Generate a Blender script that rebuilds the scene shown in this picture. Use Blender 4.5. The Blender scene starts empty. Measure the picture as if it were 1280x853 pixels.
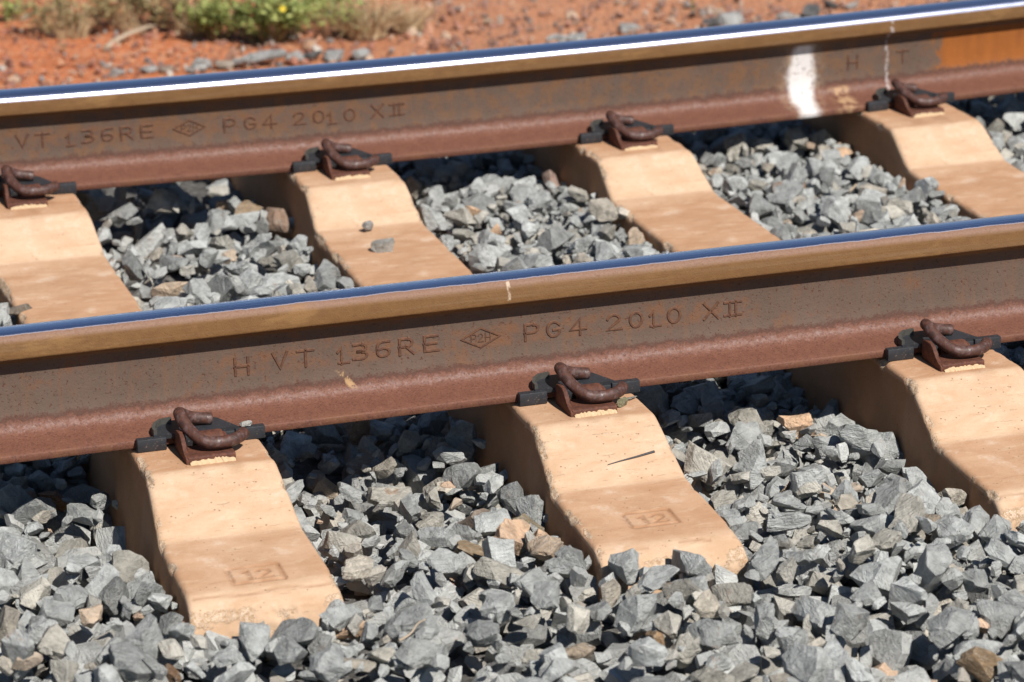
import bpy, bmesh, math, random, zlib, base64
import numpy as np
from mathutils import Vector, Matrix, Quaternion
from math import radians, sin, cos, pi

sc = bpy.context.scene
C = sc.collection

# ------------------------------------------------------------------ camera, sky, sun, exposure
OX = 2.2
cam_d = bpy.data.cameras.new('camera'); cam = bpy.data.objects.new('camera', cam_d); C.objects.link(cam)
yaw, pit, roll = 0.30110772, 0.30694497, -0.0223875
_f = Vector((sin(yaw)*cos(pit), cos(yaw)*cos(pit), -sin(pit)))
_r = Vector((cos(yaw), -sin(yaw), 0)); _u = _r.cross(_f)
_r2 = _r*cos(roll) + _u*sin(roll); _u2 = -_r*sin(roll) + _u*cos(roll)
cam.matrix_world = Matrix(((_r2.x, _u2.x, -_f.x, 0.5-OX), (_r2.y, _u2.y, -_f.y, -5.04954908),
                           (_r2.z, _u2.z, -_f.z, 1.75207531), (0, 0, 0, 1)))
cam_d.sensor_width = 36.0; cam_d.lens = 36.0*4450.604/1280.0
cam_d.clip_start = 0.1; cam_d.clip_end = 2000
cam_d.dof.use_dof = True; cam_d.dof.focus_distance = 5.5; cam_d.dof.aperture_fstop = 5.8
sc.camera = cam
sc.cycles.diffuse_bounces = 1

to_sun = Vector((0.32, -1.0, 1.15)).normalized()
w = bpy.data.worlds.new('World'); sc.world = w; w.use_nodes = True
wn = w.node_tree; bg = wn.nodes['Background']; bg.inputs[1].default_value = 0.056
sky = wn.nodes.new('ShaderNodeTexSky'); sky.sky_type = 'NISHITA'; sky.sun_disc = False
sky.sun_elevation = math.asin(to_sun.z); sky.sun_rotation = math.atan2(to_sun.x, to_sun.y)
sky.altitude = 500; sky.air_density = 1.0; sky.dust_density = 0.15; sky.ozone_density = 2.5
wn.links.new(sky.outputs[0], bg.inputs[0])
sun_d = bpy.data.lights.new('sun', 'SUN'); sun = bpy.data.objects.new('sun', sun_d); C.objects.link(sun)
sun_d.energy = 5.0; sun_d.angle = radians(0.53); sun_d.color = (1.0, 0.955, 0.89)
sun.rotation_euler = to_sun.to_track_quat('Z', 'Y').to_euler(); sun.location = (3, -10, 12)
sc.view_settings.view_transform = 'Standard'; sc.view_settings.look = 'None'
sc.view_settings.exposure = 0.25; sc.view_settings.gamma = 1.0

rng = np.random.default_rng(11)
random.seed(5)

# ------------------------------------------------------------------ object helpers
def tag(o, label=None, cat=None, group=None, kind=None):
    if label: o['label'] = label
    if cat: o['category'] = cat
    if group: o['group'] = group
    if kind: o['kind'] = kind
    return o

def mesh_obj(name, verts, faces, mats, parent=None, smooth=False, sharp=None):
    me = bpy.data.meshes.new(name)
    me.from_pydata([tuple(map(float, v)) for v in verts], [], faces)
    me.update()
    for m in (mats if isinstance(mats, (list, tuple)) else [mats]): me.materials.append(m)
    o = bpy.data.objects.new(name, me); C.objects.link(o)
    if smooth:
        me.shade_smooth()
        if sharp is not None: me.set_sharp_from_angle(angle=sharp)
    if parent: o.parent = parent
    return o

def bm_obj(name, bm, mats, parent=None, smooth=False, sharp=None):
    bmesh.ops.recalc_face_normals(bm, faces=bm.faces)
    me = bpy.data.meshes.new(name); bm.to_mesh(me); bm.free()
    for m in (mats if isinstance(mats, (list, tuple)) else [mats]): me.materials.append(m)
    o = bpy.data.objects.new(name, me); C.objects.link(o)
    if smooth:
        me.shade_smooth()
        if sharp is not None: me.set_sharp_from_angle(angle=sharp)
    if parent: o.parent = parent
    return o

def empty(name, loc, rz=0.0):
    o = bpy.data.objects.new(name, None); C.objects.link(o)
    o.location = loc; o.rotation_euler = (0, 0, rz); o.empty_display_size = .05
    return o

def lattice(seed): return np.random.default_rng(seed).random((256, 256))
_LAT = [lattice(i) for i in range(6)]
def vnoise(x, y, k=0):
    """smooth value noise in [0,1] on arrays"""
    L = _LAT[k % 6]
    xi = np.floor(x).astype(int); yi = np.floor(y).astype(int)
    fx = x-xi; fy = y-yi; fx = fx*fx*(3-2*fx); fy = fy*fy*(3-2*fy)
    a = L[xi % 256, yi % 256]; b = L[(xi+1) % 256, yi % 256]; c = L[xi % 256, (yi+1) % 256]; d = L[(xi+1) % 256, (yi+1) % 256]
    return (a*(1-fx)+b*fx)*(1-fy)+(c*(1-fx)+d*fx)*fy
def fnoise(x, y, k=0, octv=4):
    s = 0; amp = .5
    for i in range(octv): s = s+amp*vnoise(x*2**i+17*i, y*2**i+9*i, k+i); amp *= .5
    return s

# ------------------------------------------------------------------ node helpers
class NT:
    def __init__(s, name):
        s.m = bpy.data.materials.new(name); s.m.use_nodes = True; s.t = s.m.node_tree
        s.b = s.t.nodes['Principled BSDF']
    def n(s, typ, ins=None, **kw):
        nd = s.t.nodes.new(typ)
        for k, v in kw.items(): setattr(nd, k, v)
        for k, v in (ins or {}).items(): s.set(nd.inputs[k], v)
        return nd
    def set(s, sock, v):
        if isinstance(v, bpy.types.NodeSocket): s.t.links.new(v, sock)
        else: sock.default_value = v
    def P(s, **kw):
        for k, v in kw.items(): s.set(s.b.inputs[k.replace('_', ' ')], v)
    def obj(s): return s.n('ShaderNodeTexCoord').outputs['Object']
    def pos(s): return s.n('ShaderNodeNewGeometry').outputs['Position']
    def noise(s, vec, scale, detail=4, rough=.55, dist=0.0):
        return s.n('ShaderNodeTexNoise', {'Vector': vec, 'Scale': scale, 'Detail': detail, 'Roughness': rough, 'Distortion': dist}).outputs['Fac']
    def vor(s, vec, scale, feature='F1', out='Distance', rnd=1.0):
        nd = s.n('ShaderNodeTexVoronoi', {'Vector': vec, 'Scale': scale, 'Randomness': rnd}, feature=feature)
        return nd.outputs[out]
    def math(s, op, a, b=None, clamp=False):
        nd = s.n('ShaderNodeMath', operation=op, use_clamp=clamp); s.set(nd.inputs[0], a)
        if b is not None: s.set(nd.inputs[1], b)
        return nd.outputs[0]
    def step(s, v, lo, hi):
        nd = s.n('ShaderNodeMapRange', {'Value': v, 'From Min': lo, 'From Max': hi}, interpolation_type='SMOOTHSTEP')
        return nd.outputs[0]
    def mix(s, fac, a, b, mode='MIX'):
        nd = s.n('ShaderNodeMix', data_type='RGBA', blend_type=mode)
        s.set(nd.inputs[0], fac); s.set(nd.inputs[6], col(a)); s.set(nd.inputs[7], col(b))
        return nd.outputs[2]
    def scalev(s, vec, x, y, z, ox=0, oy=0, oz=0):
        return s.n('ShaderNodeMapping', {'Vector': vec, 'Scale': (x, y, z), 'Location': (ox, oy, oz)}).outputs[0]
    def sep(s, vec): return s.n('ShaderNodeSeparateXYZ', {'Vector': vec}).outputs
    def bump(s, h, strength, dist, nrm=None):
        ins = {'Height': h, 'Strength': strength, 'Distance': dist}
        if nrm is not None: ins['Normal'] = nrm
        return s.n('ShaderNodeBump', ins).outputs[0]
    def attr(s, name): return s.n('ShaderNodeAttribute', attribute_name=name)
def col(c):
    if isinstance(c, tuple) and len(c) == 3: return (*c, 1)
    return c

# ------------------------------------------------------------------ materials
def mat_rail(far):
    m = NT('rail_steel_far' if far else 'rail_steel_near')
    o = m.obj(); x, y, z = m.sep(o)
    fine = m.noise(o, 420, 3, .6); med = m.noise(o, 60, 5, .6); big = m.noise(o, 9, 4, .6)
    strk = m.noise(m.scalev(o, 55, 12, 9), 1, 4, .6)
    # head side: golden brown rust, with long rubbed streaks
    lng = m.noise(m.scalev(o, 3.0, 120, 160), 1, 4, .6)
    head = m.mix(med, (.125, .056, .019), (.215, .108, .035))
    head = m.mix(m.step(lng, .45, .75), head, (.20, .11, .05))
    head = m.mix(m.step(z, .170, .178), head, m.mix(fine, (.17, .085, .055), (.29, .175, .12)))
    head = m.mix(m.math('MULTIPLY', m.step(m.noise(o, 240, 5, .8), .53, .66), .55), head, (.12, .058, .024))
    head = m.mix(m.math('MULTIPLY', m.step(m.noise(m.scalev(o, 6, 40, 26), 1, 5, .7), .54, .68), .45), head, (.30, .165, .06))
    # web: grey mill scale with rust freckles and vertical weeps
    grey = m.mix(big, (.094, .061, .045), (.146, .098, .073))
    grey = m.mix(m.math('MULTIPLY', m.step(strk, .50, .72), .5), grey, (.16, .086, .046))
    spots = m.step(m.noise(o, 190, 3, .65), .60, .68)
    grey = m.mix(m.math('MULTIPLY', spots, .9), grey, (.090, .032, .016))
    pit = m.step(m.noise(o, 260, 4, .8), .57, .66)
    grey = m.mix(m.math('MULTIPLY', pit, .5), grey, (.05, .032, .026))
    grey = m.mix(m.math('MULTIPLY', m.step(m.noise(m.scalev(o, 85, 20, 7), 1, 5, .75), .52, .66), .35), grey, (.165, .085, .045))
    rustm = m.step(m.noise(o, 26, 5, .65), .55, .68)
    grey = m.mix(m.math('MULTIPLY', rustm, .5), grey, (.175, .075, .033))
    if far:
        grey = m.mix(m.math('MULTIPLY', m.step(m.noise(o, 32, 5, .65), .46, .62), .45), grey, (.20, .092, .035))
    # rust halo round the rolled letters
    lo, hi = (1.60-OX, 2.46-OX) if not far else (1.54-OX, 2.33-OX)
    band = m.math('MULTIPLY', m.math('MULTIPLY', m.step(z, .068, .078), m.step(z, .112, .102)),
                  m.math('MULTIPLY', m.step(x, lo-.02, lo), m.step(x, hi+.02, hi)))
    grey = m.mix(m.math('MULTIPLY', band, m.math('MULTIPLY', m.step(m.noise(o, 48, 4, .6), .42, .62), .5)), grey, (.19, .082, .036))
    # foot: red-brown rust, with a pale scaly ridge along the fillet
    foot = m.mix(med, (.115, .042, .025), (.195, .080, .047))
    foot = m.mix(m.math('MULTIPLY', m.step(m.noise(o, 270, 5, .8), .50, .62), .72), foot, (.060, .024, .019))
    foot = m.mix(m.math('MULTIPLY', m.math('MULTIPLY', m.step(z, .0150, .0105), .7), m.step(m.noise(o, 22, 5, .65), .46, .66)), foot, m.mix(fine, (.13, .052, .024), (.21, .095, .045)))
    foot = m.mix(m.math('MULTIPLY', m.step(m.noise(o, 310, 4, .8, .2), .58, .68), .45), foot, (.34, .19, .155))
    ew = m.math('ADD', z, m.math('ADD', m.math('MULTIPLY', m.math('SUBTRACT', med, .5), .022), m.math('MULTIPLY', m.math('SUBTRACT', m.noise(o, 260, 3, .7), .5), .022)))
    c = m.mix(m.step(ew, .056, .046), grey, m.mix(m.step(ew, .040, .047), foot, (.085, .034, .021)))
    rid = m.math('MULTIPLY', m.step(ew, .026, .031), m.step(ew, .041, .034))
    ridn = m.math('MULTIPLY', rid, m.step(m.noise(o, 150, 4, .7), .48, .64))
    c = m.mix(m.math('MULTIPLY', ridn, .24), c, (.33, .22, .205))
    c = m.mix(m.step(z, .132, .140), c, head)
    rough = m.math('ADD', .58, m.math('MULTIPLY', med, .25))
    rough = m.math('SUBTRACT', rough, m.math('MULTIPLY', rid, .17))
    if far:
        # spilt white paint, golden glint put into the foot colour, chalk tick, fresh orange rust
        nx = m.math('ADD', x, m.math('MULTIPLY', m.math('SUBTRACT', m.noise(o, 38, 4, .6), .5), .022))
        mid = m.math('ADD', 3.158-OX, m.math('MULTIPLY', m.math('SUBTRACT', z, .05), .07))
        dx = m.math('ABSOLUTE', m.math('SUBTRACT', nx, mid))
        wd = m.math('SUBTRACT', .034, m.math('MULTIPLY', m.math('ABSOLUTE', m.math('SUBTRACT', z, .066)), .22))
        pm = m.math('MULTIPLY', m.step(m.math('ADD', m.math('SUBTRACT', wd, dx), m.math('MULTIPLY', m.math('SUBTRACT', m.noise(o, 120, 4, .7), .5), .012)), -.009, .013), m.step(z, .138, .128))
        pm = m.math('MULTIPLY', pm, m.step(m.noise(o, 85, 4, .7), .30, .44))
        halo = m.math('MULTIPLY', m.step(m.math('SUBTRACT', wd, dx), -.034, .002), m.step(m.noise(o, 55, 4, .7), .40, .62))
        c = m.mix(m.math('MULTIPLY', m.math('MULTIPLY', halo, m.step(z, .138, .125)), .45), c, (.42, .30, .20))
        c = m.mix(m.math('MULTIPLY', pm, .93), c, m.mix(m.noise(o, 110, 4, .7), (.62, .58, .56), (.80, .77, .75)))
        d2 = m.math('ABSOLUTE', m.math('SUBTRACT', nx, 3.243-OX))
        foot_glint = m.math('MULTIPLY', m.math('MULTIPLY', m.step(d2, .034, .008), m.step(z, .045, .036)), m.step(m.noise(o, 60, 4, .7), .38, .60))
        c = m.mix(m.math('MULTIPLY', foot_glint, .6), c, (.55, .36, .19))
        d3 = m.math('ABSOLUTE', m.math('SUBTRACT', nx, 3.352-OX))
        ch = m.math('MULTIPLY', m.math('MULTIPLY', m.step(d3, .005, .002), m.step(z, .022, .028)), m.step(m.noise(m.scalev(o, 90, 90, 120), 1, 3, .7), .40, .50))
        c = m.mix(m.math('MULTIPLY', ch, .55), c, (.50, .45, .44))
        orr = m.math('MULTIPLY', m.step(m.math('ADD', nx, m.math('MULTIPLY', m.math('SUBTRACT', m.noise(m.scalev(o, 24, 10, 16), 1, 5, .7), .5), .16)), 3.450-OX, 3.480-OX), m.math('MULTIPLY', m.step(ew, .046, .058), m.step(z, .134, .126)))
        c = m.mix(m.math('MULTIPLY', orr, .95), c, m.mix(strk, (.20, .058, .010), (.40, .125, .018)))
        rough = m.math('MAXIMUM', rough, m.math('MULTIPLY', pm, .6))
    else:
        # pale scratches on the foot and a chalk tick on the head
        d3 = m.math('ABSOLUTE', m.math('SUBTRACT', m.math('ADD', x, m.math('MULTIPLY', med, .004)), 2.045+.012-OX))
        ch = m.math('MULTIPLY', m.math('MULTIPLY', m.step(d3, .004, .0015), m.step(z, .150, .154)), m.step(med, .40, .55))
        c = m.mix(m.math('MULTIPLY', ch, .7), c, (.62, .50, .38))
        sx = m.math('ADD', x, m.math('MULTIPLY', z, .75))
        d4 = m.math('ABSOLUTE', m.math('SUBTRACT', m.math('ADD', sx, m.math('MULTIPLY', med, .02)), 1.845-OX))
        ch = m.math('MULTIPLY', m.math('MULTIPLY', m.step(d4, .008, .003), m.step(z, .066, .060)), m.math('MULTIPLY', m.step(z, .032, .040), m.step(med, .44, .52)))
        c = m.mix(m.math('MULTIPLY', ch, .65), c, (.52, .33, .16))
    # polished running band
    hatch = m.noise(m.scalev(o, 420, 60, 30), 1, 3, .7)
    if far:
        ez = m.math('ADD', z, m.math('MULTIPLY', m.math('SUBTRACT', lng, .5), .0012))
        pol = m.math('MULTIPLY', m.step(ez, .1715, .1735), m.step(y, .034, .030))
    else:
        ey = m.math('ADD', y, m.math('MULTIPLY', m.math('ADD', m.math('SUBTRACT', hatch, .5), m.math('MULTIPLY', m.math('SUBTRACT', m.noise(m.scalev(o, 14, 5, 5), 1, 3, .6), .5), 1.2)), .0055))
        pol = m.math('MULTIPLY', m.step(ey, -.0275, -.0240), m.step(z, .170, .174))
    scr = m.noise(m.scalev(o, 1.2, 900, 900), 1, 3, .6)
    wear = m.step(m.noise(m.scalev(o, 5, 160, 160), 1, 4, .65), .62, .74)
    pc = m.mix(scr, (.70, .73, .97), (.82, .85, .99))  # steel tinted blue, deepening the reflected sky in the base colour
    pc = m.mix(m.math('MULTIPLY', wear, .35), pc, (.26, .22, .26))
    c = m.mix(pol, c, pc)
    rough = m.n('ShaderNodeMix', {0: pol, 2: rough, 3: m.math('ADD', .20, m.math('MULTIPLY', scr, .14))}).outputs[0]
    h = m.math('ADD', m.math('MULTIPLY', m.noise(o, 300, 4, .65), .6), m.math('MULTIPLY', m.noise(o, 70, 4, .6), .8))
    h = m.math('SUBTRACT', h, m.math('MULTIPLY', spots, .35))
    st = m.math('SUBTRACT', .55, m.math('MULTIPLY', pol, .535))
    nr = m.bump(h, st, .0016)
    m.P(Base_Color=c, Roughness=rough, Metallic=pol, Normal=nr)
    m.b.inputs['Specular IOR Level'].default_value = .38
    return m.m

def mat_rust(name, a, b, dark, rough=.5, spec=.5, bs=.4, gloss=0.0):
    m = NT(name); o = m.obj()
    n1 = m.noise(o, 130, 5, .6); n2 = m.noise(o, 700, 3, .6)
    c = m.mix(m.step(n1, .35, .65), a, b)
    c = m.mix(m.math('MULTIPLY', m.step(n2, .56, .66), .75), c, dark)
    sm = m.step(m.noise(o, 95, 4, .6, ), .50, .60)
    if gloss: c = m.mix(m.math('MULTIPLY', sm, .55), c, (.16, .105, .10))
    r = m.math('SUBTRACT', m.math('ADD', rough, m.math('MULTIPLY', n2, .2)), m.math('MULTIPLY', sm, gloss))
    m.P(Base_Color=c, Roughness=r, Normal=m.bump(m.math('ADD', n2, n1), bs, .0012))
    m.b.inputs['Specular IOR Level'].default_value = spec
    return m.m

def mat_plastic():
    m = NT('black_plastic'); o = m.obj()
    n1 = m.noise(o, 90, 4, .6); n2 = m.noise(o, 900, 2)
    c = m.mix(n1, (.012, .013, .017), (.030, .033, .039))
    c = m.mix(m.math('MULTIPLY', m.step(m.noise(o, 260, 3, .7), .62, .70), .7), c, (.20, .15, .11))
    m.P(Base_Color=c, Roughness=m.math('ADD', .42, m.math('MULTIPLY', n1, .2)), Normal=m.bump(n2, .15, .001))
    return m.m
def mat_pad():
    m = NT('dusty_grey_nylon'); o = m.obj()
    n1 = m.noise(o, 120, 4, .6)
    m.P(Base_Color=m.mix(n1, (.035, .036, .033), (.075, .070, .060)), Roughness=.6, Normal=m.bump(m.noise(o, 500), .2, .001))
    return m.m

def mat_concrete():
    m = NT('dusty_concrete'); o = m.obj()
    wear = m.attr('wear').outputs['Fac']; dust = m.attr('dust').outputs['Fac']
    n1 = m.noise(m.scalev(o, 11, 17, 15), 1, 6, .65, .3)
    n2 = m.noise(m.scalev(o, 22, 62, 50), 1, 6, .7, .3)
    fine = m.noise(o, 800, 3, .6); mott = m.noise(o, 38, 5, .65)
    clean = m.mix(m.step(n1, .3, .7), (.50, .325, .200), (.60, .420, .285))
    dusty = m.mix(m.step(n1, .3, .7), (.43, .232, .125), (.53, .312, .185))
    c = m.mix(m.math('ADD', m.math('MULTIPLY', dust, 1.0), m.math('MULTIPLY', m.math('SUBTRACT', mott, .5), .45), True), clean, dusty)
    c = m.mix(m.math('MULTIPLY', m.step(n2, .53, .68), .42), c, (.64, .475, .32))
    c = m.mix(m.math('MULTIPLY', m.step(n2, .45, .30), .26), c, (.40, .225, .115))
    c = m.mix(m.math('MULTIPLY', m.attr('grime').outputs['Fac'], .6), c, (.24, .105, .045))
    grain = m.step(m.noise(o, 330, 4, .75), .56, .70)
    c = m.mix(m.math('MULTIPLY', grain, .30), c, (.30, .17, .09))
    eff = m.step(m.noise(o, 17, 6, .72), .55, .70)
    c = m.mix(m.math('MULTIPLY', eff, .38), c, (.68, .56, .44))
    # sides of the sleeper: heavy red dust
    side = m.attr('side').outputs['Fac']
    c = m.mix(m.math('MULTIPLY', side, .75), c, m.mix(mott, (.26, .115, .050), (.42, .215, .105)))
    # fine dark hair marks and pin holes
    hair = m.math('MULTIPLY', m.step(m.noise(m.scalev(o, 26, 380, 280), 1, 4, .65), .645, .685), .42)
    c = m.mix(hair, c, (.22, .14, .09))
    pv = m.vor(o, 95); pk = m.noise(o, 21, 3)
    pin = m.math('MULTIPLY', m.step(pv, .17, .09), m.step(pk, .47, .56))
    c = m.mix(m.math('MULTIPLY', pin, .75), c, (.25, .15, .09))
    # broken edges show pale aggregate with dark pits
    jit = m.n('ShaderNodeVectorMath', {0: m.n('ShaderNodeTexNoise', {'Vector': o, 'Scale': 210.0, 'Detail': 3.0}).outputs['Color']}, operation='SCALE'); jit.inputs['Scale'].default_value = .006
    ov = m.n('ShaderNodeVectorMath', {0: o, 1: jit.outputs[0]}, operation='ADD').outputs[0]
    agg = m.noise(ov, 150, 5, .75); ag2 = m.noise(ov, 420, 4, .7)
    ac = m.mix(m.step(agg, .38, .60), (.40, .25, .14), (.60, .45, .32))
    ac = m.mix(m.math('MULTIPLY', m.step(ag2, .56, .64), .8), ac, (.68, .58, .48))
    ac = m.mix(m.math('MULTIPLY', m.step(ag2, .42, .34), .7), ac, (.22, .12, .07))
    wm = m.step(m.math('ADD', wear, m.math('MULTIPLY', m.math('SUBTRACT', m.noise(o, 160, 4, .7), .5), .9)), .42, .58)
    c = m.mix(wm, c, ac)
    h = m.math('ADD', m.math('MULTIPLY', fine, .35), m.math('MULTIPLY', m.noise(o, 240, 4, .65), .5))
    h = m.math('SUBTRACT', h, m.math('MULTIPLY', pin, .8)); h = m.math('SUBTRACT', h, m.math('MULTIPLY', hair, .6))
    h = m.math('SUBTRACT', h, m.math('MULTIPLY', m.math('MULTIPLY', wm, m.math('ADD', agg, m.math('MULTIPLY', ag2, .5))), -1.6))
    m.P(Base_Color=c, Roughness=.85, Normal=m.bump(h, .6, .0018))
    m.b.inputs['Specular IOR Level'].default_value = .25
    return m.m

def mat_stone(name='ballast_rock'):
    m = NT(name); at = m.attr('stone_tint'); ps = m.pos()
    off = m.n('ShaderNodeCombineXYZ', {0: m.math('MULTIPLY', at.outputs['Alpha'], 37.0), 1: m.math('MULTIPLY', at.outputs['Alpha'], 91.0), 2: m.math('MULTIPLY', at.outputs['Alpha'], 53.0)}).outputs[0]
    v = m.n('ShaderNodeVectorMath', {0: ps, 1: off}, operation='ADD').outputs[0]
    rot = m.n('ShaderNodeVectorRotate', {'Vector': v, 'Angle': m.math('MULTIPLY', at.outputs['Alpha'], 40.0), 'Axis': (.5, .6, .62)}).outputs[0]
    n1 = m.noise(rot, 46, 6, .65, .3); n2 = m.noise(m.scalev(rot, 60, 60, 260), 1, 5, .65, .5); fine = m.noise(rot, 620, 4, .65)
    c = m.mix(m.step(n1, .28, .72), m.mix(.5, at.outputs['Color'], (.0, .0, .0)), at.outputs['Color'])
    c = m.mix(m.math('MULTIPLY', m.step(n2, .50, .66), .40), c, m.mix(.5, at.outputs['Color'], (.50, .48, .43)))
    c = m.mix(m.math('MULTIPLY', m.step(n2, .42, .30), .45), c, m.mix(.55, at.outputs['Color'], (.02, .024, .03)))
    vein = m.math('ABSOLUTE', m.math('SUBTRACT', m.noise(rot, 24, 4, .6, .8), .5))
    c = m.mix(m.math('MULTIPLY', m.step(vein, .010, .003), .28), c, (.50, .47, .42))
    rs = m.math('MULTIPLY', m.step(m.noise(rot, 30, 4, .6), .60, .72), m.step(at.outputs['Alpha'], .55, .95))
    c = m.mix(m.math('MULTIPLY', rs, .7), c, (.27, .135, .06))
    c = m.mix(m.math('MULTIPLY', m.step(fine, .60, .72), .25), c, (.45, .44, .41))
    pt = m.n('ShaderNodeNewGeometry').outputs['Pointiness']
    c = m.mix(m.math('MULTIPLY', m.step(m.math('ADD', pt, m.math('MULTIPLY', m.math('SUBTRACT', m.noise(rot, 170, 4, .7), .5), .12)), .53, .62), .38), c, m.mix(.45, at.outputs['Color'], (.62, .60, .56)))
    h = m.math('ADD', m.math('MULTIPLY', n2, 1.0), m.math('ADD', m.math('MULTIPLY', m.noise(rot, 110, 5, .65), 1.0), m.math('MULTIPLY', fine, .25)))
    cr = m.vor(rot, 55, 'DISTANCE_TO_EDGE')
    h = m.math('SUBTRACT', h, m.math('MULTIPLY', m.step(cr, .05, .0), .10))
    m.P(Base_Color=c, Roughness=m.math('ADD', .55, m.math('MULTIPLY', n1, .3)), Normal=m.bump(h, .9, .0068))
    m.b.inputs['Specular IOR Level'].default_value = .4
    return m.m

def mat_soil():
    m = NT('red_earth'); o = m.pos()
    n1 = m.noise(o, 3.2, 5, .6); n2 = m.noise(o, 40, 5, .7); vr = m.vor(o, 75, out='Color'); vd = m.vor(o, 75)
    x, y, z = m.sep(o)
    c = m.mix(m.step(n2, .3, .7), (.42, .115, .042), (.62, .225, .095))
    gr = m.mix(m.sep(vr)[1], (.40, .105, .035), (.62, .34, .20))
    c = m.mix(m.math('MULTIPLY', m.step(m.sep(vr)[0], .45, .6), .8), c, gr)
    rt = m.step(m.math('ADD', x, m.math('MULTIPLY', n1, .8)), .2, 1.4)
    c = m.mix(m.math('MULTIPLY', rt, .6), c, m.mix(n2, (.33, .155, .085), (.55, .32, .20)))
    c = m.mix(m.math('MULTIPLY', m.step(n1, .50, .62), .30), c, (.30, .10, .045))
    h = m.math('SUBTRACT', n2, vd)
    m.P(Base_Color=c, Roughness=.9, Normal=m.bump(h, .8, .01))
    m.b.inputs['Specular IOR Level'].default_value = .2
    return m.m
def mat_bed():
    m = NT('ballast_fines'); o = m.pos()
    n = m.noise(o, 60, 5, .7); vc = m.vor(o, 60, out='Color')
    m.P(Base_Color=m.mix(m.sep(vc)[0], (.07, .065, .06), (.20, .19, .175)), Roughness=.9, Normal=m.bump(n, 1, .02))
    return m.m
def mat_leaf(name, a, b, trans=.25):
    m = NT(name); o = m.pos(); at = m.attr('leaf_tint').outputs['Fac']
    m.P(Base_Color=m.mix(at, a, b), Roughness=.55)
    m.b.inputs['Transmission Weight'].default_value = 0
    m.b.inputs['Subsurface Weight'].default_value = 0
    tr = m.n('ShaderNodeBsdfTranslucent', {'Color': m.mix(at, a, b)})
    mx = m.n('ShaderNodeMixShader', {0: trans, 1: m.b.outputs[0], 2: tr.outputs[0]})
    m.t.links.new(mx.outputs[0], m.t.nodes['Material Output'].inputs[0])
    return m.m
def mat_plain(name, a, b, sc_=80, rough=.8):
    m = NT(name); o = m.obj(); n = m.noise(o, sc_, 4, .6)
    m.P(Base_Color=m.mix(n, a, b), Roughness=rough, Normal=m.bump(n, .3, .001))
    return m.m

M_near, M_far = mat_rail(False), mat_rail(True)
M_letter = mat_rust('letter_rust', (.095, .046, .030), (.150, .068, .036), (.06, .027, .017), .6, .35)
M_clip = mat_rust('clip_rust', (.046, .019, .014), (.090, .032, .019), (.024, .011, .009), .50, .55, .25, gloss=.18)
M_shoulder = mat_rust('shoulder_rust', (.075, .026, .016), (.135, .048, .026), (.04, .016, .011), .62, .4, .5)
M_plastic, M_pad = mat_plastic(), mat_pad()
M_conc, M_stone, M_soil, M_bed = mat_concrete(), mat_stone(), mat_soil(), mat_bed()
M_mortar = mat_plain('cement_crust', (.42, .27, .14), (.66, .50, .32), 300, .9)

# ------------------------------------------------------------------ ground sheet and track bed
G = 1.5096
def bow(x):
    """far rail's gentle bend, x in scene coordinates"""
    t = x+OX-2.4438
    a = abs(t); k = .01747/.49
    return -.01747+(k*a*a if a < 1.1 else k*1.21+2*k*1.1*(a-1.1))
def bed_top(x, y):
    return float(np.interp(y, BED_Y, BED_Z))
BED_Y = [-1.3, -.95, -.72, -.62, -.50, -.40, -.30, .20, .45, 1.15, 1.45, 2.0, 3.2]
BED_Z = [-.140, -.116, -.102, -.086, -.088, -.100, -.106, -.106, -.066, -.064, -.075, -.094, -.225]
GZ = -.225
v = []; f = []
gx = [-300, -60, -15, -6]+list(np.linspace(-4, 6, 90))+[8, 18, 60, 300]
gy = [-60, -12, -4, -2]+list(np.linspace(-1.6, 7.5, 84))+[9, 14, 40, 120, 500]
for yy in gy:
    for xx in gx:
        zz = GZ-.03
        if 2.6 < yy < 8 and -4 < xx < 6.5:
            zz = GZ + .022*(float(fnoise(np.array(xx*3.), np.array(yy*3.), 1))-.45)
        v.append((xx, yy, zz if yy > 2.6 else -.45))
nxg = len(gx)
for j in range(len(gy)-1):
    for i in range(nxg-1):
        a = j*nxg+i; f.append((a, a+1, a+nxg+1, a+nxg))
tag(mesh_obj('ground', v, f, M_soil, smooth=True), kind='structure')
v = []; f = []
bx = np.linspace(-4.2, 5.2, 120); by = list(np.linspace(-3.2, 3.30, 110))
for yy in by:
    for xx in bx: v.append((xx, yy, bed_top(xx, yy)-.085+.02*(float(vnoise(np.array(xx*22.), np.array(yy*22.)))-.5)))
for j in range(len(by)-1):
    for i in range(119):
        a = j*120+i; f.append((a, a+1, a+121, a+120))
tag(mesh_obj('ballast_bed', v, f, M_bed, smooth=True), kind='structure')

# ------------------------------------------------------------------ rails
HALF = [(0, 0), (.0755, 0), (.0762, .0008), (.0763, .0095), (.0757, .0112), (.0740, .0123), (.060, .0160), (.045, .0198), (.034, .0228), (.027, .0256),
        (.0215, .0295), (.0172, .0348), (.0140, .0415), (.0118, .0490), (.0102, .0580), (.0093, .0680), (.0089, .0780), (.00875, .0950), (.0089, .1080),
        (.0096, .1180), (.0110, .1265), (.0135, .1335), (.0175, .1390), (.0225, .1420), (.0290, .1440), (.0345, .1455), (.0362, .1465), (.0371, .1480), (.0373, .1500),
        (.0368, .1600), (.0363, .1690), (.0360, .1712), (.0354, .1732), (.0343, .1757), (.0327, .1780), (.0305, .1800), (.0277, .1816), (.0240, .1830), (.0190, .1842), (.0125, .1851), (.0062, .1856)]
PROF = HALF[1:]+[(0, .1857)]+[(-a, b) for a, b in HALF[1:][::-1]]
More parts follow.
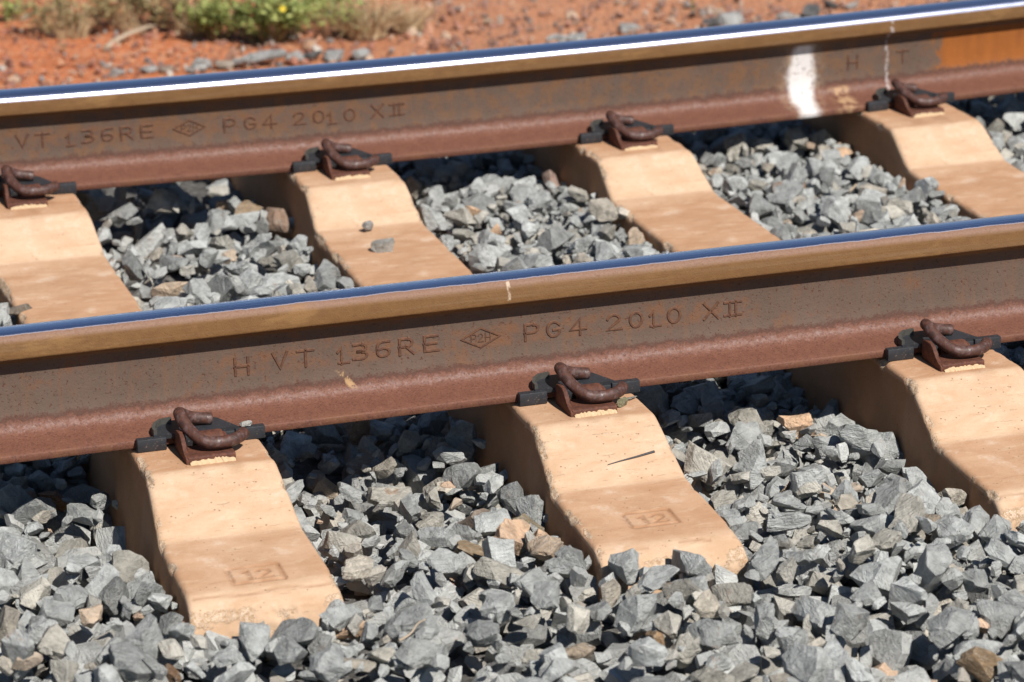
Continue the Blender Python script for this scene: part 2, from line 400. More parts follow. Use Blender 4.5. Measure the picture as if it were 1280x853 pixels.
def make_rail(far):
    xs = np.arange(-4.2, 5.2, .04)
    n = len(PROF); v = []; f = []
    for x in xs:
        b = bow(x) if far else 0
        for y, z in PROF: v.append((x, y+b, z))
    for i in range(len(xs)-1):
        for j in range(n):
            a = i*n+j; b = i*n+(j+1) % n
            f.append((a, a+n, b+n, b))
    f.append(tuple(range(n))); f.append(tuple((len(xs)-1)*n+j for j in range(n))[::-1])
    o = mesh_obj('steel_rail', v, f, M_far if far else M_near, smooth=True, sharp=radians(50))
    bm = bmesh.new(); bm.from_mesh(o.data); bmesh.ops.recalc_face_normals(bm, faces=bm.faces); bm.to_mesh(o.data); bm.free()
    o.location = (0, G if far else 0, 0); o.rotation_euler = (.025 if far else -.025, 0, 0)
    return o
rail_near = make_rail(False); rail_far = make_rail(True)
tag(rail_near, 'nearer rusty steel rail with raised lettering, its blue worn strip narrow', 'rail')
tag(rail_far, 'farther rusty steel rail with white paint spill and orange rust patch', 'rail')

# rolled letters, strokes in a cell one unit high
def arc(cx, cy, rx, ry, a0, a1, n=9):
    return [(cx+rx*cos(radians(a0+(a1-a0)*i/(n-1))), cy+ry*sin(radians(a0+(a1-a0)*i/(n-1)))) for i in range(n)]
GL = {
 'H': [[(0, 0), (0, 1)], [(.8, 0), (.8, 1)], [(0, .5), (.8, .5)]],
 'V': [[(0, 1), (.42, 0), (.84, 1)]],
 'T': [[(0, 1), (.9, 1)], [(.45, 1), (.45, 0)]],
 '1': [[(.25, .78), (.42, 1), (.42, 0)], [(.3, 0), (.85, 0)]],
 '3': [[(.05, .98), (.5, 1)]+arc(.5, .75, .28, .25, 90, -90, 7)+[(.3, .5)], [(.3, .5), (.5, .5)]+arc(.5, .25, .33, .25, 90, -90, 7)+[(.02, .02)]],
 '6': [[(.75, 1)]+arc(.4, .6, .38, .4, 90, 180, 6)+[(.02, .3)]+arc(.4, .28, .38, .28, 180, 450, 12)+[(.1, .48)]],
 'R': [[(0, 0), (0, 1), (.5, 1)]+arc(.5, .74, .3, .26, 90, -90, 7)+[(0, .48)], [(.4, .48), (.85, 0)]],
 'E': [[(.8, 1), (0, 1), (0, 0), (.85, 0)], [(0, .5), (.7, .5)]],
 'P': [[(0, 0), (0, 1), (.5, 1)]+arc(.5, .72, .33, .28, 90, -90, 7)+[(0, .44)]],
 'G': [arc(.43, .5, .43, .5, 40, 320, 12)+[(.82, .45), (.45, .45)]],
 '4': [[(.6, 0), (.6, 1), (0, .3), (.95, .3)]],
 '2': [arc(.42, .7, .38, .3, 165, -25, 8)+[(0, 0), (.88, 0)]],
 '0': [arc(.42, .5, .40, .5, 90, 450, 15)],
 'X': [[(0, 0), (.85, 1)], [(.85, 0), (0, 1)]],
 'II': [[(0, .95), (1, .95)], [(0, .05), (1, .05)], [(.3, .95), (.3, .05)], [(.7, .95), (.7, .05)]],
}
def stroke(bm, pts, wd, h, taper=.55, base=-.0012):
    """raised bead along a 2-D polyline (x, z), standing off towards -y"""
    P = [Vector((p[0], p[1])) for p in pts]
    closed = (P[0]-P[-1]).length < 1e-5
    if closed: P = P[:-1]
    n = len(P); rows = []
    if not closed:
        d0 = (P[0]-P[1]).normalized()*wd*.42; d1 = (P[-1]-P[-2]).normalized()*wd*.42
        P[0] = P[0]+d0; P[-1] = P[-1]+d1
    for i in range(n):
        if closed: t0 = P[i]-P[i-1]; t1 = P[(i+1) % n]-P[i]
        else:
            t1 = P[min(i+1, n-1)]-P[max(i, 0)] if i < n-1 else P[i]-P[i-1]
            t0 = P[i]-P[i-1] if i > 0 else t1
        t0.normalize(); t1.normalize()
        n0 = Vector((-t0.y, t0.x)); n1 = Vector((-t1.y, t1.x)); m = n0+n1
        if m.length < .2: m = n0
        m.normalize(); k = min(1.7, 1/max(.35, m.dot(n0)))
        row = []
        for s, q in ((-.5, 0), (-.5*taper, 1), (.5*taper, 1), (.5, 0)):
            p = P[i]+m*k*s*wd
            row.append(bm.verts.new((p.x, -h if q else -base, p.y)))
        rows.append(row)
    rg = range(n) if closed else range(n-1)
    for i in rg:
        a, b = rows[i], rows[(i+1) % n]
        for j in range(3): bm.faces.new((a[j], b[j], b[j+1], a[j+1]))
    if not closed: bm.faces.new(rows[0]); bm.faces.new(rows[-1][::-1])
GH = .0235; GW = .0235
def letter(rail, far, ch, x, z, name='raised_letter', s=1.0, wx=1.0):
    bm = bmesh.new()
    wmax = max(p[0] for st in GL[ch] for p in st); wmin = min(p[0] for st in GL[ch] for p in st)
    for st in GL[ch]:
        stroke(bm, [((p[0]-(wmax+wmin)/2)*GW*s*wx, (p[1]-.5)*GH*s) for p in st], .0070*s, .0016, .40)
    o = bm_obj(name, bm, M_letter, rail, smooth=True, sharp=radians(35))
    b = bow(x) if far else 0
    o.location = (x, b-.0088, z)
    if far: o.rotation_euler = (0, 0, math.atan((bow(x+.01)-bow(x-.01))/.02))
    return o
def diamond(rail, far, x, z):
    bm = bmesh.new()
    stroke(bm, [(-.031, 0), (0, .0155), (.031, 0), (0, -.0155), (-.031, 0)], .0042, .0015)
    for ch, dx in (('P', -.0115), ('2', 0), ('H', .0115)):
        wm = max(p[0] for st in GL[ch] for p in st)
        for st in GL[ch]: stroke(bm, [((p[0]-wm/2)*.0095+dx, (p[1]-.5)*.0125) for p in st], .0025, .0011)
    o = bm_obj('raised_emblem', bm, M_letter, rail, smooth=True, sharp=radians(35))
    o.location = (x, (bow(x) if far else 0)-.0088, z)
    if far: o.rotation_euler = (0, 0, math.atan((bow(x+.01)-bow(x-.01))/.02))
ZL = .0897
for ch, x, dz in (('H', 1.6347, -.0015), ('V', 1.6949, 0), ('T', 1.7351, 0), ('1', 1.7946, -.003), ('3', 1.8220, 0), ('6', 1.8583, 0), ('R', 1.8954, 0), ('E', 1.9353, 0),
                  ('P', 2.0984, 0), ('G', 2.1344, 0), ('4', 2.1746, 0), ('2', 2.2343, 0), ('0', 2.2708, 0), ('1', 2.3028, -.002), ('0', 2.3343, 0), ('X', 2.3968, 0), ('II', 2.4334, 0)):
    letter(rail_near, False, ch, x-OX, ZL+dz, wx=1.08)
diamond(rail_near, False, 2.0155-OX, ZL)
for ch, x, dz in (('V', 1.5699, 0), ('T', 1.6084, 0), ('1', 1.6619, -.004), ('3', 1.6949, 0), ('6', 1.7321, 0), ('R', 1.7694, 0), ('E', 1.8084, 0),
                  ('P', 1.9697, -.001), ('G', 2.0102, -.001), ('4', 2.0485, -.001), ('2', 2.1077, 0), ('0', 2.1463, 0), ('1', 2.1730, -.005), ('0', 2.2082, -.002), ('X', 2.2642, 0), ('II', 2.3032, 0), ('H', 3.276, 0), ('T', 3.3898, 0)):
    letter(rail_far, True, ch, x-OX, .0868+dz, wx=1.08)
diamond(rail_far, True, 1.8909-OX, .0868)

# ------------------------------------------------------------------ concrete sleepers
def sleeper_profile(end_shift):
    """stations (y, h) from the near end over the top to the far end"""
    e = end_shift
    near = [(-.548+e, -.235), (-.541+e, -.160), (-.535+e, -.126), (-.530+e, -.110), (-.5265+e, -.1020), (-.522+e, -.0968), (-.516+e, -.0928), (-.506+e, -.0868), (-.499+e, -.0836), (-.494+e, -.0815),
            (-.488+e, -.0800), (-.478+e, -.0785), (-.44, -.0755), (-.40, -.0735), (-.34, -.0700), (-.3060, -.0682), (-.2990, -.0660), (-.2935, -.0622), (-.25, -.0375),
            (-.21, -.0150), (-.1940, -.0062), (-.1880, -.0036), (-.1810, -.0025), (-.10, -.0020), (.0, -.0020), (.20, -.0022), (.216, -.0026), (.223, -.0040), (.229, -.0066), (.245, -.0152),
            (.28, -.0345), (.3150, -.0540), (.3210, -.0572), (.3280, -.0588), (.38, -.0622), (.755, -.0660)]
    far = [(G-y, h) for y, h in near[::-1][1:]]
    return np.array(near+far)
DIG = {'1': [[(.18, .8), (.45, 1), (.45, 0)]], '2': [arc(.42, .7, .38, .3, 165, -25, 8)+[(0, .03), (.86, .03)]]}
def seg_dist(X, Y, pts):
    D = np.full(X.shape, 9.)
    for (x0, y0), (x1, y1) in zip(pts[:-1], pts[1:]):
        dx, dy = x1-x0, y1-y0; L = dx*dx+dy*dy+1e-12
        t = np.clip(((X-x0)*dx+(Y-y0)*dy)/L, 0, 1)
        D = np.minimum(D, np.hypot(X-x0-t*dx, Y-y0-t*dy))
    return D
def make_sleeper(seed, end_shift, plate, loc, rz, creases=()):
    pr = sleeper_profile(end_shift)
    # arc length resampling, dense where the camera sees wear and lettering
    seg = np.hypot(np.diff(pr[:, 0]), np.diff(pr[:, 1])); s = np.r_[0, np.cumsum(seg)]
    ss = [0.]
    while ss[-1] < s[-1]-.002:
        y = np.interp(ss[-1], s, pr[:, 0])
        st = .0042
        if plate and plate[1]-.004 < y < plate[3]+.004: st = .0016
        elif y > 1.42: st = .03
        ss.append(min(s[-1], ss[-1]+st))
    ss = np.array(ss); Y = np.interp(ss, s, pr[:, 0]); Hh = np.interp(ss, s, pr[:, 1])
    k = np.exp(-.5*(np.arange(-2, 3)/.7)**2); k /= k.sum()
    inn = slice(2, -2)
    Ys = np.convolve(Y, k, 'same'); Hs = np.convolve(Hh, k, 'same'); Y[inn] = Ys[inn]; Hh[inn] = Hs[inn]
    r = .0095
    nt = 118 if plate else 60
    # across: side, corner arc, top, mirrored; coordinates (u in [-1,1] blend, inset, drop)
    side = np.array([1, .75, .5, .32, .2, .11, .05, .015])
    ca = np.radians(np.linspace(0, 90, 6))
    top = np.linspace(-1, 1, nt)
    ns = len(Y); rows = []
    for i in range(ns):
        y, h = Y[i], Hh[i]
        wt = .0982-.135*(h+.002)
        ed = min(y-Y[0], Y[-1]-y)
        rc = .02
        de = y-(Y[0]+.0)
        for dd in (y-Y[0], Y[-1]-y):
            if dd < rc: wt -= (rc-math.sqrt(max(0, rc*rc-(rc-dd)**2)))*.6
        zb = -.235; dep = max(.0, (h-r)-zb)
        L = [(-(wt+.135*dep*q), h-r-dep*q, 1.0) for q in side]
        L += [(-(wt-r+r*cos(a)), h-r+r*sin(a), .0) for a in ca]
        T = [(t*(wt-r), h, 0.) for t in top[1:-1]]
        R_ = [(-a, b, c) for a, b, c in L[::-1]]
        rows.append(L+T+R_)
    A = np.array(rows)                      # ns, m, 3
    Xc, Zc, Sd = A[..., 0].copy(), A[..., 1].copy(), A[..., 2]
    m = A.shape[1]; Yc = np.repeat(Y[:, None], m, 1).copy()
    # gentle lumps on every face
    nl = fnoise(Xc*14+seed*7.3, Yc*14+seed*3.1, seed % 6)-.47
    topm = 1-Sd
    Zc += nl*.0013*topm; Xc += np.sign(Xc)*(fnoise(Yc*18+seed, Zc*18, 2)-.47)*.0018*Sd
    # chipped arrises
    wt_ = .0982-.135*(Hh+.002)
    prox = np.exp(-((np.abs(Xc)-(wt_[:, None]-.002))/.008)**2)*np.exp(-np.clip(Hh[:, None]-.004-Zc, 0, 1)/.010)
    sgn = np.where(Xc < 0, 0., 57.)
    n1 = fnoise(Yc*26+sgn+seed*11, Xc*22+Zc*40, (seed+1) % 6); n2 = fnoise(Yc*110+sgn+seed*5, Xc*95+Zc*110, (seed+2) % 6)
    chip = np.clip((n1-.49)*6, 0, 1)*prox*np.where(Xc < 0, 1, .45)
    d = chip*(.0025+.006*np.clip(n2-.3, 0, 1))
    Xc -= np.sign(Xc)*d*.9; Zc -= d*1.0
    # broken near end
    endp = np.exp(-((Yc-(Y[0]+.015))/.013)**2)
    e1 = fnoise(Xc*40+seed*3, Zc*60+seed, (seed+3) % 6)
    echip = np.clip((e1-.42)*5, 0, 1)*endp
    Yc += echip*.007*np.clip(n2, 0, 1); Zc -= echip*.003*topm
    wear = np.clip(prox*.22+chip*1.1+echip*.6+np.clip((-.086-Zc)/.012, 0, 1)*np.clip((fnoise(Xc*22+seed*2, Zc*30, 4)-.36)*5, 0, 1)*np.exp(-np.clip(Yc-(Y[0]+.03), 0, 1)/.01)*.55, 0, 1)
    # hair crack across the near shoulder of the end
    ck = -.497+end_shift
    cl = np.abs(Yc-ck-.0025*np.sin(Xc*60)-.004*(fnoise(Xc*30+seed, Yc*0, 1)-.5))
    Zc -= np.clip(1-cl/.0028, 0, 1)*.0016*topm*(fnoise(Xc*25+seed*4, Yc*2, 3) > .42)
    for cy, ph in creases:
        c1 = np.abs(Yc-cy-.006*(fnoise(Xc*16+ph, Xc*0+ph, 2)-.5)-.03*Xc)
        kk = np.clip(1-c1/.0032, 0, 1)*topm*(fnoise(Xc*34+ph, Yc*3, 4) > .38)
        Zc += kk*.0011*(fnoise(Xc*180, Yc*180, 1)-.25); wear = np.maximum(wear, kk*.62)
    if plate:
        x0, y0, x1, y1 = plate
        on = topm*(np.abs(Xc) < .09)*.95
        box = [(x0, y0), (x1, y0), (x1, y1), (x0, y1), (x0, y0)]
        dd = seg_dist(Xc, Yc, box)
        inb = (Xc > x0) & (Xc < x1) & (Yc > y0) & (Yc < y1)
        Zc -= np.clip((.0030-dd)/.0016, 0, 1)*.0020*on
        gh = (y1-y0)*.56; gy0 = y0+(y1-y0)*.2
        dg = np.full(Xc.shape, 9.)
        for ch, gx0 in (('1', x0+(x1-x0)*.22), ('2', x0+(x1-x0)*.52)):
            for st in DIG[ch]: dg = np.minimum(dg, seg_dist(Xc, Yc, [(gx0+p[0]*gh*.80, gy0+p[1]*gh) for p in st]))
        Zc -= np.clip((.0036-dg)/.0014, 0, 1)*.0016*on
    grime = np.zeros(Xc.shape)
    if plate: grime = topm*np.clip((.0062-np.minimum(dd, dg))/.004, 0, 1)*(.35+.65*np.clip(fnoise(Xc*60, Yc*60, 2)*2-.45, 0, 1))
    grime = np.maximum(grime, np.clip(1-cl/.0035, 0, 1)*topm*(fnoise(Xc*25+seed*4, Yc*2, 3) > .42)*.8)
    for ys in (-.168, G-.180):
        # rust washed down from the cast shoulder
        st = np.exp(-(np.clip(np.abs(Xc-.003)-.034, 0, 1)/.012)**2)*np.exp(-np.clip(ys-Yc, 0, 1)/.028)*(Yc < ys+.09)*np.exp(-np.clip(Yc-ys-.05, 0, 1)/.02)
        grime = np.maximum(grime, topm*st*np.clip(fnoise(Xc*55, Yc*16+seed, 3)*2.2-.55, 0, 1)*.8)
    v = np.stack([Xc, Yc, Zc], -1).reshape(-1, 3)
    idx = np.arange(ns*m).reshape(ns, m)
    q = np.stack([idx[:-1, :-1], idx[:-1, 1:], idx[1:, 1:], idx[1:, :-1]], -1).reshape(-1, 4)
    me = bpy.data.meshes.new('concrete_sleeper')
    me.vertices.add(len(v)); me.vertices.foreach_set('co', v.astype('f4').ravel())
    me.loops.add(q.size); me.loops.foreach_set('vertex_index', q.astype('i4').ravel())
    me.polygons.add(len(q)); me.polygons.foreach_set('loop_start', (np.arange(len(q))*4).astype('i4'))
    me.update(calc_edges=True)
    dh = np.gradient(Hh, Y+np.arange(ns)*1e-9)
    flat = np.clip(1-np.abs(dh)/.22, 0, 1)
    # dust gathers in the two valleys and on the level parts
    dust = np.repeat(np.clip(flat*1.0, 0, 1)[:, None], m, 1)*np.clip(.25+1.5*fnoise(Xc*5+seed, Yc*9+seed, 1), .45, 1)
    for nm, arr in (('wear', wear), ('dust', dust), ('side', Sd), ('grime', grime)):
        a = me.attributes.new(nm, 'FLOAT', 'POINT'); a.data.foreach_set('value', arr.astype('f4').ravel())
    me.materials.append(M_conc); me.shade_smooth()
    o = bpy.data.objects.new('concrete_sleeper', me); C.objects.link(o)
    o.location = loc; o.rotation_euler = (0, 0, rz)
    return o
XC_N = [1.5089, 2.1080, 2.7222, 3.3306]
XC_F = [1.5201, 2.1319, 2.7114, 3.3306]
PL = [(-.0345, -.4706, .0395, -.4210), (-.0325, -.4620, .0390, -.4108), None, None]
SL_LABEL = ['leftmost cream concrete sleeper, its near end stamped 12',
            'middle cream concrete sleeper stamped 12 with a dark sliver on its slope',
            'concrete sleeper with crumbled pale left edge, cut by the right picture edge',
            'concrete sleeper at upper right below the orange rust patch']
sleepers = []
for i in range(4):
    dx = XC_F[i]-XC_N[i]; rz = -math.atan2(dx, G)
    o = make_sleeper(3+i*2, (.0, -.030, -.02, 0)[i], PL[i], (XC_N[i]+.034-OX, 0, 0), rz, ([], [(-.213, 3.1), (-.274, 8.4)], [(-.262, 5.5)], [])[i])
    tag(o, SL_LABEL[i], 'railway sleeper', 'concrete sleepers under the rails'); sleepers.append(o)

# ------------------------------------------------------------------ rail fastenings
def catmull(P, n=8):
    P = [Vector(p) for p in P]; out = []
    Q = [P[0]*2-P[1]]+P+[P[-1]*2-P[-2]]
    for i in range(1, len(Q)-2):
        for k in range(n):
            t = k/n; a, b, c, d = Q[i-1:i+3]
            out.append(.5*((2*b)+(-a+c)*t+(2*a-5*b+4*c-d)*t*t+(-a+3*b-3*c+d)*t**3))
    out.append(P[-1]); return out
def tube(bm, pts, r, sides=14, dome=.35):
    n = len(pts); T = [(pts[min(i+1, n-1)]-pts[max(i-1, 0)]).normalized() for i in range(n)]
    up = Vector((0, 0, 1)); N = T[0].cross(up).normalized()
    rings = []
    for i in range(n):
        N = (N-T[i]*N.dot(T[i])).normalized(); B = T[i].cross(N)
        rings.append([bm.verts.new(pts[i]+(N*cos(2*pi*j/sides)+B*sin(2*pi*j/sides))*r) for j in range(sides)])
    for a, b in zip(rings[:-1], rings[1:]):
        for j in range(sides): bm.faces.new((a[j], a[(j+1) % sides], b[(j+1) % sides], b[j]))
    for ring, t, i in ((rings[0], -T[0], 0), (rings[-1], T[-1], n-1)):
        rr = [bm.verts.new(pts[i]+(v.co-pts[i])*.90+t*r*.10) for v in ring]
        for j in range(sides): bm.faces.new((ring[j], ring[(j+1) % sides], rr[(j+1) % sides], rr[j]))
        bm.faces.new(rr)
def prism(bm, poly, ax, a, b, bev=0):
    """extrude a 2-D polygon along axis ax (0 = x: poly is (y, z); 1 = y: poly is (x, z); 2 = z: poly is (x, y))"""
    mk = {0: lambda p, t: (t, p[0], p[1]), 1: lambda p, t: (p[0], t, p[1]), 2: lambda p, t: (p[0], p[1], t)}[ax]
    A = [bm.verts.new(mk(p, a)) for p in poly]; B = [bm.verts.new(mk(p, b)) for p in poly]
    fs = [bm.faces.new(A), bm.faces.new(B[::-1])]
    n = len(poly)
    for i in range(n): fs.append(bm.faces.new((A[i], B[i], B[(i+1) % n], A[(i+1) % n])))
    if bev:
        es = set(e for f_ in fs for e in f_.edges)
        bmesh.ops.bevel(bm, geom=list(es), offset=bev, segments=2, affect='EDGES', profile=.5, clamp_overlap=True)
def clip_mesh():
    P = [(.0610, -.0650, .0305), (.0460, -.0650, .0330), (.0310, -.0660, .0365), (.0190, -.0690, .0430), (.0110, -.0765, .0495), (.0085, -.0880, .0500), (.0105, -.1010, .0435),
         (.0160, -.1160, .0345), (.0245, -.1320, .0268), (.0350, -.1425, .0218), (.0480, -.1465, .0203), (.0620, -.1460, .0200), (.0760, -.1420, .0204), (.0880, -.1335, .0212),
         (.0965, -.1225, .0222)]
    bm = bmesh.new(); tube(bm, catmull(P, 6), .0094)
    return bm
def shoulder_mesh():
    bm = bmesh.new()
    wall = [(-.165, -.006), (-.1650, .0055), (-.1600, .0082), (-.1530, .0098), (-.1460, .0125), (-.1405, .0170), (-.1365, .0225), (-.1320, .0275), (-.1250, .0310), (-.1150, .0325), (-.1040, .0320), (-.0940, .0300), (-.0900, .0260), (-.0900, -.006)]
    prism(bm, wall, 0, .0000, .0070, .0018)
    wr = [(y, z*.72 if z > 0 else z) for y, z in wall]
    ledge = [(-.1655, -.006), (-.1655, .0072), (-.1620, .0092), (-.1520, .0080), (-.1400, .0076), (-.1240, .0080), (-.1180, .0110), (-.1180, -.006)]
    prism(bm, ledge, 0, .0030, .0755, .0016)
    tun = [(-.1225, -.006), (-.1190, .0095), (-.1180, .0160), (-.1150, .0215), (-.1090, .0248), (-.1000, .0255), (-.0925, .0235), (-.0890, .0180), (-.0885, -.006)]
    prism(bm, tun, 0, .0330, .0700, .0030)
    prism(bm, [(y, z*.8 if z > 0 else z) for y, z in tun], 0, .0700, .0750, .0012)
    return bm
def crust_mesh(seed):
    bm = bmesh.new(); r = np.random.default_rng(seed)
    n = 26; xs = np.linspace(.006, .074, n); up = []; lo = []; ba = []
    for i, x in enumerate(xs):
        hh = .0005+.0052*(.25+.75*r.random())*(sin(pi*i/(n-1))**.35)
        up.append(bm.verts.new((x, -.1658, hh))); lo.append(bm.verts.new((x+r.normal()*.0006, -.1668-.0012*r.random(), hh*.5))); ba.append(bm.verts.new((x, -.1700-.0025*r.random(), -.0040)))
    for i in range(n-1):
        bm.faces.new((up[i], lo[i], lo[i+1], up[i+1])); bm.faces.new((lo[i], ba[i], ba[i+1], lo[i+1]))
    return bm
def block(bm, x0, x1, y0, y1, z0, z1, bev=.0015):
    prism(bm, [(x0, z0), (x1, z0), (x1, z1), (x0, z1)], 1, y0, y1, bev)
def build_data(fn, name, mat, smooth, sharp):
    bm = fn(); bmesh.ops.recalc_face_normals(bm, faces=bm.faces)
    me = bpy.data.meshes.new(name); bm.to_mesh(me); bm.free(); me.materials.append(mat)
    if smooth: me.shade_smooth(); me.set_sharp_from_angle(angle=sharp)
    return me
def collar_mesh():
    # the insulator's body: a plate lying on the rail foot with a raised hood behind the clip
    bm = bmesh.new()
    out = [(-.030, -.0845), (-.030, -.066), (-.024, -.052), (-.012, -.0435), (.060, -.0435), (.074, -.050), (.092, -.070), (.100, -.0845)]
    def zf(y): return .0128+max(0, (.074+y))*.255
    A = [bm.verts.new((x, y, zf(y)+.0012)) for x, y in out]; B = [bm.verts.new((x, y, zf(y)+.0075)) for x, y in out]
    bm.faces.new(A[::-1]); bm.faces.new(B)
    n = len(out)
    for i in range(n): bm.faces.new((A[i], A[(i+1) % n], B[(i+1) % n], B[i]))
    block(bm, .004, .100, -.0865, -.0780, -.0015, .0150, .0015)
    return bm
def rim_mesh():
    bm = bmesh.new()
    def zf(y): return .0128+max(0, (.074+y))*.255
    # hood: raised rim round the left and back
    rim = [(-.0270, -.0800), (-.0275, -.0680), (-.0225, -.0570), (-.0130, -.0495), (.004, -.0470)]
    for (xa, ya), (xb, yb) in zip(rim[:-1], rim[1:]):
        h0 = .0150
        vs = []
        d = Vector((xb-xa, yb-ya)).normalized(); nn = Vector((-d.y, d.x))*.0026
        for (x, y) in ((xa, ya), (xb, yb)):
            for s in (-1, 1):
                for z in (zf(y)+.004, zf(y)+h0): vs.append(bm.verts.new((x+nn.x*s, y+nn.y*s, z)))
        for q in ((0, 1, 3, 2), (4, 6, 7, 5), (0, 4, 5, 1), (2, 3, 7, 6), (1, 5, 7, 3), (0, 2, 6, 4)): bm.faces.new([vs[k] for k in q])
    return bm
def ear_mesh(x0, x1, y0, y1, z1):
    def fn():
        bm = bmesh.new(); block(bm, x0, x1, y0, y1, -.0015, z1, .0018); return bm
    return fn
ME_clip = build_data(clip_mesh, 'spring_clip', M_clip, True, radians(60))
ME_shoulder = build_data(shoulder_mesh, 'cast_shoulder', M_shoulder, True, radians(32))
ME_collar = build_data(collar_mesh, 'collar', M_plastic, True, radians(30))
ME_rim = build_data(rim_mesh, 'hood_rim', M_pad, True, radians(30))
ME_ear_l = build_data(ear_mesh(-.0575, -.0125, -.0905, -.0768, .0185), 'side_block', M_plastic, True, radians(35))
ME_ear_r = build_data(ear_mesh(.0930, .1390, -.0905, -.0768, .0185), 'side_block', M_plastic, True, radians(35))
# under-rail pad: thin sheet, and two ears that poke out past the insulator
def place_fastening(i, far, where):
    xc = (XC_F if far else XC_N)[i]-OX
    yb = G+bow(xc+.04) if far else 0.
    rz = math.atan((bow(xc+.05)-bow(xc-.05))/.1) if far else 0
    s = sleepers[i]
    mw = Matrix.Translation((xc, yb, 0)) @ Matrix.Rotation(rz, 4, 'Z')
    inv = (Matrix.Translation(s.location) @ Matrix.Rotation(s.rotation_euler.z, 4, 'Z')).inverted()
    sh = bpy.data.objects.new('cast_shoulder', ME_shoulder); C.objects.link(sh); sh.parent = s; sh.matrix_local = inv @ mw
    cr = bm_obj('cement_crust', crust_mesh(40+i+10*far), M_mortar, sh)
    cl = bpy.data.objects.new('spring_clip', ME_clip); C.objects.link(cl); cl.location = (xc, yb, .0004); cl.rotation_euler = (random.uniform(-.02, .02), 0, rz+random.uniform(-.03, .03))
    tag(cl, 'rusty bent spring clip holding '+where, 'rail clip', 'rusty spring clips holding the rails')
    ins = empty('rail_insulator', (xc, yb, 0), rz)
    tag(ins, 'black plastic insulator under the clip holding '+where, 'insulator', 'black plastic insulators beside the rail foot')
    for nm, me in (('collar', ME_collar), ('hood_rim', ME_rim), ('side_block', ME_ear_l), ('side_block', ME_ear_r)):
        p = bpy.data.objects.new(nm, me); C.objects.link(p); p.parent = ins
    return cl
W_N = ['the near rail on the leftmost sleeper', 'the near rail on the middle sleeper', 'the near rail at the right picture edge']
W_F = ['the far rail at the left picture edge', 'the far rail above the two loose stones', 'the far rail left of the white paint', 'the far rail below the orange rust patch']
for i in range(3): place_fastening(i, False, W_N[i])
for i in range(4): place_fastening(i, True, W_F[i])

# ------------------------------------------------------------------ crushed rock
NSH = 60
def rock_bm(seed):
    """a crushed stone: a box-ish blank knocked into shape by random fracture planes"""
    r = np.random.default_rng(1000+seed)
    bm = bmesh.new(); bmesh.ops.create_cube(bm, size=2.0)
    dims = np.array([1.0, r.uniform(.52, .95), r.uniform(.36, .76)])
    n = int(r.integers(8, 13))
    for i in range(n):
        v = r.normal(size=3); v /= np.linalg.norm(v)
        d = r.uniform(.56, 1.05)
        g = bm.verts[:]+bm.edges[:]+bm.faces[:]
        bmesh.ops.bisect_plane(bm, geom=g, plane_co=Vector(v*d), plane_no=Vector(v), clear_outer=True, dist=1e-5)
        ed = [e for e in bm.edges if e.is_boundary]
        if ed: bmesh.ops.holes_fill(bm, edges=ed, sides=0)
    bmesh.ops.remove_doubles(bm, verts=bm.verts, dist=.06)
    co = np.array([v.co[:] for v in bm.verts])*dims
    sh = r.uniform(-.32, .32, size=2)
    co[:, 0] += sh[0]*co[:, 2]; co[:, 1] += sh[1]*co[:, 0]*.6
    co -= (co.max(0)+co.min(0))/2
    co /= max(np.ptp(co, axis=0))
    bm.free()
    bm = bmesh.new()
    vs = [bm.verts.new(c) for c in co]
    bmesh.ops.convex_hull(bm, input=vs)
    bmesh.ops.delete(bm, geom=[v for v in bm.verts if not v.link_faces], context='VERTS')
    bmesh.ops.dissolve_limit(bm, angle_limit=.05, verts=bm.verts, edges=bm.edges)
    return bm
def rock_arrays(seed, fine=False):
    bm = rock_bm(seed); r = np.random.default_rng(500+seed)
    bmesh.ops.bevel(bm, geom=bm.edges[:], offset=.016, segments=1, affect='EDGES', profile=.6, clamp_overlap=True)
    bmesh.ops.triangulate(bm, faces=bm.faces[:], quad_method='BEAUTY', ngon_method='BEAUTY')
    bmesh.ops.subdivide_edges(bm, edges=[e for e in bm.edges if e.calc_length() > (.13 if fine else .30)], cuts=1)
    bmesh.ops.triangulate(bm, faces=bm.faces[:])
    bmesh.ops.remove_doubles(bm, verts=bm.verts, dist=.004)
    co = np.array([v.co[:] for v in bm.verts])
    k = seed % 6
    d = (fnoise(co[:, 0]*4.5+seed*3.7, co[:, 1]*4.5+co[:, 2]*3.3, k)-.47)*.15+(fnoise(co[:, 0]*11+seed, co[:, 2]*11+co[:, 1]*8, k+1)-.47)*.09
    nr = co/np.linalg.norm(co, axis=1, keepdims=True)
    co = co+nr*d[:, None]
    tr = np.array([[v.index for v in f_.verts] for f_ in bm.faces]); bm.free()
    return co, tr
SHAPES = [rock_arrays(k) for k in range(NSH)]
SHAPES_F = [rock_arrays(k, True) for k in range(NSH)]
SHAPES_S = []
for k in range(NSH):
    bm = rock_bm(k); bmesh.ops.triangulate(bm, faces=bm.faces[:])
    SHAPES_S.append((np.array([v.co[:] for v in bm.verts]), np.array([[v.index for v in f_.verts] for f_ in bm.faces]))); bm.free()
def quat_mat(q):
    q = q/np.linalg.norm(q); w_, x, y, z = q
    return np.array([[1-2*(y*y+z*z), 2*(x*y-z*w_), 2*(x*z+y*w_)], [2*(x*y+z*w_), 1-2*(x*x+z*z), 2*(y*z-x*w_)], [2*(x*z-y*w_), 2*(y*z+x*w_), 1-2*(x*x+y*y)]])
